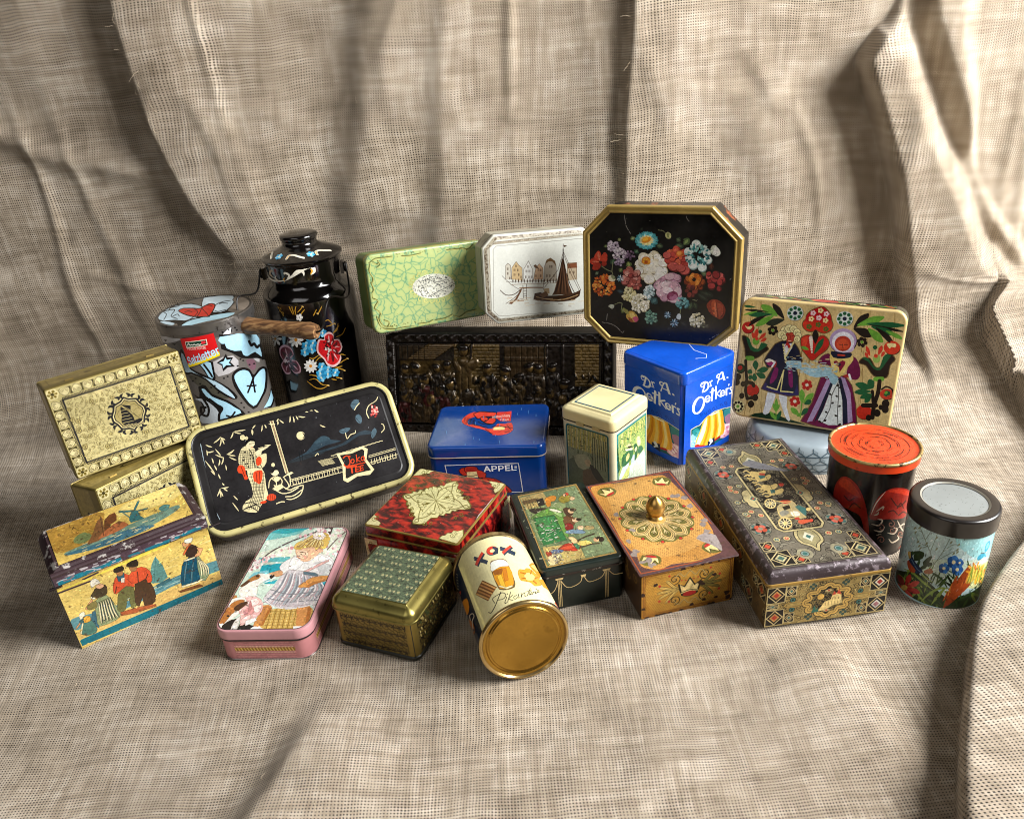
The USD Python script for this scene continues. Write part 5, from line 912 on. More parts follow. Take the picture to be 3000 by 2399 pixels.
# ------------------------------------------------------------------ green marbled tin
def green_tin():
    W, H, D, r = .2506, .1548, .0766, .016
    t = thing('green_tin', 'pale green marbled tin with a speckled silver oval, leaning atop the embossed black chest', 'tin', pose((-.1431, 1.50, .2827), (-.1537, .0256, .4405)))
    gm = mat('green_marbling', {'tc': ('texture_coordinate', {}), 'n': ('noise_texture', {'scale': 26., 'detail': 3.}), 'sc': ('vector_math', {'math_type': 'scale', 'scale': .034}), 'ad': ('vector_math', {'math_type': 'add'}), 'v': ('voronoi_texture', {'feature': 'distance_to_edge', 'scale': 60.}), 'r': ('rgb_ramp', {'ramp': [(0., tuple(srgb('5c8664'))), (.035, tuple(srgb('7fa070'))), (.08, tuple(srgb('9fae70'))), (.6, tuple(srgb('aeb677')))]}), 'n2': ('noise_texture', {'scale': 9., 'detail': 2.}), 'r2': ('map_range', {'from_min': .3, 'from_max': .7, 'to_min': .18, 'to_max': .34}), 'p': ('principled_bsdf', {'coat_weight': .3, 'coat_roughness': .1})},
             [('tc.object', 'n.vector'), ('n.color', 'sc.vector1'), ('tc.object', 'ad.vector1'), ('sc.vector', 'ad.vector2'), ('ad.vector', 'v.vector'), ('v.distance', 'r.fac'), ('r.color', 'p.base_color'), ('tc.object', 'n2.vector'), ('n2.fac', 'r2.value'), ('r2.result', 'p.roughness')])
    side = paint('green_side', '6d8048', rough=.35, wear=.4, wearcol='3d4526', wscale=60, thr=.62); ln = paint('olive_gold_line', 'a8913c', rough=.35, metal=.5)
    obj('lid', loft(W, H, r, [(.0045, 0), (.0015, .0008), (0, .0030), (0, .013)]), gm, t, smooth=50); obj('lid_edge', loft(W, H, r, [(.0008, .0125), (-.0006, .0135), (-.0006, .0155), (.0012, .0165)]), ln, t)
    obj('body', loft(W, H, r, [(.0015, .016), (.0015, D - .002), (.004, D)]), side, t)
    a = Art(); q = [(170, 325), (1180, 172), (1195, 846), (262, 1005)]; G_, Y_ = '6a6a2e', 'd3cf7a'
    a.c(Y_, 738, 597, 196, 128, -6); 
    a.s.pop(); 
    for kk in range(26): an = kk / 26 * 6.28; spiral(a, Y_, 6, 738 + 195 * math.cos(an), 597 + 128 * math.sin(an), 24, kk * 50, .8)
    a.c('e9ead8', 740, 595, 178, 108, -6)
    for kk in range(260):
        an, q_ = rng.uniform(0, 6.28), math.sqrt(rng.random()); a.c(('4a4a48', '7d8080', '33322f')[kk % 3], 740 + 170 * q_ * math.cos(an), 595 - 14 * q_ * math.cos(an) + 100 * q_ * math.sin(an), rng.uniform(1.5, 6), n=2)
    for s in ('690 690 780 640 880 590 915 575', '620 560 700 540 800 600', '700 500 760 560 840 540'): a.l('5a5a55', 5, s, 3)
    for s in ('210 390 260 350 330 340 400 330', '215 400 210 460 240 520 235 560', '225 560 245 620 230 660 245 700', '250 700 280 720 260 760 250 790', '260 790 300 820 290 870 330 930 400 935', '270 850 290 910 330 950 420 955', '420 955 500 940 580 935', '600 915 680 905 720 885', '740 885 820 870 880 840', '890 850 940 860 1000 820 1080 800', '240 380 270 400 290 380', '330 880 370 900 360 930', '980 250 1040 260 1090 215', '280 370 300 400 270 430', '860 270 920 262 990 255', '640 300 560 320 480 325'): a.l(G_, 8, s, 4); a.l(Y_, 5, pts(s) + (8, 8), 4)
    for kk in range(90): x = rng.uniform(230, 1120); a.c(G_, x, 950 - (x - 300) * .14 + rng.normal(0, 7) if kk % 2 else 335 - (x - 230) * .1 + rng.normal(0, 8), rng.uniform(2, 5), n=2)
    for kk in range(60): a.c('5d6b3a', rng.uniform(220, 1100), rng.uniform(260, 900), rng.uniform(1.5, 4), n=2)
    print_on(t, 'printed_ornament', a, BR['gold'], W, H, face_front(W, H), q, clip=rclip(W, H, r).buffer(-.0045))
green_tin()

# ------------------------------------------------------------------ white tin with the harbour drawing
def harbour_tin():
    W, H, D, c = .2327, .1743, .0667, .024
    t = thing('harbour_tin', 'white cut-cornered tin with a brown drawing of a sailing barge before gabled houses', 'tin', pose((.0787, 1.49, .2887), (-.1139, .0473, .2611)))
    wh = paint('cream_white', 'd2d2c4', rough=.3, coat=.2, grime=.12); sd = paint('white_side', 'b9b6a2', rough=.35, wear=.5, wearcol='5d5138', wscale=50, thr=.6); dk = paint('dark_seam', None) if False else MATS['dark_seam']
    sh = lambda w, h, r, ins: cham(w, h, c - ins * .6)
    obj('lid', loft(W, H, 0, [(.011, 0), (.0095, .0002), (.001, .0034), (0, .0045), (0, .013)], sh), wh, t, smooth=25); obj('seam', loft(W, H, 0, [(.001, .0128), (-.0004, .0134), (-.0004, .0146), (.001, .0152)], sh), MATS['dark_seam'], t)
    obj('body', loft(W, H, 0, [(.0014, .015), (.0014, D - .002), (.003, D)], sh), sd, t)
    a = Art(); q = [(1180, 150), (2165, 80), (2170, 812), (1232, 930)]; K_, B1, B2, B3 = '4b3526', '8a6a4c', 'c4ad8c', '66442c'
    a.p('d8dad0', q)
    a.l(K_, 3, '1310 240 2060 180 2110 230 2115 760 2060 790 1340 850 1290 800 1283 270 1310 240', 0)
    for s in ('1275 205 2080 130 2085 150 1280 225', '1315 895 2080 805 2085 825 1320 912', '1210 255 1250 255 1275 845 1240 860'): a.p('bcb4a0', s); a.l('5d4a36', 3, pts(s).tolist() + [pts(s)[0].tolist()], 0)
    for kk in range(44): spiral(a, '6a5742', 3, 1290 + kk * 18, 212 - kk * 1.75, 8, kk * 90, 1); spiral(a, '6a5742', 3, 1335 + kk * 17, 898 - kk * 1.95, 7, kk * 90, 1)
    for kk in range(30): spiral(a, '6a5742', 3, 1231 + kk * 1.0, 270 + kk * 19, 9, kk * 90, 1)
    for p_ in ('1245 168 1290 215 1245 262 1200 215', '1288 850 1310 880 1290 915 1240 885'): a.p('c3b293', p_); a.l(K_, 3, pts(p_).tolist() + [pts(p_)[0].tolist()], 0); a.flower(*pts(p_).mean(0), 18, ['5d4030'], 5)
    i0 = len(a.s)
    # houses
    for s, col in (('1395 530 1395 410 1415 390 1440 410 1445 530', 'c9c4b4'), ('1450 530 1450 430 1470 400 1488 375 1510 405 1540 430 1545 540', 'cbb184'), ('1555 540 1555 440 1580 400 1595 370 1610 400 1630 440 1635 540', 'e6e6de'), ('1640 535 1660 430 1690 395 1720 430 1725 530', 'c7a684'), ('1735 540 1735 420 1750 370 1785 345 1820 370 1835 420 1840 540', 'a99f8e'), ('1930 540 1930 390 2010 385 2012 530', 'b9a88c')):
        a.p(col, s); a.l(K_, 3.5, s, 0)
    a.p('5d4632', '1640 410 1660 400 1690 440 1650 430'); a.p('6a5034', '1740 400 1755 360 1785 345 1825 370 1838 415 1800 375 1770 375'); a.p('7a4a30', '1935 395 2010 388 2014 430 1935 435')
    for x, y in ((1410, 430), (1412, 470), (1470, 440), (1500, 440), (1485, 405), (1470, 480), (1510, 480), (1575, 450), (1600, 450), (1590, 410), (1570, 500), (1600, 500), (1625, 500), (1680, 440), (1700, 440), (1660, 490), (1700, 490), (1780, 410), (1795, 410), (1755, 490), (1780, 490), (1815, 490), (1950, 460), (1985, 460), (1430, 510), (1530, 500)): a.l(K_, 6, [(x, y), (x, y + 18)], 0); a.l(K_, 3, [(x + 9, y), (x + 9, y + 18)], 0)
    for kk in range(16): x = 1460 + kk * 25; a.drop(K_, x, 520, x + rng.uniform(-3, 3), 560, 10)
    a.l(B1, 4, '1440 575 1700 565 1850 560', 2); a.l(K_, 3, '1400 550 1620 545 1840 540', 2)
    # barge
    a.p('4a3222', '1800 665 1835 600 1865 480 1885 360 1895 320 1903 370 1925 470 1945 570 1975 650 1900 660', 0); [a.taper(('6a4a34', '2a1a12')[k % 2], 10, [(1893 + (k - 4) * 2, 370), (1890 + (k - 4) * 9, 520), (1885 + (k - 4) * 18, 655)]) for k in range(9)]
    for s in ('1885 360 1860 500 1830 640', '1895 350 1890 500 1870 650', '1905 390 1920 520 1930 650', '1850 560 1820 650', '1930 480 1950 560 1990 640'): a.l('2e1f16', 6, s, 2)
    for s in ('1895 225 1896 660', '1895 300 1850 450 1735 600', '1905 330 1960 480 2030 620', '1900 300 1990 500 2045 620', '1725 530 1725 620', '1730 570 1800 520'): a.l(K_, 4, s, 0)
    a.l('2e1f16', 9, '1895 270 1897 400', 0); a.p(K_, '1897 235 1930 240 1905 255'); 
    a.p('3d2819', '1650 650 1700 640 1760 670 1880 665 2000 640 2045 615 2035 670 1980 710 1850 722 1700 715 1640 700'); a.l('a5855c', 7, '1665 680 1760 700 1900 700 2020 660', 3); a.l('1e140d', 6, '1780 680 1900 685 2000 660', 3); a.p('b09874', '1730 610 1775 605 1780 650 1735 655'); a.p('6a4a2e', '1690 660 1750 630 1770 665 1720 690')
    a.p('6a4426', '1420 740 1480 700 1530 610 1540 620 1500 700 1450 745', 0); a.l(K_, 7, '1350 625 1400 665 1470 660 1535 612', 3); a.l(K_, 5, '1400 740 1460 700 1530 640', 3); a.l(K_, 4, '1365 500 1440 570 1520 620', 2)
    a.l(B1, 10, '1520 605 1640 600 1720 600', 2); a.l(K_, 5, '1548 580 1552 690', 0); a.l(K_, 5, '1578 570 1582 700', 0)
    for kk in range(4): a.l(K_, 4, [(1550, 610 + kk * 22), (1580, 606 + kk * 22)], 0)
    for kk in range(26): x, y = rng.uniform(1350, 2040), rng.uniform(690, 760); a.l(('b99a70', '8a6a4c', 'd3c3a4')[kk % 3], 4, [(x, y), (x + rng.uniform(20, 80), y - rng.uniform(-3, 8))], 0)
    print_on(t, 'printed_lid', a, BR['clean'], W, H, face_front(W, H, 0), q, var=.05, clip=affinity.translate(Polygon(cham(W - .0225, H - .0225, c - .008)), W / 2, H / 2))
    obj('ornament_border', loft(W, H, 0, [(.0102, .00005), (.0080, .0006), (.0035, .0022)], sh, cap0=False, cap1=False), paint('tan_border', 'b3aa94', rough=.35, wear=.9, wearcol='5b4834', wscale=230, thr=.50), t)
harbour_tin()
# ------------------------------------------------------------------ eight-sided black tin with a bouquet
def octagon_tin():
    W, H, D = .2879, .2571, .075; cx_, c = 0, .0475
    t = thing('octagonal_tin', 'large eight-sided black tin with gold frame and painted bouquet, atop the blue pudding tin', 'tin', pose((.2813, 1.34, .3108), (-.0767, .0063, -.4745)))
    gold = paint('matt_gold_frame', 'b59a55', rough=.34, metal=.45, grime=.12); blk = paint('floral_black_side', '14110f', rough=.3, wear=.95, wearcol='a8552c', wscale=32, thr=.60); fl = paint('gloss_black', '0c0b0a', rough=.14, coat=.4)
    def sh(w, h, r, ins):
        cc = c - ins * .58; Pq = Polygon([(w/2, -h/2 + cc * .95), (w/2, h/2 - cc * 1.1), (w/2 - cc * 1.1, h/2), (-w/2 + cc, h/2), (-w/2, h/2 - cc), (-w/2, -h/2 + cc * .95), (-w/2 + cc, -h/2), (w/2 - cc, -h/2)])
        return np.array(shapely.geometry.polygon.orient(shapely.segmentize(Pq, .02)).exterior.coords)[:-1] if False else np.array(shapely.geometry.polygon.orient(Pq).exterior.coords)[:-1]
    obj('gold_frame', loft(W, H, 0, [(.0135, .0032), (.012, .0008), (.0105, 0), (.0085, .0016), (.0060, .0018), (.0035, .0004), (.0015, .0006), (0, .0026), (0, .016), (.002, .0165)], sh, cap0=False), gold, t, smooth=24)
    obj('lid_panel', loft(W, H, 0, [(.0134, .0031), (.0134, .0036)], sh), fl, t)
    obj('body', loft(W, H, 0, [(.0025, .015), (.0025, D - .002), (.004, D)], sh), blk, t, smooth=10)
    a = Art(); q = [(52, 84), (1807, 103), (1703, 1686), (78, 1535)]
    a.p('0d0c0b', q)
    def leaf(x0, y0, x1, y1, w, c1='33402f', c2='5d6b4a'): a.drop(c1, x0, y0, x1, y1, w, .55); a.drop(c2, x0 + (x1 - x0) * .15, y0 + (y1 - y0) * .15, x0 + (x1 - x0) * .8, y0 + (y1 - y0) * .8, w * .4, .5)
    for v in ((620, 430, 570, 450, 50, '5c6a45', 'a3ac78'), (650, 560, 620, 600, 60, '33503c', '6d8a68'), (400, 660, 360, 720, 60, '2f4632', '4f6a4e'), (540, 690, 560, 750, 70, '5d6a3a', '98a25c'), (480, 760, 450, 800, 50, '4d5a34', '7d8a50'), (840, 510, 920, 530, 60), (1060, 440, 1110, 470, 60), (1050, 510, 1140, 530, 70), (1140, 510, 1200, 440, 80, '4a5c38', '7d9055'), (850, 550, 880, 640, 14), (1330, 810, 1390, 830, 60, '4a553a', '6d7a52'), (1310, 1010, 1460, 1060, 70, '1e241c', '333a2e'), (1290, 1030, 1400, 1110, 60, '1e241c', '333a2e'), (1230, 1120, 1200, 1210, 60, '26301f', '4a5a3a'), (1250, 1120, 1280, 1200, 50, '26301f', '3d4a30'), (460, 470, 440, 440, 40, '6a7044', '9a9c66'), (310, 540, 300, 510, 50, '4d5a38', '8a9460'), (220, 830, 200, 800, 50, '4a5540', '7a866a'), (700, 350, 680, 330, 40, '22261e', '33382c'), (420, 1000, 500, 1020, 50, '252f33', '3b4a50'), (850, 1080, 800, 1140, 90, '2c4a4a', '4d6e6c'), (980, 1230, 930, 1260, 50, '1f2a2e', '3a4a50'), (1100, 1330, 1180, 1390, 60, '1c1c1a', '2e2c28'), (960, 1420, 1010, 1390, 50, '1a1a18', '2c2c28'), (500, 1180, 480, 1240, 50, '55602f', '8f9050'), (1440, 700, 1440, 780, 60, '3a2019', '552f22')): leaf(*v)
    for s in ('260 740 320 780 370 800 380 830', '870 350 920 360 950 390', '400 1150 450 1130 480 1140', '480 1140 475 1200 520 1240', '370 790 380 700', '1240 1100 1280 1110', '1110 1190 1100 1260'): a.l('7d805c', 8, s, 3)
    def rose(x, y, r, cols, n=9, layers=3, core=None, off=(0, 0), seed=0):
        R = np.random.default_rng(seed)
        for L in range(layers):
            q_ = r * (1 - L * .3); m = n - L * 2
            for kk in range(m):
                an = 6.283 * kk / m + L * .5 + R.uniform(-.2, .2); d = q_ * .62; xx, yy = x + off[0] * L + d * math.cos(an), y + off[1] * L + d * math.sin(an)
                s_ = q_ * R.uniform(.36, .48); a.c(cols[0], xx, yy, s_, s_ * .85, math.degrees(an)); a.c(cols[1 + (kk + L) % (len(cols) - 1)], xx - .08 * s_, yy - .14 * s_, s_ * .88, s_ * .7, math.degrees(an))
        if core: a.c(core[0], x + off[0] * layers, y + off[1] * layers, r * .3, r * .26); a.c(core[1], x + off[0] * layers - r * .04, y + off[1] * layers - r * .05, r * .18, r * .15)
    def berries(x, y, rx, ry, cols, n, s_, seed=1):
        R = np.random.default_rng(seed)
        for kk in range(n):
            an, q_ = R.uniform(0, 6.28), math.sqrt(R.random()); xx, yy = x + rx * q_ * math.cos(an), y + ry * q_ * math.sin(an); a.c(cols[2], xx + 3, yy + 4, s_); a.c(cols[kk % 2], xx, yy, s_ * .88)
    # lilac, poppy, chrysanthemum
    berries(380, 520, 60, 55, ('b9a9b8', 'd8ccd4', '5a4a58'), 34, 15, 2); berries(460, 620, 80, 70, ('cdbfca', 'e8dfe2', '6d5a68'), 50, 15, 3); berries(450, 700, 45, 40, ('8f7a94', 'b5a4b6', '4a3a4c'), 16, 14, 4); berries(560, 620, 50, 45, ('8a6f86', '6a5068', '3d2c3c'), 18, 13, 5)
    for s, c_ in (('180 640 220 575 250 600 250 660 230 690', 'c8452c'), ('250 700 250 640 290 590 320 620 310 690', 'c03e28'), ('240 700 190 650 150 660 135 700 190 730', 'b83a26'), ('240 700 180 720 160 770 210 780 250 740', 'a8301f'), ('250 690 300 690 310 720 270 740', '9c2b1c')): a.p('5e1710', pts(s) + (4, 5), 3); a.p(c_, s, 3)
    a.c('3a1a10', 250, 700, 16); a.drop('e0775a', 240, 690, 220, 590, 22); a.drop('e0775a', 235, 695, 160, 690, 18)
    for L, (r_, n_, c_) in enumerate(((128, 17, '3f8f96'), (120, 17, '6fbcc0'), (96, 15, '8ccdd0'), (76, 14, 'd9cf86'))): a.flower(742, 462, r_, [c_, '4fa3a8' if L < 3 else 'f0dc9a'], n_, w=46 - L * 6, rot=L * 9, sq=.78)
    a.c('d88a1e', 738, 455, 52, 34, -18); a.c('f0b43a', 730, 448, 34, 20, -18)
    # white rose, red, teal, tulip
    rose(790, 745, 165, ['b9ab84', 'ece4cc', 'ddd3b4', 'f4efe0'], 9, 3, ('d07a1e', 'e8a040'), (-18, -22), 6); a.c('efe7d0', 810, 760, 92, 84); a.c('e0d6b8', 840, 790, 60, 54); a.c('f2ecd8', 795, 740, 70, 60); a.c('d8912c', 742, 690, 44, 34, 20); a.c('b8561c', 735, 695, 22, 17)
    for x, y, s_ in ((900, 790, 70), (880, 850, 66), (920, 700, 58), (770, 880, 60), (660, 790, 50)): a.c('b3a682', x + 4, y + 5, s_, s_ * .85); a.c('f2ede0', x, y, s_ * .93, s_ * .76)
    rose(1075, 660, 140, ['7d2a24', 'c8503c', 'b8443a', 'd8674a'], 8, 3, ('c8642a', 'e89a4a'), (8, -18), 8)
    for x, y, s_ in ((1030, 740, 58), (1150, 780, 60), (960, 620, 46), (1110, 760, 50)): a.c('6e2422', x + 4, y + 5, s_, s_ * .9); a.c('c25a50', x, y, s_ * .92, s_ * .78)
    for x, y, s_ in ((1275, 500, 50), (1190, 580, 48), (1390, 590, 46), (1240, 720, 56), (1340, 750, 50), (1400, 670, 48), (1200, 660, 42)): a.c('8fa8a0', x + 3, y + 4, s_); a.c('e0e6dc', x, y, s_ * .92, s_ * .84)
    for kk in range(70): an, q_ = rng.uniform(0, 6.28), math.sqrt(rng.random()); x, y = 1290 + 105 * q_ * math.cos(an), 620 + 100 * q_ * math.sin(an); a.drop(('2f7474', '5fa09c', '8cc0b8', '245c5e', 'c9ded4')[kk % 5], x, y, x + 40 * math.cos(an), y + 40 * math.sin(an), 24)
    for s, c_ in (('1430 560 1450 520 1490 515 1500 560 1470 620 1440 600', 'c9cdb8'), ('1480 530 1520 550 1540 600 1510 630 1470 620', 'e6e6d8'), ('1470 540 1500 550 1490 610 1460 610', 'f2f1e6')): a.p('6d7464', pts(s) + (3, 4), 2); a.p(c_, s, 2)
    # dusty rose, dahlia, pink peony, brown, red
    rose(575, 860, 112, ['6a2c28', 'b86a60', 'd09284', 'a8544c'], 8, 4, ('7a2c28', 'a84a44'), (0, -4), 9); rose(635, 940, 60, ['5e2422', '9c4a40', 'b8685a'], 6, 1, None, (0, 0), 10)
    for kk in range(110): an, q_ = rng.uniform(0, 6.28), math.sqrt(rng.random()); x, y = 285 + 100 * q_ * math.cos(an), 950 + 95 * q_ * math.sin(an); a.drop(('c85a1c', 'e88a34', '9c3a14', 'f0a850', 'd86a22')[kk % 5], x, y, x + 34 * math.cos(an), y + 34 * math.sin(an) - 6, 24)
    a.c('d8cfae', 370, 870, 40, 34, 30); a.c('8a8f6a', 385, 860, 28, 18, 40)
    for s, c_ in (('820 930 880 870 950 830 1000 810 1060 820 1110 860 1100 910 1040 900 960 880 900 920 880 980 830 980', 'b98a98'), ('850 1000 880 920 960 900 1060 900 1110 960 1100 1020 1120 1060 1090 1110 1000 1120 920 1090 860 1060', 'c9a0a8')): a.p('6d4452', pts(s) + (5, 6), 3); a.p(c_, s, 3)
    for x, y, rx, ry, c_ in ((990, 850, 56, 40, 'd8b4b8'), (1070, 860, 42, 36, 'caa0a8'), (880, 950, 50, 56, 'dcb9bc'), (960, 940, 70, 50, 'e6cccb'), (1030, 960, 60, 56, 'd0a5ac'), (900, 1020, 60, 50, 'd9b3b6'), (970, 1000, 60, 40, 'eed8d5'), (1080, 1010, 40, 56, 'dfc0c0'), (930, 1080, 44, 36, 'c99aa2'), (1040, 1100, 60, 34, 'e3c4c2')): a.c('8f5f70', x + 4, y + 5, rx, ry); a.c(c_, x, y, rx * .93, ry * .9)
    a.c('7a2c48', 1020, 1060, 62, 50, -20); a.c('b5708a', 1030, 1075, 44, 32, -20); a.c('954462', 1005, 1045, 30, 22)
    rose(1260, 920, 110, ['4a1c10', '9c4a22', '7a3318', 'b3602a'], 8, 2, None, (0, 0), 12); a.flower(1260, 880, 70, ['c8742a', 'd88a3a', 'b8601f'], 6, w=66); a.c('1e120c', 1252, 882, 22); rose(1220, 1010, 70, ['3d1814', '8a3a30', '6a2a28'], 6, 1, None, (0, 0), 13)
    for x, y, s_ in ((1420, 850, 44), (1430, 900, 40), (1440, 950, 44), (1410, 820, 30), (1520, 980, 30), (1470, 880, 40), (1540, 850, 44), (1560, 890, 36), (1490, 830, 46), (1530, 910, 40)): a.c('4a1216', x + 4, y + 5, s_); a.c(('a83a38', 'c05a52', '8e2c2c')[int(x) % 3], x, y, s_ * .9, s_ * .7, x)
    # snowballs, small blooms
    berries(555, 1045, 75, 80, ('e6dcae', 'd3c78e', '8a8052'), 60, 15, 14); berries(770, 1020, 52, 75, ('dfe6e0', 'b8ccc8', '6a8480'), 50, 14, 15); berries(670, 1140, 95, 95, ('f0ead2', 'dcd4b4', '93885e'), 90, 16, 16); berries(790, 1285, 66, 70, ('5d8a72', '86ad90', '2c4a3c'), 50, 14, 17); berries(1280, 1320, 78, 74, ('f0e8c4', 'd8cc9c', '857a4c'), 60, 16, 18); berries(1130, 1130, 70, 60, ('5f9a96', '86b8b0', '2f5c5c'), 42, 15, 19); berries(1360, 1370, 40, 26, ('6d6a52', '55523e', '2c2a20'), 12, 14, 20)
    for s, c_ in (('520 1270 560 1220 610 1230 640 1270 655 1310 630 1340 580 1330 540 1310', 'c9a24a'), ('560 1250 600 1240 620 1280 580 1300', 'e0c470'), ('590 1290 640 1280 655 1315 620 1340', 'c0506a'), ('540 1290 580 1300 600 1340 560 1330', '98502e')): a.p('3d2a14', pts(s) + (3, 4), 2); a.p(c_, s, 2)
    a.drop('8f8a4a', 490, 1190, 550, 1250, 40); a.p('b8bca8', '330 1170 370 1145 395 1165 380 1200', 2)
    for s, c_ in (('1390 1150 1440 1100 1500 1100 1560 1140 1590 1200 1580 1260 1540 1310 1490 1290 1430 1250 1400 1200', '8a3420'), ('1440 1130 1480 1110 1500 1200 1490 1270 1450 1230', 'b04e2c'), ('1500 1130 1560 1160 1570 1240 1530 1290 1510 1220', 'a0432a'), ('1470 1150 1490 1150 1500 1280 1480 1270', 'c96a44')): a.p('3a120a', pts(s) + (4, 5), 3); a.p(c_, s, 3)
    for x, y, r_ in ((970, 1265, 40), (1040, 1350, 48), (460, 870, 40)): a.flower(x, y, r_, ['7fa8b4', 'c9dde0', '4a6a78'], 9, w=12)
    a.p('c9d0c4', '1060 1290 1080 1250 1110 1260 1105 1310 1080 1310', 2); a.p('b3b37a', '940 400 970 370 1005 395 1000 440 960 440', 2); a.p('7d8450', '960 390 980 380 985 430 965 430')
    for s in ('505 190 520 300 570 390', '1170 200 1180 230 1200 255', '315 1320 320 1250', '265 1340 350 1355 420 1390 480 1450 500 1435', '1420 1520 1460 1500 1520 1470', '1640 880 1655 870 1640 890'): a.l('a8a49c', 4, s, 3)
    for kk in range(30): a.c('8a857c', rng.uniform(150, 1600), rng.uniform(200, 1550), rng.uniform(1.5, 4), n=1)
    a.dabs(1500, 14, .2, 12, 0)
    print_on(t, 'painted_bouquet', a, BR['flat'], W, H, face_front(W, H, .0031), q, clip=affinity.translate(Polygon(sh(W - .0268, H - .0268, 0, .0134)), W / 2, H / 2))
octagon_tin()
# ------------------------------------------------------------------ folk art tin
def folk_tin():
    W, H, D, r = .2655, .2187, .055, .020
    t = thing('folk_tin', 'wood-grained folk tin with a wigged gentleman and bonneted lady, paint scraped off', 'tin', pose((.526, 1.21, .1739), (-.1875, .0509, -.5267)))
    sd = paint('folk_side', '1f1b14', rough=.3, wear=.95, wearcol='4f6a2c', wscale=26, thr=.55); wd = paint('straw_wood', 'cbb27a', rough=.3, coat=.2)
    obj('lid', loft(W, H, r, [(.004, 0), (.0012, .001), (0, .0035), (0, .012)]), wd, t, smooth=50); obj('body', loft(W, H, r, [(.0004, .0118), (0, .013), (0, D - .003), (.003, D)]), sd, t)
    a = Art(); q = [(150, 90), (2010, 295), (1755, 1670), (55, 1420)]; K_ = '221a14'
    a.p('d2b97e', q)
    for kk in range(120):
        x = rng.uniform(100, 1990); L = rng.uniform(100, 700); y = rng.uniform(60, 1500); a.l(('b0925a', 'c3a76a', '96773f', 'dcc68e')[kk % 4], rng.uniform(3, 9), [(x, y), (x - .03 * L + rng.uniform(-8, 8), y + L * .5), (x - .1 * L, y + L)], 3)
    def sh_(s, c_, sm=2, o=10): g = Polygon(curve(pts(s), sm, True) if sm else pts(s)).buffer(o); a.geo('6a522c', g); a.p(c_, s, sm)
    DG, LG, NV, MG, LV = '1f5c36', '6aa43a', '1c2036', '6d1644', 'ad95bd'
    # ground
    a.p('16301c', '60 1430 250 1430 330 1400 460 1390 560 1400 640 1440 850 1500 1210 1600 1760 1680 1700 1750 60 1600', 2)
    # top sprays
    for s, c_ in (((635, 355, 500, 175, 74), K_), ((560, 320, 370, 190, 96), LG), ((500, 300, 225, 300, 62), DG), ((460, 270, 180, 240, 30), K_), ((520, 310, 310, 430, 74), LG), ((640, 360, 430, 410, 80), '2c3226'), ((430, 310, 230, 400, 50), K_), ((310, 215, 160, 195, 30), DG), ((330, 260, 170, 300, 26), LG)): a.drop(c_, *s)
    for s, c_ in (((1405, 465, 1570, 310, 90), K_), ((1440, 440, 1740, 350, 90), LG), ((1540, 420, 1970, 450, 62), DG), ((1560, 430, 1960, 520, 34), K_), ((1590, 450, 1860, 550, 70), DG), ((1400, 470, 1610, 560, 100), K_), ((1560, 470, 1720, 630, 90), LG), ((1640, 460, 1830, 630, 60), K_), ((1750, 500, 1940, 600, 50), LG)): a.drop(c_, *s)
    # rosettes
    for x, y, r_, c0, c1, n_ in ((755, 290, 92, 'd4e0da', DG, 8), (1307, 362, 92, 'd4e0da', DG, 8), (140, 1325, 70, 'e6dfa0', K_, 9)):
        a.c(K_, x + 4, y + 5, r_, r_ * .92); a.c(c0, x, y, r_, r_ * .92)
        for kk in range(n_): an = 6.283 * kk / n_; a.c(c1, x + r_ * .7 * math.cos(an), y + r_ * .64 * math.sin(an), r_ * .22)
        a.c(NV if n_ == 8 else LG, x, y, r_ * .25)
    for x, y, c_ in ((508, 482, K_), (1495, 625, K_), (898, 1092, 'b3221e'), (768, 1270, 'b3221e')):
        for kk in range(6): an = 6.283 * kk / 6 + .3; a.c(c_, x + 40 * math.cos(an), y + 38 * math.sin(an), 22)
        a.c(LG if c_ == K_ else 'e6e0d0', x, y, 16)
    # top tulip
    sh_('1050 225 1110 260 1150 320 1160 380 1175 430 1150 490 1080 520 1020 500 990 480 950 500 890 490 845 440 850 390 880 360 890 310 950 260', 'c8311c', 3); a.p('b8141c', '1050 225 1110 260 1150 320 1160 380 1100 390 1060 410 1000 380 940 390 870 380 890 310 950 260', 2)
    for x, y, c_ in ((958, 292, 'f0ccd0'), (1040, 265, 'efdc9a'), (1105, 305, 'f0ccd0'), (938, 358, 'efdc9a'), (1022, 348, 'f0ccd0'), (1095, 378, 'efdc9a'), (913, 445, '4d6a2a'), (1015, 425, '4d6a2a'), (1100, 475, '4d6a2a')):
        for kk in range(5): an = 1.257 * kk; a.c(c_, x + 20 * math.cos(an), y + 19 * math.sin(an), 13)
    # big heart
    sh_('950 820 880 750 835 680 830 580 880 545 930 550 975 590 1010 570 1070 550 1120 590 1135 650 1100 710 1020 770', 'c0261c', 3); a.p('d8452a', '840 580 900 555 890 640 850 690', 2)
    for kk in range(7): a.c('ecd9c8', 936 + kk * 2, 575 + kk * 26, 24 - kk * 2.2)
    a.drop(K_, 985, 640, 985, 480, 70); a.drop(DG, 970, 755, 1075, 580, 60); a.drop(LG, 915, 705, 830, 670, 40)
    # side tulips
    def tulip(pp, top, base, red):
        sh_(pp, K_, 3); a.p(DG, top, 2); a.p(LG, base, 2)
        for s in red: a.drop('d2402c', *s)
    tulip('165 545 230 570 260 660 330 710 400 650 460 690 400 740 330 790 220 790 200 680', '210 560 250 580 280 660 350 690 380 620 450 640 440 660 350 720 260 700', '215 770 300 775 300 820 215 815', ((310, 600, 330, 460, 50), (310, 590, 275, 500, 40), (350, 590, 430, 510, 40), (370, 610, 440, 570, 40)))
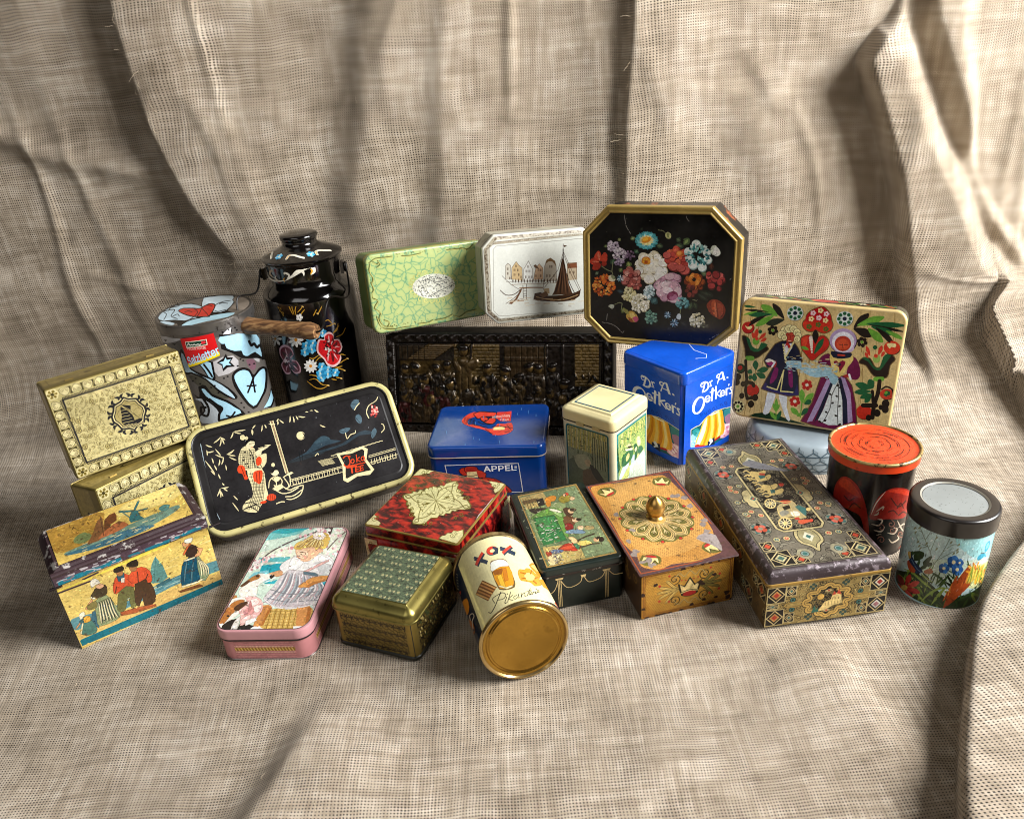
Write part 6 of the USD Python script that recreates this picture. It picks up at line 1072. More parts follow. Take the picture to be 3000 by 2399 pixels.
    a.c(LG, 320, 605, 40, 42); a.c('d2402c', 330, 575, 20); a.c(DG, 365, 495, 22)
    tulip('1465 850 1510 800 1580 810 1630 900 1690 900 1730 800 1790 760 1845 815 1790 880 1750 1010 1620 990 1540 880', '1490 800 1560 800 1610 880 1680 910 1720 790 1770 755 1810 770 1750 850 1690 930 1620 920 1560 840', '1620 1010 1720 1005 1720 1050 1620 1050', ((1580, 780, 1540, 670, 40), (1560, 800, 1530, 740, 36), (1670, 770, 1710, 665, 46), (1700, 790, 1735, 730, 36)))
    a.c('93b45a', 1650, 810, 40, 46); a.c('d2402c', 1643, 778, 22); a.c(DG, 1635, 685, 24)
    # pomegranates
    for x, y, rx, ry, c_ in ((225, 445, 70, 66, 'b02420'), (1815, 690, 88, 74, 'd23c22'), (300, 1145, 70, 66, 'c02a20'), (1510, 1380, 84, 76, 'c8301f'), (1755, 1190, 76, 56, 'c8402a'), (155, 905, 50, 52, '1f3a22')): a.c(K_, x + 5, y + 8, rx, ry); a.c(c_, x, y, rx, ry)
    a.p('eadb9a', '190 420 220 440 250 430 275 440 250 470 215 460', 2); a.p('eadb9a', '1760 650 1800 640 1860 650 1850 690 1810 680 1790 700', 2); a.drop(K_, 230, 430, 330, 350, 40); a.drop(K_, 1800, 640, 1740, 540, 50); a.c('b02420', 150, 900, 26); a.c(DG, 1755, 1185, 40, 32); a.c(LG, 1745, 1175, 20, 16); a.l('c8402a', 9, '1720 1190 1740 1150 1790 1160 1790 1200 1760 1210')
    # stems
    for s, w in (('210 820 220 940 230 1060 220 1150 240 1240', 34), ('220 1060 290 1070 310 1100', 40), ('240 1240 330 1230', 36), ('1680 1050 1660 1180 1620 1300 1600 1440', 44), ('1600 1160 1610 1280', 36), ('1640 1310 1500 1310', 44), ('1700 1140 1750 1110 1810 1140 1820 1190', 18)): a.l(K_, w, s)
    for x, y, s_ in ((130, 1000, 36), (120, 1060, 34), (190, 1080, 28), (180, 1210, 30), (285, 1300, 36), (330, 1230, 34), (1740, 1290, 40), (1735, 1350, 38), (1650, 1390, 36), (1690, 1330, 26), (1560, 1440, 30)): a.c(K_, x, y, s_, s_ * 1.1)
    for v in ((330, 930, 320, 820, 66), (340, 940, 470, 910, 66), (330, 960, 440, 1010, 66), (310, 960, 320, 1050, 60), (290, 960, 240, 930, 56), (280, 980, 260, 1030, 50), (1600, 1130, 1420, 1080, 76), (1590, 1160, 1410, 1170, 64), (1600, 1190, 1470, 1230, 56), (1610, 1130, 1570, 1030, 80), (1590, 1200, 1520, 1280, 60)): a.drop(DG, *v)
    # gentleman
    a.p('dfe2e2', '470 1160 550 1180 540 1260 480 1400 420 1400 440 1310', 2); a.p('dfe2e2', '590 1190 680 1200 680 1330 720 1470 680 1460 620 1310', 2)
    sh_('600 610 670 600 760 640 800 700 840 830 800 850 760 860 800 1000 810 1200 700 1210 480 1160 400 1130 450 1030 540 870 460 900 420 820 460 750 540 640', NV, 0); a.p('2d2a5c', '400 1130 440 1060 480 1110 620 1170 760 1180 790 1080 810 1200 700 1210 480 1160'); a.p(NV, '450 1060 560 880 760 860 780 1080 760 1150 620 1160 470 1110'); a.p('7a1a5a', '540 900 580 920 560 1020 500 1080 490 1040', 2); a.p('7a1a5a', '690 880 730 900 745 1110 700 1090', 2)
    a.l('e8dc90', 14, '460 1110 570 1145 640 930', 0); a.l('e8dc90', 12, '640 930 610 1160 745 1170', 0)
    a.p('e6e6e6', '640 640 720 630 730 680 650 800 640 720'); a.p('c02a28', '640 680 670 610 700 640 715 680 690 690 670 650', 0)
    for kk in range(7): a.drop('ecdf9a', 618 + kk * 5, 640 + kk * 32, 640 + kk * 6, 655 + kk * 32, 24); a.drop('ecdf9a', 745 - kk * 14, 620 + kk * 26, 728 - kk * 14, 650 + kk * 26, 22)
    a.p('b0302c', '560 850 540 820 520 880 480 890 540 900', 2); a.p('f0ead8', '430 830 470 800 540 830 500 850', 2); a.p('a02060', '440 850 500 830 540 860 480 880', 0); a.l('f0f0f0', 20, '540 840 510 890', 0)
    sh_('640 520 700 500 750 510 755 590 700 620 650 590', 'b8402e', 2, 4); a.l(K_, 6, '675 540 695 540', 0); a.l(K_, 6, '725 545 745 548', 0); a.l('7a1f18', 6, '708 545 705 580', 0); a.l('f0d9c8', 6, '685 605 715 606', 0)
    for x, y, s_ in ((640, 480, 40), (610, 535, 46), (640, 570, 30), (690, 465, 46), (740, 470, 40), (780, 510, 40), (795, 545, 34), (780, 585, 34)): a.c(K_, x, y, s_ + 5); a.c('efe3a6', x, y, s_); spiral(a, '8a7a3c', 5, x, y, s_ * .6, x, 1.2)
    # lady
    sh_('1050 1010 1200 1000 1310 1000 1380 1100 1420 1300 1430 1500 1200 1590 1000 1530 840 1480 960 1280', MG, 0); a.p(LV, '1110 1040 1180 1020 1090 1230 960 1480 900 1490 1000 1280'); a.p(NV, '1160 1050 1200 1030 1180 1080 1100 1280 1040 1440 980 1490 1060 1280'); a.p(LV, '1260 1000 1310 1020 1370 1180 1390 1480 1340 1500 1330 1250'); a.p(NV, '1230 1020 1270 1020 1330 1250 1340 1490 1290 1510 1280 1250'); a.p('dfe6e4', '1180 1080 1240 1040 1280 1250 1285 1520 1130 1520 1020 1470 1080 1350')
    for x0, p_ in ((1190, '1240 1060 1170 1200 1150 1340 1080 1480 1050 1490'), (1250, '1240 1080 1240 1220 1230 1380 1235 1520')):
        a.l(K_, 8, p_, 4); cc = curve(pts(p_), 3)
        for kk in range(1, len(cc), 2): a.drop(K_, cc[kk][0], cc[kk][1], cc[kk][0] + (34 if kk % 4 == 1 else -34), cc[kk][1] - 14, 22)
    sh_('1060 780 1130 750 1150 790 1160 880 1120 870 1020 850', MG, 2, 6); a.p(MG, '1370 790 1430 800 1470 900 1470 1000 1420 1040 1330 1000 1340 900', 2); a.p('e9cf7a', '1150 760 1220 800 1330 800 1385 770 1400 820 1340 900 1250 1010 1180 930 1150 830', 2); a.p('8a1a3a', '1245 900 1190 860 1185 835 1215 825 1245 850 1280 825 1315 835 1310 870 1250 960', 0); a.c(NV, 1248, 870, 18); a.p('b0302c', '1290 990 1350 975 1360 1010 1310 1010', 2); a.l('f0f0f0', 22, '1355 980 1370 1030', 0)
    a.c(K_, 1292, 612, 152, 140); a.c(LV, 1288, 605, 148, 135); a.c('e3e2ea', 1290, 620, 122, 112); a.c('cdb8d8', 1300, 690, 110, 60); a.c('e3e2ea', 1290, 640, 112, 95); a.c('b83a26', 1287, 640, 90, 86); a.c('d0502e', 1287, 650, 70, 62)
    a.l(K_, 7, '1245 650 1285 655', 0); a.l(K_, 7, '1300 655 1340 658', 0); a.l(K_, 5, '1285 640 1280 680 1295 685'); a.l('6a140e', 7, '1270 705 1300 706', 0); a.p(NV, '1160 720 1290 740 1380 740 1370 790 1280 805 1180 790', 2); a.l('c8402a', 18, '1235 765 1305 770', 0)
    # plants at their feet
    for v in ((850, 1290, 840, 1140, 66), (860, 1290, 970, 1180, 66), (870, 1300, 950, 1260, 56), (820, 1420, 725, 1340, 60), (830, 1430, 800, 1400, 50), (840, 1420, 910, 1340, 56), (565, 1470, 500, 1380, 40), (570, 1480, 620, 1370, 40), (565, 1380, 565, 1240, 40), (560, 1380, 530, 1290, 30), (565, 1380, 600, 1300, 30)): a.drop(LG if v[0] % 3 else DG, *v)
    a.l(LG, 14, '830 1440 845 1280', 0); a.l(LG, 12, '565 1480 565 1300', 0); a.flower(830, 1565, 34, ['a8261e'], 6, w=30, cc='e6e0d0'); a.flower(440, 1490, 26, ['8a1f1e'], 5, w=26)
    # scraped paint
    a.p('9cc3d0', '660 840 740 820 830 840 840 890 960 910 1080 900 1130 880 1180 960 1240 1020 1200 1090 1150 1060 1120 1000 1000 1010 900 980 840 940 790 900 700 900', 2)
    for kk in range(150): x, y = rng.uniform(640, 1220), 0; y = 850 + (x - 640) * .18 + rng.normal(0, 45); a.l(('a8ccd6', 'c3dde2', '86b0c0', 'd8c48e')[kk % 4], rng.uniform(4, 11), [(x, y), (x + rng.uniform(10, 44), y + rng.uniform(-4, 6))], 0)
    print_on(t, 'printed_lid', a, BR['flat'], W, H, face_front(W, H), q, clip=rclip(W, H, r).buffer(-.0042))
    a = Art(); a.p('241f16', '0 0 260 0 260 40 0 40')
    for kk in range(30): x = 8 + kk * 8.5; a.drop((DG, LG, 'c8502a', '2f6a3a', '6d8a3a')[kk % 5], x, 12 + (kk % 3) * 8, x + 20, 16 + (kk % 4) * 5, 7)
    a.p('b8241e', '110 8 130 5 150 10 155 24 130 34 105 24', 2); a.flower(50, 18, 8, ['d8d0b0'], 6, w=5, cc=K_); a.flower(200, 20, 8, ['d8d0b0'], 6, w=5, cc=K_)
    print_on(t, 'printed_top', a, BR['flat'], W - .04, D - .015, plane((-W/2 + .02, .013, H/2), (1, 0, 0), (0, 1, 0)), [(0, 0), (260, 0), (260, 40), (0, 40)])
folk_tin()
# ------------------------------------------------------------------ the embossed black chest at the back
def embossed_chest():
    W, H, D = .462, .205, .15
    M = pose((-.0265, 1.406, .0985), (-.261, .029, -.221)); t = thing('embossed_chest', 'big blackened tin chest with raised village figures, beneath the green and white tins', 'chest', M)
    iron = mat('black_relief', {'tc': ('texture_coordinate', {}), 'at': ('attribute', {'attribute': 'Cd'}), 'n': ('noise_texture', {'scale': 120., 'detail': 5.}), 'r': ('map_range', {'from_min': .3, 'from_max': .7, 'to_min': .55, 'to_max': 1.25}), 'g': ('vector_math', {'math_type': 'scale'}), 'rr': ('map_range', {'from_min': .3, 'from_max': .7, 'to_min': .2, 'to_max': .42}), 'b': ('bump', {'strength': .5, 'distance': .0008}), 'p': ('principled_bsdf', {'metallic': .55, 'coat_weight': .2, 'coat_roughness': .12})},
               [('tc.object', 'n.vector'), ('n.fac', 'r.value'), ('at.color', 'g.vector1'), ('r.result', 'g.scale'), ('g.vector', 'p.base_color'), ('n.fac', 'rr.value'), ('rr.result', 'p.roughness'), ('n.fac', 'b.height'), ('b.normal', 'p.normal')])
    dk = paint('blackened_tin', '080706', rough=.6, metal=0., spec=.12, wear=.3, wearcol='1c1712', wscale=70, thr=.58)
    obj('body', loft(W - .006, H - .004, .010, [(0, .0305), (0, D - .003), (.003, D)]), dk, t)
    obj('lid', loft(W, H, .012, [(.004, .002), (.001, .003), (0, .006), (0, .026), (.0012, .028), (0, .0295), (.002, .0312)], cap0=False), dk, t)
    # the relief: a height field of frame, planked background and figures, in drawing units of the traced panel
    nx_, nz_ = 460, 204; U, Vv = np.meshgrid(np.linspace(0, 1, nx_), np.linspace(0, 1, nz_)); xx, zz = (U - .5) * (W - .006), (Vv - .5) * (H - .004)
    gx, gy = 203 + U * 1762, 205 + (1 - Vv) * 780                           # drawing frame: x right, y down
    hgt = np.zeros_like(xx); col = np.full(xx.shape + (3,), srgb('2a2018'))
    ex, ey = np.minimum(xx + W/2, W/2 - xx), np.minimum(zz + H/2, H/2 - zz); e = np.minimum(ex, ey)
    fr = (e < .019); s_ = np.where(ex < ey, zz, xx)
    hgt += np.where(fr, .0032 * np.sin(np.clip(e / .019, 0, 1) * math.pi) ** .6 + .0016 * np.sin(s_ * 2 * math.pi / .024) * np.sin(np.clip((e - .003) / .013, 0, 1) * math.pi) + .0008 * (np.sin(s_ * 2 * math.pi / .0035) > 0) * (np.abs(e - .0165) < .0018), 0)
    hgt -= .0022 * np.exp(-((e - .0205) / .002) ** 2); inn = ~fr & (e > .021)
    def ins(x0, y0, x1, y1): return inn & (gx > x0) & (gx < x1) & (gy > y0) & (gy < y1)
    k1 = ins(750, 250, 1110, 740); col[k1] = srgb('6b5428'); hgt[k1] += .0004 * ((gy[k1] % 26 < 4) | ((gx[k1] + (gy[k1] // 26 % 2) * 30) % 60 < 5)) * -1.5
    k2 = ins(1690, 250, 1870, 600); col[k2] = srgb('7a6030'); hgt[k2] -= .0006 * ((gy[k2] % 24 < 4) | ((gx[k2] + (gy[k2] // 24 % 2) * 26) % 52 < 5))
    k3 = ins(1145, 300, 1470, 620); col[k3] = srgb('4d3a20'); hgt[k3] += .001 * (gx[k3] % 44 > 6); hgt[ins(1140, 380, 1480, 405)] += .0014; k4 = ins(300, 290, 560, 400); col[k4] = srgb('3c2e1c'); hgt[k4] += .001 * (gx[k4] % 46 > 7)
    k5 = inn & (gy > 260) & (gy < 405) & (np.abs((gx - 580) + (gy - 330) * 1.5) < 115); col[k5] = srgb('5c4624'); hgt[k5] += .0016 + .0005 * ((gy[k5] + gx[k5] * .0) % 16 > 4); k6 = ins(310, 410, 780, 560); col[k6] = srgb('5a451f')
    hgt[ins(1465, 260, 1485, 740)] += .0018; hgt[ins(1585, 260, 1605, 740)] += .0018; col[ins(1610, 260, 1690, 740)] = srgb('241b12')
    R = np.random.default_rng(11)
    def blob(x, y, rx, ry, h_, c_=None, rot=0.):
        nonlocal hgt
        c, s = math.cos(rot), math.sin(rot); dx, dy = gx - x, gy - y; q_ = ((c * dx + s * dy) / rx) ** 2 + ((-s * dx + c * dy) / ry) ** 2
        k = (q_ < 1) & inn; b = h_ * np.sqrt(np.clip(1 - q_, 0, 1)); hgt = np.where(k, np.maximum(hgt, b), hgt)
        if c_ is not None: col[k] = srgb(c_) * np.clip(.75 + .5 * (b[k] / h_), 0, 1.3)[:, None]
    def person(x, y, s, c_, arms=1, hat=True):
        """bust or full figure with the head at (x, y); s = head radius"""
        s *= 1.3
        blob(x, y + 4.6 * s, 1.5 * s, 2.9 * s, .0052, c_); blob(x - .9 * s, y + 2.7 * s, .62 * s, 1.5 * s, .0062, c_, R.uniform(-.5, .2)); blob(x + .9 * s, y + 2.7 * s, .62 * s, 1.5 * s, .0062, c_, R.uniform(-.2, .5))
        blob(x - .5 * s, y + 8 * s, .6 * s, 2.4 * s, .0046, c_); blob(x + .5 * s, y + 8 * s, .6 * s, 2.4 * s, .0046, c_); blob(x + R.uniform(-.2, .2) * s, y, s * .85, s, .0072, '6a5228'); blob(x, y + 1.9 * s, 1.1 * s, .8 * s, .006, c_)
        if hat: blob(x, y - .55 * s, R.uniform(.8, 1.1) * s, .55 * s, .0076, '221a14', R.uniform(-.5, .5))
        for kk in range(5): hgt[...] -= .0009 * np.exp(-(((gx - (x + R.uniform(-1, 1) * s)) / 3.5) ** 2)) * ((np.abs(gy - (y + R.uniform(3, 7) * s)) < 1.6 * s) & inn)
    for v in ((350, 480, 30), (430, 470, 32), (690, 450, 28), (600, 470, 26), (1010, 470, 32), (1150, 490, 34), (1340, 460, 30), (1410, 470, 30), (1520, 460, 28), (1610, 590, 30), (1260, 540, 28)): person(*v, R.choice(['2e241a', '3b2e1e', '4d3c22']))
    person(820, 330, 36, '5a4626'); blob(890, 330, 10, 90, .006, '2a2018', .1); blob(880, 440, 70, 46, .0066, '5a4626', -.5); blob(850, 690, 62, 60, .006, '3b2e1e')
    for v in ((380, 590, 32), (510, 560, 34), (700, 590, 30), (980, 570, 32), (1130, 560, 30), (1400, 640, 30), (1500, 660, 30), (640, 640, 36), (330, 690, 34), (450, 700, 36), (560, 720, 34), (750, 720, 30), (1080, 700, 30), (1330, 720, 30), (1600, 700, 30), (920, 720, 30), (1220, 730, 30), (1700, 720, 26)): person(*v, R.choice(['2e241a', '3b2e1e', '57442a', '4a1f1c']), hat=R.random() < .6)
    for kk in range(170):
        x, y = R.uniform(300, 1850), R.uniform(520, 960); blob(x, y, R.uniform(6, 22), R.uniform(12, 40), R.uniform(.003, .0068), R.choice(['2e241a', '1d1712', '3b2e1e', '4d3c22', '15110d']), R.uniform(-.9, .9))
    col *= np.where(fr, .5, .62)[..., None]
    hgt += .0003 * (meshkit.noise(np.stack([gx / 14, gy / 14, gx * 0], -1), 3) - .5)
    Pv = np.stack([xx, .0024 - hgt, zz], -1).reshape(-1, 3); idx_ = np.arange(nx_ * nz_).reshape(nz_, nx_); F_ = np.stack([idx_[:-1, :-1], idx_[:-1, 1:], idx_[1:, 1:], idx_[1:, :-1]], -1).reshape(-1, 4)
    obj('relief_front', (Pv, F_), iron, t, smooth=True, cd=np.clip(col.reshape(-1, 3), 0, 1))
embossed_chest()

# ------------------------------------------------------------------ tall blue pudding tin
def pudding_art(dim=False):
    a = Art(); q = [(1465, 530), (2012, 285), (1955, 1215), (1450, 1475)]; a.p('0a4fc0', [(1400, 480), (2060, 250), (2020, 1260), (1400, 1520)])
    Wt = 'e9ecf0'
    # lettering: Dr A. / Oetker's
    a.l(Wt, 15, '1694 497 1672 606', 0); a.l(Wt, 16, '1664 512 1690 489 1722 500 1732 535 1722 575 1695 602 1668 612', 5); a.l(Wt, 9, '1688 490 1660 500 1648 528 1658 552 1674 542', 4)
    a.l(Wt, 12, '1748 490 1758 530', 0); a.l(Wt, 10, '1755 500 1765 478 1775 480', 2); a.l(Wt, 8, '1745 550 1768 540', 0)
    a.l(Wt, 9, '1830 520 1860 400 1885 375', 3); a.p(Wt, '1875 385 1892 372 1912 455 1918 480 1895 486'); a.l(Wt, 10, '1848 470 1900 450', 0); a.l(Wt, 11, '1862 400 1838 405 1822 430 1830 450 1845 440', 3); a.c(Wt, 1940, 452, 10)
    a.c(Wt, 1625, 770, 64, 112, 18); a.c('0a4fc0', 1628, 768, 38, 92, 18)
    a.c(Wt, 1722, 700, 32, 46, 14); a.c('0a4fc0', 1722, 692, 15, 26, 14); a.l('0a4fc0', 9, '1722 712 1760 700', 0); a.l(Wt, 9, '1697 706 1745 686', 0)
    a.l(Wt, 20, '1778 575 1768 720', 0); a.l(Wt, 12, '1752 620 1800 598', 0); a.l(Wt, 18, '1815 555 1812 700', 0); a.l(Wt, 13, '1862 600 1820 645 1868 685', 0)
    a.c(Wt, 1888, 640, 27, 40, 12); a.c('0a4fc0', 1888, 634, 12, 22, 12); a.l(Wt, 8, '1868 645 1908 628', 0); a.l('0a4fc0', 7, '1890 655 1915 645', 0); a.l(Wt, 17, '1928 590 1928 665', 0); a.l(Wt, 12, '1930 605 1942 585 1952 585', 2); a.l(Wt, 9, '1958 530 1953 552', 0); a.l(Wt, 14, '1988 570 1968 585 1985 615 1985 640 1962 648', 3)
    for kk, ch in enumerate('Pudding'): a.text('0b2f86', ch, 1650 + kk * 43, 915 - kk * 22, 42, -24)
    # picture
    P_ = '1548 1062 1600 1030 1640 1015 1700 940 1800 860 1880 835 1985 815 1962 1140 1940 1150 1870 1200 1800 1240 1700 1262 1548 1270'
    a.p('dfd8b0', pts(P_) + (-5, -6)); a.p('14585e', P_); clip_ = Polygon(pts(P_))
    for s, c_ in (('1548 1130 1620 1080 1660 1200 1640 1265 1548 1268', '8fc4d4'), ('1560 1080 1610 1040 1640 1090 1590 1140', '2a8a8a'), ('1600 1120 1650 1060 1660 1100 1600 1190', '4a9a9a'), ('1900 850 1985 820 1975 960 1920 980', '2f7a80'), ('1910 930 1980 890 1970 1000 1925 1010', '9a6f8a'), ('1880 1060 1970 1000 1958 1140 1860 1180', 'e6b4c4')): a.geo(c_, Polygon(curve(pts(s), 2, True)).buffer(0).intersection(clip_))
    for kk in range(26): x, y = rng.uniform(1865, 1960), rng.uniform(1020, 1160); a.geo(('f0ccd6', 'c87a98', 'fbe6ea', 'd99ab0')[kk % 4], Point(x, y).buffer(rng.uniform(8, 18)).intersection(clip_))
    for kk in range(14): x, y = rng.uniform(1550, 1640), rng.uniform(1150, 1260); a.geo(('cfe6ee', '6aa8c0', 'eef6f8')[kk % 3], Point(x, y).buffer(rng.uniform(6, 16)).intersection(clip_))
    for kk in range(12): x, y = rng.uniform(1560, 1680), rng.uniform(980, 1120); a.geo(('1f6f70', '3aa09a', '0e4a50')[kk % 3], Point(x, y).buffer(rng.uniform(8, 18)).intersection(clip_))
    a.p('f5b52e', '1592 1245 1640 1090 1680 960 1725 905 1770 880 1800 870 1850 848 1885 855 1895 960 1910 1050 1890 1130 1800 1190 1720 1250', 2)
    for s, c_ in (('1600 1240 1650 1090 1690 970 1720 930 1700 1080 1640 1240', 'fdf0c0'), ('1735 910 1750 920 1740 1080 1690 1250 1670 1250 1720 1080', 'e08f14'), ('1760 890 1780 890 1790 1050 1760 1210 1735 1230 1765 1050', 'f9d468'), ('1800 875 1815 875 1830 1040 1800 1180 1780 1200 1800 1040', 'd98810'), ('1830 860 1850 860 1870 1040 1850 1150 1825 1175 1845 1030', 'fbe08c'), ('1865 855 1885 860 1905 1040 1890 1120', 'e39a1c'), ('1740 895 1800 872 1850 855 1820 880 1760 905', 'fdf4cc')): a.p(c_, s, 2)
    a.p('b5201a', '1585 1252 1620 1232 1640 1246 1690 1250 1700 1262 1600 1270', 2); a.p('b5201a', '1800 1190 1850 1150 1870 1160 1800 1212'); a.p('14233c', '1725 1215 1800 1160 1800 1250 1725 1262'); a.c('e6eef4', 1760, 1200, 18, 24); a.l('e6eef4', 10, '1745 1250 1765 1222 1778 1210', 2)
    return a, q
def pudding_tin():
    cx, cy, yaw, W, Dp, zb, zt = .3069, 1.279, -.9567, .1456, .1372, .0119, .1909
    t = thing('pudding_tin', "tall bright blue tin reading Dr A. Oetker's over a yellow pudding", 'tin', lying(cx, cy, yaw, zt)); H = Dp; D = zt - zb
    blue = paint('bright_blue', '0a4fc0', rough=.18, coat=.5, spec=.5, grime=.1)
    obj('lid', loft(W + .004, H + .004, .014, [(.006, -.004), (.002, -.0032), (.0006, -.0012), (0, .002), (0, .0185), (.0015, .020)]), blue, t, smooth=60); obj('body', loft(W, H, .013, [(.0006, .019), (.0006, D - .002), (.002, D)]), blue, t, smooth=40)
    S_ = sides(W, D, H); hh = D - .020
    for nm, ww, lab in (('right', H, None), ('front', W, None)):
        a, q = pudding_art()
        pl = S_[nm]; print_on(t, 'printed_side', a, BR['clean'], ww - .012, hh - .002, (lambda pl_: lambda uv: pl_(uv + [[.006, .002]]))(pl), [(1484, 522), (2006, 287), (1950, 1218), (1468, 1466)], var=.10)
    a = Art(); a.p('0a4fc0', '0 0 140 0 140 120 0 120'); a.p('e6ecf2', '10 12 26 6 30 14 22 24 14 22'); a.l('e6ecf2', 1.2, '34 10 90 40 120 40 130 52 118 66', 0)
    print_on(t, 'printed_lid', a, BR['clean'], W - .014, H - .014, face_front(W - .014, H - .014, -.004), [(0, 0), (140, 0), (140, 120), (0, 120)], var=.06)
pudding_tin()
def acrylic_stand():
    t = thing('display_block', 'small clear plastic block under the tall blue pudding tin', 'stand', upright((.2869, 1.262, 0)))
    obj('block', boxm(-.035, .035, -.052, .05, .0, .0115), mat('clear_plastic', {'p': ('principled_bsdf', {'base_color': (.85, .9, .88), 'roughness': .08, 'transmission_weight': .9, 'ior': 1.45})}, []), t)
acrylic_stand()

# ------------------------------------------------------------------ cream tin with garden pictures
def cream_tin():
    cx, cy, yaw, W, Dp, zb, zt = .1576, 1.17, -.7282, .1085, .1133, 0, .159
    t = thing('cream_tin', 'square cream tin with blue-lined lid and garden paintings framed in teal on its sides', 'tin', lying(cx, cy, yaw, zt)); H, D = Dp, zt
    cr = paint('cream_lid', 'e3d6a2', rough=.3, coat=.2, wear=.25, wearcol='7a6a3c', thr=.68); bd = paint('cream_body', 'd9d2b0', rough=.32, wear=.2, wearcol='5d5236', thr=.68)
    obj('lid', loft(W, H, .012, [(.016, -.0070), (.0150, -.0074), (.0138, -.0070), (.0125, -.0052), (.0110, -.0042), (.0095, -.0046), (.0075, -.0034), (.003, -.0012), (.0008, .0008), (0, .004), (0, .0175), (.0016, .019)]), cr, t, smooth=50)
    obj('seam', loft(W, H, .012, [(.0016, .0186), (.0003, .0190), (.0003, .0202), (.0016, .0206)]), MATS['dark_seam'], t)
    obj('body', loft(W, H, .011, [(.0016, .018), (.0008, .0215), (.0016, .025), (.0016, D - .002), (.003, D)]), bd, t, smooth=50)
    w = W - .034; q4 = [(0, 0), (w * 1e3, 0), (w * 1e3, w * 1e3), (0, w * 1e3)]
    a = Art(); a.l('14506a', 2.3, [(2, 2), (w * 1e3 - 2, 2), (w * 1e3 - 2, w * 1e3 - 2), (2, w * 1e3 - 2), (2, 2)], 0)
    print_on(t, 'blue_line', a, BR['flat'], w, w + .002, face_front(w, w + .002, -.0075), q4)
    S_ = sides(W - .0032, D, H - .0032); hg = paint('cream_hinge', 'c9bb86', rough=.35, metal=.3)
    for x in (-.012, .02): obj('hinge', boxm(x - .007, x + .007, .0165, .0225, -H/2 - .0016, -H/2 + .001), hg, t)
    def scene(seed, light):
        R = np.random.default_rng(seed); b = Art(); b.p('1e7c86', rrect(80, 128, 6) + (40, 64)); g = Polygon(rrect(77, 125, 5) + (40, 64)); b.geo('1a3a30', Polygon(rrect(77, 125, 5) + (40, 64))); b.geo('cfd9a8' if light else '8f9a78', Polygon(rrect(74.5, 122.5, 4) + (40, 64)))
        g = Polygon(rrect(74, 122, 4) + (40, 64)); put = lambda c_, p_, sm=2: b.geo(c_, Polygon(curve(pts(p_), sm, True) if sm else pts(p_)).buffer(0).intersection(g))
        for kk in range(26): x = 3 + kk * 3; put(('d8cf8a', 'a9a850', 'c9b45c')[kk % 3], [(x, 2), (x + 1.6, 2), (x + 2.2, 44), (x, 44)], 0)
        for kk in range(230):
            x, y = R.uniform(2, 78), R.uniform(2, 60) if kk % 2 else R.uniform(20, 70); L = R.uniform(2, 5); an = R.uniform(0, 6.28)
            c_ = (('3a6a30', '5f9440', '9ab84a', 'd3d872', '2c5230', '86a83e') if light else ('3a4a30', '4f6038', '76804a', '9aa062', '2c3826', '5d6a42'))[R.integers(6)]; b.geo(c_, Polygon([(x, y), (x + L * math.cos(an) + 1, y + L * math.sin(an)), (x + L * .6 * math.cos(an + .5), y + L * .6 * math.sin(an + .5))]).buffer(.2).intersection(g))
        if light:
            put('b9d2c2', '30 70 50 58 80 50 80 130 10 130 18 100'); put('d6e4d8', '36 80 60 66 80 62 80 130 30 130'); put('a9c4d8', '6 92 20 78 34 84 24 108 10 120'); put('cbdcf0', '10 98 24 88 30 96 18 114')
            for kk in range(16): put(('c9dccb', '9fc0b0', 'e6efe4')[kk % 3], [(40 + kk * 2.6, 72 - kk * .6), (41 + kk * 2.6, 72 - kk * .6), (42 + kk * 2.4, 128), (40.5 + kk * 2.4, 128)], 0)
            put('23401f', '3 70 14 60 26 56 24 68 12 84 4 96'); put('d9cf6a', '14 50 24 46 36 50 30 54 18 54'); put('1f1d18', '20 46 26 44 30 48 22 49'); put('e4c89a', '50 34 60 32 62 46 54 52 48 44'); put('e8e08a', '46 24 58 18 66 28 62 38 50 36'); put('3f7a3a', '40 50 56 52 60 64 46 70 36 62'); put('e9e3b8', '40 62 46 56 48 68 42 72')
            for kk in range(7): b.geo('8fae4a', LineString(curve([(4 + kk * 3, 124), (16 + kk * 3, 100 - kk * 3), (30 + kk * 2, 84 - kk * 3)], 4)).buffer(.6).intersection(g))
        else:
            put('5d6a50', '4 70 30 60 60 76 78 100 78 128 4 128'); put('aeb08c', '14 60 34 50 46 60 40 78 22 80'); put('6d5a44', '30 84 50 76 66 96 60 128 34 120'); put('c9b48a', '34 62 44 58 46 68 38 72'); put('3a3a30', '44 66 58 72 70 92 60 96 48 82')
            for kk in range(14): b.geo('b5b58f' if kk % 2 else '4c5642', LineString([(50 + kk * 2, 14), (50 + kk * 2.3, 70)]).buffer(.7).intersection(g))
        return b
    def garden():
        q = [(88, 385), (510, 78), (515, 860), (112, 985)]; b = Art(); b.p('16808a', [(80, 380), (515, 60), (520, 880), (105, 1000)]); b.p('9aae62', '104 392 498 104 503 852 122 965')
        R = np.random.default_rng(3)
        for kk in range(40): x = R.uniform(110, 490); y = 392 - (x - 104) * .73; b.taper(('d9cf86', 'c4b85c', '7a8a3c')[kk % 3], R.uniform(6, 12), [(x, y), (x + 2, y + 60), (x + 4, y + R.uniform(90, 200))])
        for kk in range(260): x = R.uniform(120, 500); y = 392 - (x - 104) * .73 + abs(R.normal(90, 90)) + 20; b.c(('2f6638', '5f9a4a', 'a9c45a', 'd8dc84', '1f4a34', '3f7a58')[R.integers(6)], x, min(y, 620), R.uniform(3, 11), R.uniform(3, 7), R.uniform(0, 180), n=2)
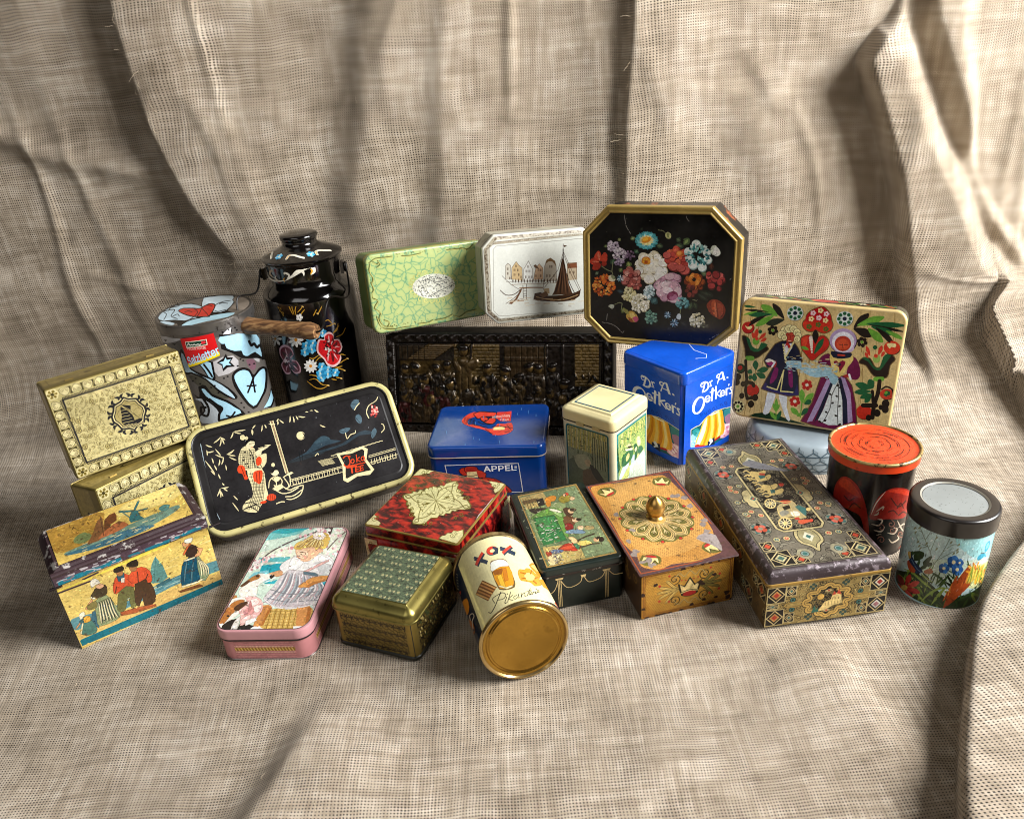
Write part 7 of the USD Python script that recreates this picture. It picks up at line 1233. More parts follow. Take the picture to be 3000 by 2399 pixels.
        b.p('cfdcc4', '250 690 340 630 480 520 503 600 503 852 122 965 118 830 200 760', 0); b.p('c3cfd8', '130 760 190 640 230 610 240 680 210 720 130 820', 2); b.p('d3dbe6', '215 720 300 660 310 690 250 780 200 780', 2); b.p('b8c9d2', '275 590 330 570 320 660 270 680'); b.p('c9d47a', '120 830 200 740 250 680 240 790 180 830', 2); b.p('cdd8e0', '125 850 240 840 240 940 125 960')
        for kk in range(22): x = R.uniform(250, 500); b.taper(('e2e8d8', 'a9c0aa', 'c4d2c0')[kk % 3], 6, [(x, 640 - (x - 250) * .35 + 60), (x + 3, 760), (x + 2, 900 - (x - 250) * .12)])
        b.p('2a5a38', '90 430 120 620 130 680 112 740 96 560', 2); b.p('356a40', '150 600 215 540 300 520 290 600 240 650 160 690', 2); b.p('2f5f3a', '300 480 350 460 370 520 350 620 320 640 320 560', 2); b.p('3a6a4a', '380 500 430 480 460 520 400 580 370 570', 2)
        b.p('e4dca0', '350 400 385 370 410 400 415 460 380 490 355 450', 2); b.p('ead9b0', '362 430 392 420 400 470 372 480', 2); b.p('e4dc9c', '205 480 255 460 260 490 215 500', 2); b.p('1c1a16', '218 492 262 484 285 494 240 508', 2); b.p('e9e3c4', '190 520 285 505 290 525 200 535'); b.p('d9cf84', '200 600 240 550 245 600 210 640', 2); b.p('e2dca8', '320 520 355 490 340 550', 2); b.p('d8cc84', '365 580 395 560 390 600 365 615')
        b.l('2a4a30', 6, '112 735 180 600', 0); b.l('6a7a4a', 4, '195 780 205 790 240 780 250 765', 2)
        return b, q
    for nm, ww, lt, sd_ in (('right', H, True, 3), ('front', W, False, 8)):
        if lt:
            b_, q_ = garden(); print_on(t, 'printed_side', b_.dabs(700, 9, .14, 5, -30), BR['flat'], ww - .022, D - .030, (lambda pl_: lambda uv: pl_(uv + [[.011 - .0016, .004]]))(S_[nm]), q_, var=.12); continue
        print_on(t, 'printed_side', scene(sd_, lt), BR['flat'], ww - .022, D - .030, (lambda pl_: lambda uv: pl_(uv + [[.011 - .0016, .004]]))(S_[nm]), [(0, 0), (80, 0), (80, 128), (0, 128)])
    a = Art()
    for kk in range(30): a.taper('3a3022', .9, [(rng.uniform(2, 5), 20 + kk * 2), (rng.uniform(1, 6), 21 + kk * 2), (rng.uniform(2, 5), 21.5 + kk * 2)])
    print_on(t, 'scratched_edge', a, BR['flat'], .008, .12, plane((W/2 - .0016, D, -H/2 + .0105), (0, 0, 1), (0, -1, 0)), [(0, 0), (8, 0), (8, 120), (0, 120)])
cream_tin()

# ------------------------------------------------------------------ low blue tin with the lobster
def lobster(a, S1, R1='d5402f', R2='8f1f1a', K_='1a0f10'):
    for s in ('1090 230 1130 190 1190 165 1240 170 1215 200 1160 215 1140 240 1160 265 1200 260 1290 290 1370 300 1420 260 1480 265 1540 255 1560 300 1540 330 1470 350 1390 350 1310 310 1200 285 1120 260',): a.p(K_, pts(s) * 1.0 + (0, 0), 2); a.p(R1, s, 2)
    for s in ('1200 180 1250 165 1330 170 1400 175 1380 200 1300 200 1240 215 1220 200', '1290 235 1360 215 1400 230 1370 260 1310 250', '1260 215 1300 205 1330 225 1290 240'): a.geo(K_, Polygon(curve(pts(s), 2, True)).buffer(6)); a.p(R1, s, 2)
    for kk in range(8): a.l(K_, 4, [(1110 + kk * 14, 215 + kk * 3 - 14), (1125 + kk * 14, 255 + kk * 3)], 0)
    for s in ('1190 260 1250 275 1330 290', '1240 240 1290 262 1350 265', '1440 280 1500 290 1555 300', '1460 330 1530 325', '1310 300 1370 340 1380 310', '1500 270 1545 320', '1350 200 1330 230 1300 235'): a.l(K_, 5, s, 3)
    return a
def lobster_tin():
    cx, cy, yaw, W, Dp, zb, zt = -.0418, 1.2331, -.1196, .2072, .1612, 0, .0928
    zt = .098
    t = thing('lobster_tin', 'low royal blue tin with a red lobster on its lid and APPELS on the front', 'tin', lying(cx, cy, yaw, zt)); H, D = Dp, zt
    blue = paint('royal_blue', '07377f', rough=.16, coat=.5, grime=.12, wear=.1, wearcol='7ab0d8', wscale=140, thr=.70); wl = paint('pale_rim', 'c9b8a8', rough=.3, metal=.4)
    obj('lid', loft(W, H, .016, [(.006, -.0035), (.002, -.0025), (.0006, -.0004), (0, .003), (0, .0165)]), blue, t, smooth=60); obj('lid_rim', loft(W, H, .016, [(.0004, .0162), (-.0008, .0170), (-.0008, .0180), (.0012, .0186)]), wl, t)
    obj('body', loft(W, H, .015, [(.0025, .018), (.0025, D - .002), (.004, D)]), blue, t, smooth=40)
    a = Art(); q = [(890, 105), (1875, 105), (1852, 440), (770, 440)]; lobster(a, 1); a.p('c9342a', '1410 170 1540 165 1535 245 1440 240 1400 215'); a.text('f0c8b8', 'Mayonnaise', 1528, 190, 22, 176, sx=.95); a.text('f0c8b8', 'APPELs', 1520, 222, 17, 178); a.p('efd48a', '1385 290 1480 285 1485 310 1380 312'); a.p('d5402f', '1375 310 1485 312 1480 345 1375 350'); a.l('1a0f10', 5, '1370 285 1430 280 1490 292', 2)
    for kk in range(18): x, y = rng.uniform(900, 1820), rng.uniform(130, 420); a.taper('4f86c0', 5, [(x, y), (x + 1, y + 12), (x, y + rng.uniform(14, 34))])
    print_on(t, 'printed_lid', a, BR['flat'], W, H, face_front(W, H, -.0035), q, clip=rclip(W, H, .016).buffer(-.0062))
    a = Art(); q = [(840, 520), (1868, 525), (1862, 900), (850, 885)]; a.l('e4e6ea', 7, '1010 860 978 592 1628 590 1646 862 1240 862', 0)
    a.text('f0f2f4', 'APPEL', 1312, 660, 50, -1, bold=True, sx=1.38); a.text('f0f2f4', 's', 1586, 635, 30, 0, bold=True, sx=1.2)
    b = Art(); lobster(b, 1, 'b8301f', '6d1512'); 
    for s in ('1100 640 1150 620 1160 690 1120 680', '1150 620 1200 610 1255 620 1250 660 1160 665', '1255 640 1330 680 1300 730 1250 690', '1270 720 1400 730 1480 780 1540 840 1530 862 1420 860 1330 830 1260 770', '1110 690 1140 720 1250 740 1290 780 1200 740'): a.geo('1a0f10', Polygon(curve(pts(s), 2, True)).buffer(6)); a.p('c23424', s, 2)
    a.p('e9d59a', '1165 655 1250 655 1260 715 1160 705'); a.p('a8281f', '1160 620 1255 618 1255 655 1162 660')
    for s in ('1160 690 1200 700 1260 685', '1290 740 1340 770 1400 850', '1340 735 1400 780 1440 860', '1400 735 1450 790 1490 860', '1450 760 1490 810 1520 860', '1230 720 1260 730 1300 720'): a.l('1a0f10', 6, s, 3)
    print_on(t, 'printed_front', a, BR['flat'], W - .005, D - .018, plane((-(W - .005) / 2, D, -H/2 + .0025), (1, 0, 0), (0, -1, 0)), q)
lobster_tin()
# ------------------------------------------------------------------ red tortoiseshell tin with gold mount
def red_tin():
    cx, cy, yaw, W, Dp, zt = -.1281, 1.0159, -.4562, .1614, .171, .085; H, D = Dp, zt
    t = thing('red_tin', 'dark red mottled tin with a cut-out gold ornament and gold corners on its lid', 'tin', lying(cx, cy, yaw, zt))
    rd = mat('red_mottle', {'tc': ('texture_coordinate', {}), 'm': ('mapping', {'scale': (1., 1., 1.7), 'rotation': (0, .5, 0)}), 'n': ('noise_texture', {'scale': 48., 'detail': 6., 'roughness': .62, 'distortion': .4}), 'r': ('rgb_ramp', {'ramp': [(.36, tuple(srgb('22070a'))), (.46, tuple(srgb('4a0d0e'))), (.54, tuple(srgb('8e1c16'))), (.66, tuple(srgb('b8301f')))]}), 'p': ('principled_bsdf', {'roughness': .2, 'coat_weight': .3})}, [('tc.object', 'm.vector'), ('m.vector', 'n.vector'), ('n.fac', 'r.fac'), ('r.color', 'p.base_color')])
    gd = paint('red_gold_rim', 'a8914a', rough=.3, metal=.6, wear=.6, wearcol='4a3a1a', thr=.62)
    obj('lid', loft(W, H, .006, [(.0022, 0), (.0006, .0006), (0, .002)], cap1=False), gd, t); obj('lid_top', loft(W, H, .006, [(.0024, -.0001), (.0024, .0002)]), rd, t)
    obj('lid_side', loft(W, H, .006, [(0, .002), (0, .014), (.001, .015)], cap0=False), rd, t); obj('lid_rim', loft(W, H, .006, [(.0004, .0146), (-.0012, .0152), (-.0012, .0172), (.001, .018)]), gd, t)
    obj('body', loft(W, H, .008, [(.002, .018), (-.001, .021), (-.004, .034), (-.003, D - .004), (0, D)]), rd, t, smooth=50)
    a = Art(); q = [(705, 622), (1490, 790), (1050, 1405), (205, 1155)]; C_, D_ = 'e6dfa6', '7a6f2e'
    o = '985 760 1030 755 1050 790 1040 830 1080 850 1060 870 1090 885 1075 905 1110 915 1095 940 1140 950 1170 1000 1165 1035 1110 1045 1050 1040 1030 1060 1000 1050 980 1080 940 1075 920 1100 880 1090 860 1120 800 1120 770 1150 740 1180 690 1180 640 1170 635 1140 660 1105 640 1085 650 1060 615 1050 625 1025 590 1010 605 985 580 965 590 940 555 910 550 885 580 870 630 862 640 845 680 855 700 830 740 840 760 815 800 830 820 800 870 815 890 790 920 800 940 775'
    a.p(D_, pts(o), 0); c = pts(o).mean(0); a.p(C_, c + (pts(o) - c) * .955)
    ctr = np.array((848, 945)); ends_ = [np.array(v) for v in ((1035, 770), (1160, 1025), (650, 1165), (565, 890))]
    for e_ in ends_:
        d = e_ - ctr; n_ = np.array((-d[1], d[0])) * .20
        for sg in (1, -1): a.l(D_, 8, [ctr, ctr + d * .3 + sg * n_ * .9, ctr + d * .62 + sg * n_ * .6, ctr + d * .85 - sg * n_ * .25, e_ - d * .04], 5)
        for sg in (1, -1): spiral(a, D_, 7, *(ctr + d * .82 + sg * n_ * 1.3), 24, 30, 1.1, sg); spiral(a, D_, 6, *(ctr + d * .66 + sg * n_ * 2.0), 18, 90, 1.1, -sg)
    for i in range(4):
        e1, e2 = ends_[i] - ctr, ends_[(i + 1) % 4] - ctr
        for j in range(1, 6):
            v = e1 * (1 - j / 6) + e2 * j / 6; v = v / np.linalg.norm(v) * (118 + 28 * abs(v[0]) / (np.linalg.norm(v) + 1)); tip = ctr + v
            a.l(D_, 6, [ctr + v * .15, tip], 0); a.c(D_, *tip, 22, 18); a.c(C_, *(tip - v * .03), 17, 13)
            a.l(D_, 4, [ctr + v * .5 + (8, -6), ctr + v * .55 - (8, -6)], 0)
    for e_ in ends_: a.taper(C_, 60, [ctr, ctr + (e_ - ctr) * .3, ctr + (e_ - ctr) * .62], 0, 5); a.l(D_, 5, [ctr, ctr + (e_ - ctr) * .62], 0)
    for s in ('705 622 840 655 800 665 790 680 740 678 720 690 640 700 680 655', '1490 790 1345 760 1320 770 1350 790 1345 810 1385 830 1370 860 1385 890 1440 860', '1050 1405 1030 1390 870 1330 900 1300 930 1300 950 1275 990 1280 1010 1250 1050 1260 1105 1245 1110 1310', '205 1155 230 1100 270 1040 315 1035 305 1065 330 1085 300 1100 340 1130 360 1150 345 1180'):
        a.p(D_, s); cc = pts(s).mean(0); a.p(C_, cc + (pts(s) - cc) * .9); spiral(a, D_, 6, cc[0], cc[1], 26, 0, 1.2); spiral(a, D_, 5, cc[0] + 30, cc[1] - 20, 16, 90, 1.2, -1)
    for kk in range(40): a.c('c8b8a8', rng.uniform(300, 1300), rng.uniform(700, 1350), rng.uniform(1.5, 3.5), n=1)
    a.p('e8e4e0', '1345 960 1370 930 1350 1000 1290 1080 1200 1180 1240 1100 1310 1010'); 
    print_on(t, 'gold_ornament', a, BR['gold'], W, H, face_front(W, H, -.0001), q, clip=rclip(W, H, .006).buffer(-.0026))
    S_ = sides(W + .006, D, H + .006)
    for nm, ww in (('right', H), ('front', W)):
        b = Art(); L = ww * 1e3
        for x in (0, L - 22): b.p(C_, [(x, 0), (x + 22, 0), (x + 22, 14), (x + 16, 18), (x + 16, 26), (x + 9, 30), (x + 9, 40), (x, 44)] if x == 0 else [(x, 0), (x + 22, 0), (x + 22, 44), (x + 13, 40), (x + 13, 30), (x + 6, 26), (x + 6, 18), (x, 14)]); spiral(b, D_, 1.2, x + 11, 8, 5, 0, 1.2); spiral(b, D_, 1.2, x + (6 if x == 0 else 16), 20, 4, 90, 1.2)
        b.p('5a1210', [(0, 0), (L, 0), (L, 45), (0, 45)]) if False else None; b.flower(L / 2, 28, 18, [C_], 8, [D_], C_, .2); spiral(b, C_, 2, L / 2 - 24, 26, 8, 0); spiral(b, C_, 2, L / 2 + 24, 26, 8, 180, 1.2, -1)
        print_on(t, 'printed_side', b, BR['gold'], ww, .045, (lambda p_: lambda uv: p_(uv + [[.003, .018]]))(S_[nm]), [(0, 0), (L, 0), (L, 45), (0, 45)])
red_tin()

# ------------------------------------------------------------------ green and gold patterned tin
def green_gold_tin():
    cx, cy, yaw, W, Dp, zr, lid, ins = -.1825, .8526, -.4023, .1274, .1309, .0629, .0219, .0148; H = Dp; zt = zr + lid; D = zt
    t = thing('patterned_tin', 'square brassy tin with a green flowered lid panel and black leaf pattern round its sides', 'tin', lying(cx, cy, yaw, zt))
    br = paint('rubbed_brass', '8d8247', rough=.26, metal=.85, wear=.5, wearcol='3a3416', wscale=130, thr=.60); sdm = paint('side_brass', 'a58d4a', rough=.28, metal=.75, wear=.2, wearcol='3a2c14', thr=.66); dk = paint('green_black_base', '20221a', rough=.35)
    obj('lid', loft(W, H, .014, [(ins, 0), (ins - .0012, .0004), (ins - .002, .0024), (.0095, .0042), (.004, .0078), (.0012, .0118), (0, .017), (0, lid - .002)]), br, t, smooth=50); obj('lid_rim', loft(W, H, .014, [(.0004, lid - .0022), (-.0010, lid - .0012), (-.0010, lid + .0008), (.001, lid + .0014)]), br, t)
    obj('body', loft(W, H, .012, [(.0026, lid), (.0026, D - .0055)]), sdm, t, smooth=40); obj('base_rim', loft(W, H, .012, [(.0022, D - .006), (.0008, D - .005), (.0008, D - .001), (.002, D)]), dk, t)
    w, h = W - 2 * ins, H - 2 * ins; a = Art(); a.p('66765c', [(0, 0), (100, 0), (100, 100), (0, 100)])
    for i in range(8):
        for j in range(8):
            x, y = i * 13.2 + (6.6 if j % 2 else 0), 4 + j * 13.2
            for kk in range(4): an = 1.57 * kk + .4; a.l('1d2018', .95, [(x, y), (x + 5 * math.cos(an), y + 5 * math.sin(an)), (x + 7 * math.cos(an + .7), y + 7 * math.sin(an + .7)), (x + 4.5 * math.cos(an + 1.3), y + 4.5 * math.sin(an + 1.3))], 4)
            for kk in range(4): an = 1.57 * kk; a.c('d9cc96', x + 1.3 * math.cos(an), y + 1.3 * math.sin(an), .85, n=2)
            if (i + j) % 2: a.drop('1d2018', x + 4, y + 4, x + 8.5, y + 6, 2.4); a.drop('1d2018', x - 4, y - 4, x - 8.5, y - 6, 2.4); a.l('e6d9a0', 1.2, [(x + 6.6, y - 2), (x + 6.6, y + 2)], 0); a.l('e6d9a0', 1.0, [(x + 5, y), (x + 8.4, y)], 0)
    print_on(t, 'lid_panel', a, paint('green_panel', rough=.36, metal=.15, grime=.3, wear=.15, wearcol='c9bb80', wscale=200, thr=.68), w, h, face_front(w, h, 0), [(0, 0), (100, 0), (100, 100), (0, 100)], clip=rclip(w, h, .003))
    S_ = sides(W - .0052, D - .006, H - .0052)
    for nm, ww in (('front', W), ('right', H), ('left', H)):
        b = Art(); L = (ww - .028) * 1e3
        for i in range(int(L / 9) + 1):
            for j in range(4):
                x, y = i * 9 + (4.5 if j % 2 else 0), 6 + j * 11
                for kk in range(5): an = 1.257 * kk + i * .3 + j; b.drop('211a12', x, y, x + 4.3 * math.cos(an), y + 4.3 * math.sin(an), 1.9)
                b.l('211a12', .8, [(x - 6, y + 4), (x - 2, y + 6), (x + 2, y + 4), (x + 6, y + 6)], 4); b.taper('211a12', 1.3, [(x + 3, y - 5), (x + 5, y - 2), (x + 4, y + 1)])
        if nm == 'right':
            for kk in range(70): x, y = rng.uniform(0, L), rng.uniform(0, 42); b.drop(('4a5a34', 'd9c278')[kk % 2], x, y, x + 2, y + 5, 2.6)
        print_on(t, 'printed_side', b, BR['gold'], ww - .028, D - .006 - lid - .004, (lambda p_, w_: lambda uv: p_(uv + [[.0114, .001]]))(S_[nm], ww), [(0, 0), (L, 0), (L, 42), (0, 42)])
    obj('side_seam', tube([(W/2 - .006, lid + .002, -H/2 + .0030), (W/2 - .006, D - .006, -H/2 + .0030)], .0006, 6), dk, t)
green_gold_tin()

# ------------------------------------------------------------------ dark green tin with a tavern painting
def tavern_tin():
    cx, cy, yaw, W, Dp, zt = .0622, .9531, .18, .1172, .1984, .0745; H, D = Dp, zt
    t = thing('tavern_tin', 'dark green hinged tin whose lid shows a tavern painting, garlands on its front', 'tin', lying(cx, cy, yaw, zt))
    dg = paint('bottle_green', '16201b', rough=.28, coat=.2, wear=.45, wearcol='6d6658', wscale=110, thr=.67); rm = paint('green_tin_rim', '3a302a', rough=.35, metal=.6, wear=.8, wearcol='a8a294', wscale=120, thr=.60)
    obj('lid', loft(W + .006, H + .006, .010, [(.005, 0), (.002, .0006), (0, .003), (0, .011)]), dg, t, smooth=50); obj('lid_rim', loft(W + .006, H + .006, .010, [(.0003, .0106), (-.0012, .0112), (-.0012, .0132), (.001, .014)]), rm, t)
    obj('body', loft(W, H, .007, [(.0004, .0135), (.0004, D - .002), (.0015, D)]), dg, t)
    a = Art(); q = [(35, 262), (665, 155), (1035, 790), (325, 925)]; a.p('17201b', q); a.p('7d6634', '118 285 610 190 958 770 382 888'); a.p('5f6e4c', '130 292 602 200 945 765 388 878')
    a.p('76855f', '520 215 600 205 940 760 700 800 620 560 560 380'); a.p('a08a54', '135 300 330 255 380 330 250 420 190 400'); a.p('7d8a5a', '190 400 520 330 560 640 360 720 300 640'); a.p('b09a5c', '340 720 640 690 700 810 400 875 370 800'); a.p('5a4426', '150 330 290 300 300 330 170 360', 0)
    for kk in range(6): a.l('4a3a20', 6, [(160 + kk * 24, 310), (190 + kk * 26, 400)], 0)
    i0 = len(a.s); a.p('1f1a14', '275 320 330 305 350 360 300 375'); a.p('c07a28', '350 330 360 300 420 285 445 300 430 330 400 335 400 370 370 380', 2); a.p('8a7a2c', '470 300 540 270 570 320 510 350 470 330', 2); a.c('c0402a', 530, 275, 18, 12, -10); a.c('c9a27a', 515, 282, 14, 12); a.c('cfae84', 580, 310, 22, 16)
    a.p('2a1f18', '220 400 330 390 390 400 350 430 290 440 240 425', 2); a.p('5f8a3c', '240 470 330 410 420 390 500 420 530 560 560 640 500 600 460 500 420 450 270 480', 2); a.p('8fae6a', '400 400 470 410 500 470 440 440', 2); a.p('dcd6b8', '390 400 430 400 500 425 470 430 400 412', 2)
    a.p('2c6a38', '255 475 430 450 540 660 350 705 300 600'); a.p('3d7d42', '270 480 420 460 470 560 310 590')
    for kk in range(26): x, y = rng.uniform(300, 450), rng.uniform(500, 660); a.l('d8dcc8', rng.uniform(3, 6), [(x, y), (x + rng.uniform(8, 34), y - rng.uniform(0, 8))], 0)
    a.p('4a3020', '505 400 560 390 590 450 540 460', 2); a.c('d0ac80', 570, 420, 26, 18, 20); a.c('3a2a1c', 590, 408, 26, 12); a.p('6a4428', '510 470 580 460 610 520 560 560 520 530', 2); a.c('d4b088', 612, 495, 30, 18); a.c('2a1c14', 640, 490, 22, 10); a.p('7a1f1c', '525 530 570 520 600 560 560 580 530 570', 2); a.p('6f8798', '540 585 640 570 700 600 640 610 540 605', 2); a.c('d8b890', 655, 560, 26, 18); a.p('a08a5a', '690 545 760 550 765 570 700 580', 2)
    a.p('a5301c', '465 745 520 700 600 685 660 700 640 750 560 752 490 750', 2); a.p('c0482a', '480 735 560 705 640 715 560 740', 2); a.p('2f6a4a', '595 690 630 680 655 700 640 745', 2); a.p('dcc66a', '630 680 700 665 745 680 750 700 680 710 640 700', 2); a.c('cfa074', 790, 660, 26, 20); a.p('2a1f18', '780 645 830 635 855 660 830 680 800 660', 2); a.l('3a2c1c', 8, '640 665 700 635 770 612', 0); a.l('5a4a30', 6, '650 730 740 700 830 690', 3); a.p('e0c088', '555 640 600 640 640 680 600 690 570 660', 2)
    a.p('5d6a86', '370 770 440 740 520 750 440 790', 2); a.p('8a3a24', '370 760 410 760 430 800 390 800', 2); a.p('cabb8a', '390 800 500 770 470 850 410 870', 2)
    for kk in range(40): x, y = rng.uniform(380, 500), rng.uniform(740, 860); a.l(('ded6bc', '9a8c6a', '6d6478')[kk % 3], 4, [(x, y), (x + rng.uniform(-20, 20), y + rng.uniform(-16, 16))], 0)
    a.ink(i0, '2c2416', 2.5)
    for kk in range(220):
        x, y = rng.uniform(150, 900), rng.uniform(230, 860); a.l(('a8b08c', '4a5236', '8a7a4a', 'c9c49c')[kk % 4], rng.uniform(2, 5), [(x, y), (x + rng.uniform(-16, 26), y + rng.uniform(-14, 14))], 0)
    for kk in range(5): spiral(a, '4a5a40', 4, 560 + kk * 22, 225 + kk * 26, 16, kk * 80)
    a.dabs(1000, 12, .18, 14, 30)
    for s in ('118 285 610 190', '610 190 958 770', '958 770 382 888', '382 888 118 285'): a.l('a8874a', 6, s, 0)
    print_on(t, 'painted_lid', a, BR['worn'], W + .006, H + .006, face_front(W + .006, H + .006, 0), q, clip=rclip(W + .006, H + .006, .01).buffer(-.0052))
    a = Art(); L, C_ = 117, 'd8bd82'
    for x in (24, 93): a.p(C_, [(x - 6, 6), (x + 6, 6), (x + 5, 9), (x - 5, 9)]); [a.l(C_, .9, [(x + d, 10), (x + d, 56)], 0) for d in (-2.2, 0, 2.2)]
    a.p(C_, [(55, 8), (63, 8), (62, 12), (56, 12)])
    for s in ([(26, 11), (34, 24), (44, 25), (54, 20), (57, 12)], [(60, 12), (66, 22), (76, 22), (86, 18), (91, 9)], [(22, 11), (16, 26), (6, 32)], [(96, 9), (104, 18), (117, 19)]): a.l(C_, 1.0, s, 5)
    S_ = sides(W - .0008, D, H - .0008); print_on(t, 'printed_front', a, BR['flat'], W - .001, D - .0135, S_['front'], [(0, 0), (117, 0), (117, 61), (0, 61)])
tavern_tin()

# ------------------------------------------------------------------ ornate gold tin with a knob
def crown(a, x, y, s, rot, flip=1):
    b = Art(); b.p('5f5a24', '-13 10 -15 -8 -8 -2 0 -16 8 -2 15 -8 13 10', 0); b.p('e9cf8c', '-10 6 -12 -6 -6 1 0 -13 6 1 12 -6 10 6'); b.c('b02a24', 0, 8.5, 8, 3); b.l('2a2010', 1, '-12 -6 -6 1 0 -13 6 1 12 -6', 0)
    c, n = math.cos(rot) * s, math.sin(rot) * s; return a.grp(b, ((c, -n), (n, c)), (x, y))
def knob_tin():
    cx, cy, yaw, W, Dp, zt, e = .1985, .9375, .1911, .1338, .2222, .0798, .0047; H, D = Dp, zt
    t = thing('knob_tin', 'amber and brown crowned tin with an acorn knob on a rosette, rust on its edges', 'tin', lying(cx, cy, yaw, zt))
    rust = paint('rusty_lid', '4d2f30', rough=.5, wear=.9, wearcol='86756a', wscale=95, thr=.56, bumpd=.0008); amb = paint('amber_body', 'b98a38', rough=.3, metal=.35, wear=.9, wearcol='3a2418', wscale=42, thr=.63); gd = paint('gilt_knob', 'b98f4c', rough=.25, metal=.9, wear=.4, wearcol='5d4220', thr=.6)
    obj('lid', loft(W + 2 * e, H + 2 * e, .002, [(.001, 0), (0, .0008), (0, .0022), (.0012, .003)]), rust, t); obj('body', loft(W, H, .002, [(.0002, .003), (0, D - .001), (.001, D)]), amb, t)
    k = lathe([(.0125, 0), (.0135, .0012), (.0105, .0035), (.0098, .005), (.0125, .009), (.0142, .015), (.0132, .022), (.0098, .029), (.0045, .034), (.0004, .0362)], n=48); kv = np.column_stack([k[0][:, 0], -k[0][:, 2], k[0][:, 1]]); 
    obj('knob', (kv + (0, 0, .004), k[1]), gd, t, smooth=60)
    a = Art(); q = [(703, 195), (1450, 48), (2052, 772), (1165, 970)]; q2 = [(0, 0), (143, 0), (143, 231), (0, 231)]
    a.p('56393a', [(0, 0), (143, 0), (143, 231), (0, 231)]); R = np.random.default_rng(4)
    edge = [(4 + R.uniform(0, 3), 4 + R.uniform(0, 9)) if 0 else (x, y) for x, y in [(6, 8), (30, 5), (60, 9), (90, 5), (118, 8), (128, 14), (132, 40), (136, 80), (137, 130), (134, 170), (124, 200), (128, 215), (110, 222), (80, 226), (50, 222), (30, 227), (10, 214), (12, 190), (5, 160), (6, 110), (5, 60)]]
    a.p('c08a42', edge, 3); a.p('cc9a52', '30 20 110 16 128 60 130 150 110 190 60 205 20 190 14 120 20 60', 3)
    for i in range(44):
        for j in range(70):
            x, y = 8 + i * 3 + (1.5 if j % 2 else 0), 10 + j * 3.1
            if (x - 71) ** 2 / 52 ** 2 + (y - 116) ** 2 / 58 ** 2 > 1 and x < 134 and y < 222: a.c('85541f', x, y, .78, n=1)
    for s in ('3.5 3.5 139.5 3.5 139.5 227.5 3.5 227.5 3.5 3.5',): a.l('5a5a2a', 2.2, s, 0); a.l('b8402a', 1.2, s, 0)
    for x, y in ((26, 27), (117, 27), (26, 205), (117, 205)): a.c('6a642c', x, y, 15, 13); crown(a, x, y, .95, math.atan2(y - 116, x - 71) + 1.57)
    ro = Art(); n_ = 12
    for kk in range(n_):
        an = 2 * math.pi * kk / n_; 
        ro.c('6a642c', 71 + 42 * math.cos(an), 116 + 42 * math.sin(an), 16); ro.c('6a642c', 71 + 50 * math.cos(an + .26), 116 + 50 * math.sin(an + .26), 7)
    ro.c('6a642c', 71, 116, 46)
    for kk in range(n_):
        an = 2 * math.pi * kk / n_; c_, s_ = math.cos(an), math.sin(an); P0 = lambda r_, w_: (71 + r_ * c_ - w_ * s_, 116 + r_ * s_ + w_ * c_)
        for w_, r0, r1, cl in ((25, 13, 56, 'd9bd7e'), (22.5, 14, 54.5, '2a2413'), (20.5, 15, 53.5, 'd2b473'), (17.5, 17, 51, '2a2413'), (15.5, 18, 50, 'c9aa68'), (12.5, 20, 47, '3a3318'), (11, 21, 46, '67612c')): ro.drop(cl, *P0(r0, 0), *P0(r1, 0), w_, .7)
        ro.l('2a2413', 1.6, [P0(14, 0), P0(40, 0)], 0); ro.l('ead09a', .8, [P0(12, 0), P0(38, 0)], 0)
        for w_ in (-1, 1): ro.l('ead09a', .8, [P0(30, 0), P0(36, 3.6 * w_)], 0)
        a2 = an + math.pi / n_; ro.taper('e0c68c', 1.5, [(71 + 11 * math.cos(a2), 116 + 11 * math.sin(a2)), (71 + 24 * math.cos(a2), 116 + 24 * math.sin(a2)), (71 + 40 * math.cos(a2), 116 + 40 * math.sin(a2))]); ro.c('2a2413', 71 + 56 * math.cos(a2), 116 + 56 * math.sin(a2), 3.1); ro.c('c2352a', 71 + 56 * math.cos(a2), 116 + 56 * math.sin(a2), 2.3)
    ro.c('c9a25a', 71, 116, 15)
    a.grp(ro, ((.93, 0), (0, 1.04)), (71 * .07, -116 * .04))
    for kk in range(16): x, y = R.choice([R.uniform(8, 30), R.uniform(112, 134)]), R.uniform(60, 215); a.p('8d8078', [(x + R.uniform(2, 7) * math.cos(m), y + R.uniform(2, 7) * math.sin(m)) for m in np.linspace(0, 6.28, 8)[:-1]], 2)
    a.p('9a8f8a', '104 180 120 172 134 182 136 208 128 222 118 200', 2); a.p('5c3c3c', '136 160 141 160 141 228 90 228 120 220 130 205', 2)
    print_on(t, 'printed_lid', a, BR['worn'], W + 2 * e, H + 2 * e, face_front(W + 2 * e, H + 2 * e, 0), q2)
    a = Art(); L, Hh = 134, 77; a.p('b07c2c', [(0, 0), (L, 0), (L, Hh), (0, Hh)]); a.p('bf8f3a', '14 8 120 8 126 40 118 66 60 70 14 64', 3)
    for i in range(44):
        for j in range(24):
            x, y = 6 + i * 2.9 + (1.45 if j % 2 else 0), 6 + j * 2.8
            if (x - 70) ** 2 / 48 ** 2 + (y - 38) ** 2 / 26 ** 2 > 1: a.c('7d501a', x, y, .75, n=1)
    for d in (2.5, 5): a.l('6a2f1c', .8, [(d, d), (L - d, d), (L - d, Hh - d), (d, Hh - d), (d, d)], 0)
    K2 = '2c2414'
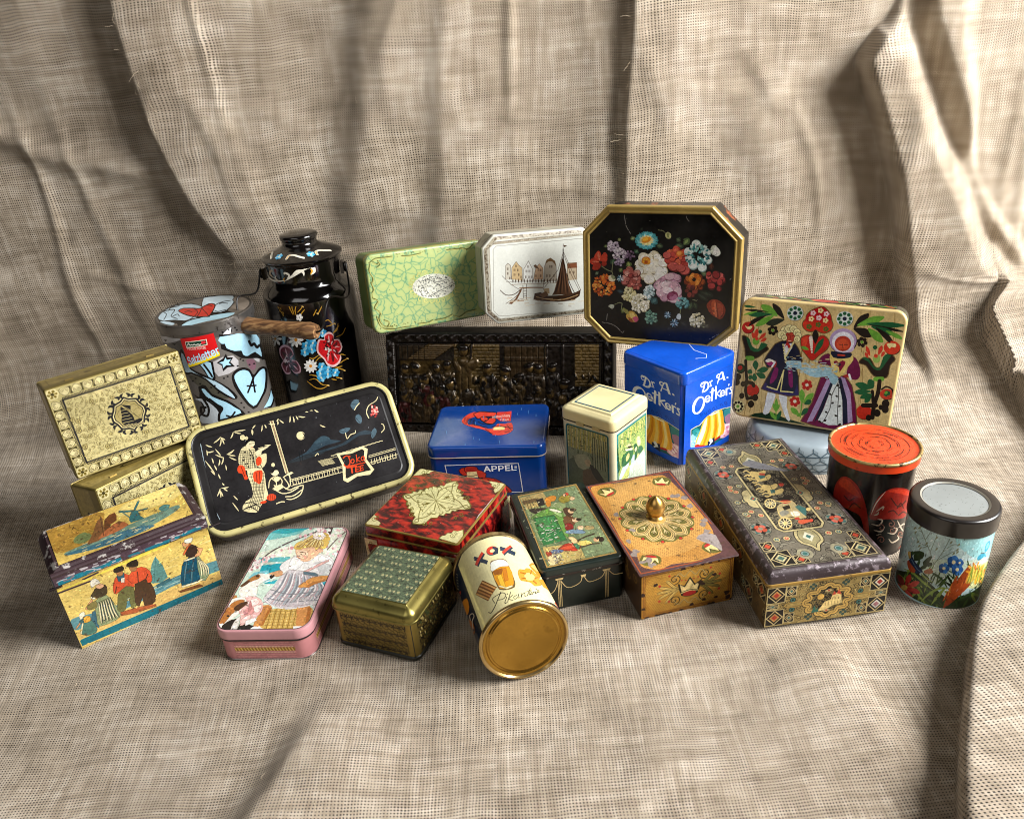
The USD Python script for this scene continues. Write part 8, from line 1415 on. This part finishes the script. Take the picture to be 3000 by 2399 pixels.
    for sx in (-1, 1):
        X_ = lambda v: 70 + sx * v; fl = '8a7a3a' if sx > 0 else 'e0bd68'
        for ang in (-.75, -.35, 0, .35, .75):
            e_ = (44 * math.cos(ang), 24 * math.sin(ang)); pp = [(X_(14), 38), (X_(14 + (e_[0] - 14) * .5), 38 + e_[1] * .35), (X_(e_[0]), 38 + e_[1]), (X_(e_[0] + 3), 38 + e_[1] * 1.15 + 2)]
            a.taper(K2, 5.2, pp, .8); a.taper(fl, 3.4, pp, .2); a.l(K2, .5, pp, 4)
        for y in (20, 56): spiral(a, K2, 1.5, X_(22), y, 9, 90, 1.3, sx); a.c('c2352a', X_(30), y - 4 * (1 if y < 38 else -1) - 4, 1.8)
        a.c('c2352a', X_(44), 26, 2); a.c('c2352a', X_(44), 52, 2)
    for y, f_ in ((14, 1), (62, -1)): a.l(K2, 1.6, [(46, y + 8 * f_), (54, y - 3 * f_), (62, y + 4 * f_), (70, y - 4 * f_), (78, y + 4 * f_), (86, y - 3 * f_), (94, y + 8 * f_)], 5); a.l('e8cd86', .7, [(46, y + 8 * f_), (54, y - 3 * f_), (62, y + 4 * f_), (70, y - 4 * f_), (78, y + 4 * f_), (86, y - 3 * f_), (94, y + 8 * f_)], 5)
    a.p(K2, '56 46 52 28 62 34 70 20 78 34 88 28 84 46'); a.p('e9cf8c', '58.5 44 55.5 31 63 37 70 24 77 37 84.5 31 81.5 44'); a.c(K2, 70, 48, 13, 6); a.c('b02a24', 70, 49, 10, 4); a.l('e9cf8c', 1.4, '58 46 70 44 82 46', 3)
    for x in (58, 64, 76, 82): a.c('c2352a', x, 26 - abs(x - 70) * .2, 1.2)
    for kk in range(22): x = R.uniform(0, L); a.p('2e1c14', [(x + R.uniform(1, 5) * math.cos(m), (Hh if kk % 3 else 2) + R.uniform(1, 4.5) * math.sin(m)) for m in np.linspace(0, 6.28, 8)[:-1]], 2)
    for x, y, s_ in ((2, 36, 5), (3, 60, 4), (110, 66, 3.5), (126, 62, 6), (128, 70, 6), (92, 66, 4), (74, 70, 4), (86, 34, 5), (90, 38, 4), (20, 22, 4), (106, 26, 4), (60, 4, 5)): a.p('33201a', [(x + s_ * R.uniform(.5, 1.1) * math.cos(m), y + s_ * R.uniform(.4, .9) * math.sin(m)) for m in np.linspace(0, 6.28, 9)[:-1]], 2)
    S_ = sides(W, D, H); print_on(t, 'printed_front', a, BR['gold'], W, D - .003, S_['front'], [(0, 0), (L, 0), (L, Hh), (0, Hh)])
    b = Art(); b.p('4a3420', '0 0 220 0 220 77 0 77')
    for kk in range(16): b.taper('8a6a34', 5, [(rng.uniform(10, 200), rng.uniform(8, 60)), (rng.uniform(10, 200), rng.uniform(8, 60)), (rng.uniform(10, 200), rng.uniform(8, 60))], 0) if kk < 0 else spiral(b, '8a6a34', 2, rng.uniform(14, 206), rng.uniform(12, 64), 9, kk * 40)
    print_on(t, 'printed_end', b, BR['worn'], H, D - .003, S_['left'], [(0, 0), (220, 0), (220, 77), (0, 77)])
knob_tin()

# ------------------------------------------------------------------ long casket with the carriage
def diamond(a, x, y, w, h, cols, rot=0):
    f_ = lambda k: [(x + k * w * dx, y + k * h * dy) for dx, dy in ((-1, 0), (0, -1), (1, 0), (0, 1))]
    a.p('d8c690', [(x - w, y - h), (x + w, y - h), (x + w, y + h), (x - w, y + h)]); a.p('1d1a17', [(x - w + .8, y - h + .8), (x + w - .8, y - h + .8), (x + w - .8, y + h - .8), (x - w + .8, y + h - .8)])
    for k, c_ in zip((.94, .80, .56, .34), ('d8c690', '1d1a17', cols[0], cols[1])): a.p(c_, f_(k))
def carriage_tin():
    cx, cy, yaw, W, Dp, zb_, lid, ins = .3799, .9509, .0777, .1687, .3386, .0716, .0204, .0107; H = Dp; zt = zb_ + lid; D = zt
    t = thing('carriage_casket', 'long dark tin casket patterned all over, horse-drawn coach on the lid, castle on the front', 'casket', lying(cx, cy, yaw, zt))
    wn = paint('worn_mauve_lid', '44393b', rough=.34, metal=.25, wear=.9, wearcol='8d8086', wscale=85, thr=.54, bumpd=.0005); bd = paint('casket_body', '3b2f20', rough=.36, wear=.5, wearcol='8a6a34', wscale=60, thr=.6); ol = paint('ochre_line', 'a8843c', rough=.4, metal=.2, wear=.7, wearcol='3a2a1c', thr=.58)
    obj('lid', loft(W, H, .006, [(ins, 0), (ins - .002, .0003), (.005, .0022), (.002, .006), (.0005, .011), (0, .016)], cap1=False), wn, t, smooth=50); obj('lid_skirt', loft(W, H, .006, [(0, .0158), (-.0006, .0166), (-.0006, .0196), (.001, .0206)]), ol, t); obj('body', loft(W, H, .005, [(.0012, .0200), (.0012, D - .0045), (.002, D - .004)]), bd, t)
    for x in (-1, 1):
        for z in (-1, 1): obj('foot', lathe([(.006, 0), (.007, .002), (.005, .0045)], n=20)[0:2] if False else (lambda L_: (np.column_stack([L_[0][:, 0] + x * (W/2 - .014), D - L_[0][:, 2], L_[0][:, 1] + z * (H/2 - .014)]), L_[1]))(lathe([(.006, 0), (.007, .002), (.005, .0045)], n=20)), bd, t)
    w, h = W - 2 * ins, H - 2 * ins; Wd, Hd = w * 1e3, h * 1e3; R = np.random.default_rng(21); a = Art(); a.p('756f60', [(0, 0), (Wd, 0), (Wd, Hd), (0, Hd)]); K_, G_, C_, O_, T_ = '25211c', '8f8a78', 'c6b886', 'c25036', '40706a'
    for kk in range(420):                                       # engraved swirls
        x, y = R.uniform(3, Wd - 3), R.uniform(3, Hd - 3); an = R.uniform(0, 360)
        if abs(x - Wd/2) < 36 and abs(y - Hd/2) < 92: continue
        if kk % 3: spiral(a, K_, .9, x, y, R.uniform(3.5, 7), an, 1.1, R.choice([-1, 1]))
        else: L_ = R.uniform(7, 14); c_, s_ = math.cos(math.radians(an)) * L_, math.sin(math.radians(an)) * L_; a.drop(K_, x, y, x + c_, y + s_, 5); a.drop(G_, x + c_ * .1, y + s_ * .1, x + c_ * .9, y + s_ * .9, 3.4)
    a.l(K_, 1.2, [(2, 2), (Wd - 2, 2), (Wd - 2, Hd - 2), (2, Hd - 2), (2, 2)], 0)
    for sx in (0, 1):
        for sy in (0, 1):
            X_ = lambda v: v if not sx else Wd - v; Y_ = lambda v: v if not sy else Hd - v
            diamond(a, X_(19), Y_(19), 15, 15, ('c9c294', '4a6a60')); diamond(a, X_(44), Y_(12), 9, 8.5, (O_, O_)); diamond(a, X_(12), Y_(46), 8.5, 9.5, (O_, O_))
            for (x, y) in ((20, 92), (20, 128)): pass
    for y in (86, Hd - 86):
        for x in (19, Wd - 19):
            a.c(K_, x, y, 15.5); a.c(G_, x, y, 14.5); a.flower(x, y, 14, [K_, T_], 8, w=7); a.flower(x, y, 9.5, [O_, 'd8705a'], 4, w=9, cc='8a8470', rc=.35, rot=45)
    for y, xs in ((120, (16, 30)), (Hd - 120, (14, 32)), (Hd/2, (12, 24)), (60, (26, 40)), (Hd - 60, (30, 44)), (Hd/2 - 28, (20, 14)), (Hd/2 + 30, (22, 12))):
        for x in xs:
            for xx in (x, Wd - x): a.c(K_, xx, y + (x % 7), 5.4); a.c(C_, xx, y + (x % 7), 4.6); a.c(O_ if x % 3 else T_, xx, y + (x % 7), 2.9); a.c('d8c0a0', xx, y + (x % 7), 1.1)
    for sy in (0, 1):
        Y_ = lambda v: v if not sy else Hd - v
        a.flower(Wd * .36, Y_(22), 11, ['a8a284', '9a947a'], 6, w=12); a.c(K_, Wd * .36, Y_(22), 6); a.c('8fa8a0', Wd * .36, Y_(22), 5); a.c(T_, Wd * .36, Y_(22), 3.4)
        if sy: a.flower(Wd * .68, Y_(24), 11, ['a8a284', '9a947a'], 6, w=12); a.c(K_, Wd * .68, Y_(24), 6); a.c('8fa8a0', Wd * .68, Y_(24), 5); a.c(T_, Wd * .68, Y_(24), 3.4)
        tip = [(Wd/2, Y_(24)), (Wd/2 - 6, Y_(36)), (Wd/2 - 15, Y_(44)), (Wd/2 - 17, Y_(58)), (Wd/2 - 12, Y_(72)), (Wd/2, Y_(80)), (Wd/2 + 12, Y_(72)), (Wd/2 + 17, Y_(58)), (Wd/2 + 15, Y_(44)), (Wd/2 + 6, Y_(36))]
        g_ = Polygon(curve(tip, 3, True)).buffer(0); a.geo(K_, g_.buffer(2)); a.geo(C_, g_.buffer(.6)); a.geo(K_, g_.buffer(-3)); a.geo('a39a70', g_.buffer(-4)); a.p('e6e0c4', [(Wd/2 - 8, Y_(56)), (Wd/2, Y_(45)), (Wd/2 + 8, Y_(56)), (Wd/2, Y_(67))]); a.p(T_, [(Wd/2 - 4, Y_(56)), (Wd/2, Y_(51)), (Wd/2 + 4, Y_(56)), (Wd/2, Y_(61))])
    pan = [(Wd/2 - 26, Hd/2 - 84), (Wd/2 + 26, Hd/2 - 84), (Wd/2 + 32, Hd/2 - 76), (Wd/2 + 32, Hd/2 - 26), (Wd/2 + 44, Hd/2 - 24), (Wd/2 + 46, Hd/2 - 10), (Wd/2 + 52, Hd/2), (Wd/2 + 46, Hd/2 + 10), (Wd/2 + 44, Hd/2 + 24), (Wd/2 + 32, Hd/2 + 26), (Wd/2 + 32, Hd/2 + 76), (Wd/2 + 26, Hd/2 + 84)]
    pan += [(Wd - x, Hd - y) for x, y in pan[2:12]]; pan = pan[:12] + [(Wd - x, Hd - y) for x, y in pan[:12]]
    gp = Polygon(pan).convex_hull.intersection(sbox(Wd/2 - 32, Hd/2 - 84, Wd/2 + 32, Hd/2 + 84)); lob = shapely.union_all([Point(Wd/2 + sx * 36, Hd/2 + dy).buffer(r_) for sx in (-1, 1) for dy, r_ in ((-12, 12), (12, 12), (0, 14))])
    a.geo(K_, lob.buffer(1.6)); a.geo(C_, lob); a.geo(K_, gp.buffer(4)); a.geo(C_, gp.buffer(3)); a.geo('191613', gp)
    for kk in range(300): x, y = R.uniform(Wd/2 - 31, Wd/2 + 31), R.uniform(Hd/2 - 83, Hd/2 + 83); a.geo('8a8268', Point(x, y).buffer(R.uniform(1.8, 3.2), quad_segs=2).exterior.buffer(.35).intersection(gp))
    for sx in (-1, 1): a.p('c8c090', [(Wd/2 + sx * 36 - 7, Hd/2), (Wd/2 + sx * 36, Hd/2 - 8), (Wd/2 + sx * 36 + 7, Hd/2), (Wd/2 + sx * 36, Hd/2 + 8)]); a.p(T_, [(Wd/2 + sx * 36 - 5, Hd/2), (Wd/2 + sx * 36, Hd/2 - 6), (Wd/2 + sx * 36 + 5, Hd/2), (Wd/2 + sx * 36, Hd/2 + 6)]); a.c(O_, Wd/2 + sx * 36, Hd/2, 2)
    # horses and coach, drawn in the detail's own frame
    qd = [(135, 152), (865, 85), (1705, 1040), (802, 1122)]; c = Art(); Y_ = 'd9bf7a'
    for dy in ((0, 0), (45, 35), (100, 110), (150, 150)):
        dx, dd = dy; c.p(Y_, pts('620 345 680 355 730 340 745 360 720 385 690 390 640 395 610 375') + (dx, dd), 2); c.l(Y_, 9, pts('615 360 580 340 555 350') + (dx, dd), 3); c.l(Y_, 9, pts('625 380 590 375 565 385') + (dx, dd), 3); c.l(Y_, 9, pts('640 392 610 405 590 400') + (dx, dd), 3)
    c.p(T_, '680 385 735 375 740 400 700 412'); c.p(T_, '780 500 820 500 825 525 790 530'); c.p('b5503a', '690 360 740 365 735 385 690 380'); c.p('c8402f', '850 455 890 450 895 470 870 475', 2)
    for x, y, r_ in ((782, 610, 50), (905, 770, 60)):
        c.c(Y_, x, y, r_, r_ * .78, 20); c.c('2a241a', x, y, r_ * .82, r_ * .62, 20)
        for kk in range(10): an = .628 * kk; c.l('efe3b4', 6, [(x, y), (x + r_ * .85 * math.cos(an), y + r_ * .66 * math.sin(an))], 0)
        c.c(Y_, x, y, r_ * .25)
    c.p('b9a878', '840 640 880 610 960 590 1010 640 1060 700 1080 720 1000 730 960 720 880 730 850 700', 2); c.p('2a241a', '880 640 940 625 960 650 900 668'); c.p('8d8a7a', '860 680 910 665 940 690 880 715', 2); c.p('efe6d2', '950 680 1010 680 1030 710 970 715', 2); c.p(T_, '985 640 1020 630 1085 660 1080 720 1050 700', 0); c.l(Y_, 6, '840 650 870 720 1000 735 1080 725', 2); c.l(Y_, 5, '940 620 990 730', 0)
    c.p('c8402f', '860 590 940 590 955 605 900 615', 2); c.p('d5603f', '1015 750 1090 745 1130 755 1060 780 1020 775', 2); c.c('d9503a', 1120, 755, 18, 12); c.p('b5402f', '980 730 1020 725 1030 745 990 745'); c.l(Y_, 6, '800 580 870 600 960 600', 2); c.l('2a241a', 4, '740 380 800 500 860 590', 2); c.c(Y_, 1100, 665, 20, 14)
    hm = homography(qd, w, h)
    full = [(col_, shapely.transform(g_, lambda P: np.column_stack([hm(P)[:, 0] * 1e3, Hd - hm(P)[:, 1] * 1e3]))) for col_, g_ in c.s]
    a.s += full
    a.p('8d8d92', [(58, 62), (74, 54), (88, 66), (104, 82), (118, 96), (112, 98), (96, 90), (80, 84), (66, 74)], 3)
    for kk in range(60): x, y = R.uniform(4, Wd - 4), R.uniform(4, Hd - 4); a.l(('a8a49c', '3a352c')[kk % 2], .5, [(x, y), (x + R.uniform(-6, 6), y + R.uniform(-6, 6))], 0)
    print_on(t, 'printed_lid', a, paint('engraved_print', rough=.34, metal=.3, wear=.45, wearcol='55504a', wscale=60, thr=.6, grime=.35), w, h, face_front(w, h, 0), [(0, 0), (Wd, 0), (Wd, Hd), (0, Hd)])
    L, Hh = 166, 66; a = Art(); a.p('a08a54', [(0, 0), (L, 0), (L, Hh), (0, Hh)])
    for kk in range(170): x, y = R.uniform(2, L - 2), R.uniform(2, Hh - 2); spiral(a, '2e2516', .7, x, y, R.uniform(2.5, 4.5), R.uniform(0, 360), 1.1, R.choice([-1, 1]))
    for kk in range(50): x, y = R.uniform(34, L - 34), R.uniform(2, Hh - 2); an = R.uniform(0, 6.28); a.drop('2e2516', x, y, x + 7 * math.cos(an), y + 7 * math.sin(an), 3); a.drop('c6b070', x, y, x + 6 * math.cos(an), y + 6 * math.sin(an), 1.8)
    for sx in (0, 1):
        X_ = lambda v: v if not sx else L - v; cc = ('c9965a', 'b8402f') if not sx else ('e6e0cc', 'b04038')
        diamond(a, X_(13), 15, 12.5, 13, cc); diamond(a, X_(13), 52, 12.5, 13, cc if not sx else ('d8d8d0', 'a87078')); diamond(a, X_(33), 11, 7, 8, ('c9b480', T_)); diamond(a, X_(33), 55, 7, 8, ('c9b480', T_)); diamond(a, X_(9), 33.5, 8, 4, ('b8b494', T_))
    for x, y in ((36, 26), (36, 42), (L - 38, 26), (L - 38, 44)): a.c('1d1a17', x, y, 4.2); a.c(T_, x, y, 3.4); a.c('1d2a28', x, y, 1.6)
    for x, y in ((62, 8), (106, 8), (60, 58), (108, 58)): a.flower(x, y, 5.5, ['2c4a44'], 4, w=5, cc='8a7a4a', rc=.3)
    ob = shapely.union_all([sbox(58, 16, 110, 52)] + [Point(x, y).buffer(r_) for x, y, r_ in ((84, 14, 9), (74, 16, 7), (94, 16, 7), (84, 54, 9), (74, 52, 7), (94, 52, 7), (56, 34, 7), (112, 34, 7), (60, 22, 6), (108, 22, 6), (60, 46, 6), (108, 46, 6))]); a.geo('2e2516', ob.buffer(1.2)); a.geo('c9a55a', ob); a.geo('2e2516', ob.buffer(-3)); a.geo('c9a55a', ob.buffer(-3.7)); ib = ob.buffer(-6); a.geo('15120f', ib)
    for sx in (38, 130): a.c('c9a55a', sx, 34, 13, 4.6); a.c('2e2516', sx, 34, 11.5, 3.4); a.c('b39a5a', sx, 34, 10.5, 2.8)
    for kk in range(150): x, y = R.uniform(58, 110), R.uniform(14, 54); a.geo('8d7a4a', Point(x, y).buffer(R.uniform(1.2, 2.4), quad_segs=2).exterior.buffer(.25).intersection(ib))
    a.c('e0b45c', 74, 27, 4.6); a.p('e6cd88', '76 44 80 36 88 34 90 26 96 24 102 28 104 42 92 44 86 48 70 52 74 47'); a.p('c04a34', '89 27 92 20 95 26'); a.p('c04a34', '95 25 98 18 102 27'); a.p('2f6a5c', '63 52 67 40 71 52'); a.p('2f6a5c', '68 52 71 44 74 52'); [a.l('6a5230', .5, [(82 + k * 4, 37), (82 + k * 4, 43)], 0) for k in range(6)]
    for x in (90, 94, 99): a.l('5a4226', .9, [(x, 31), (x, 34)], 0)
    for k_ in ((84, 18), (84, 51)): a.p('c9b480', [(k_[0] - 6, k_[1]), (k_[0], k_[1] - 2.5), (k_[0] + 6, k_[1]), (k_[0], k_[1] + 2.5)]); a.c(O_, *k_, 1.5)
    S_ = sides(W - .0024, D - .0045, H - .0024); print_on(t, 'printed_front', a, BR['gold'], W - .0024, D - .0251, S_['front'], [(0, 0), (L, 0), (L, Hh), (0, Hh)])
    b = Art(); b.p('6a5430', '0 0 336 0 336 66 0 66')
    for kk in range(9): diamond(b, 16 + kk * 38, 16 + (kk % 2) * 34, 13, 13, ('b87a44', 'a8402f')); diamond(b, 34 + kk * 38, 48 - (kk % 2) * 34, 9, 9, ('c9b480', T_))
    for kk in range(120): spiral(b, '2e2516', .8, R.uniform(2, 334), R.uniform(2, 64), 4, kk * 40)
    print_on(t, 'printed_end', b, BR['worn'], H - .0024, D - .0251, S_['left'], [(0, 0), (336, 0), (336, 66), (0, 66)])
carriage_tin()
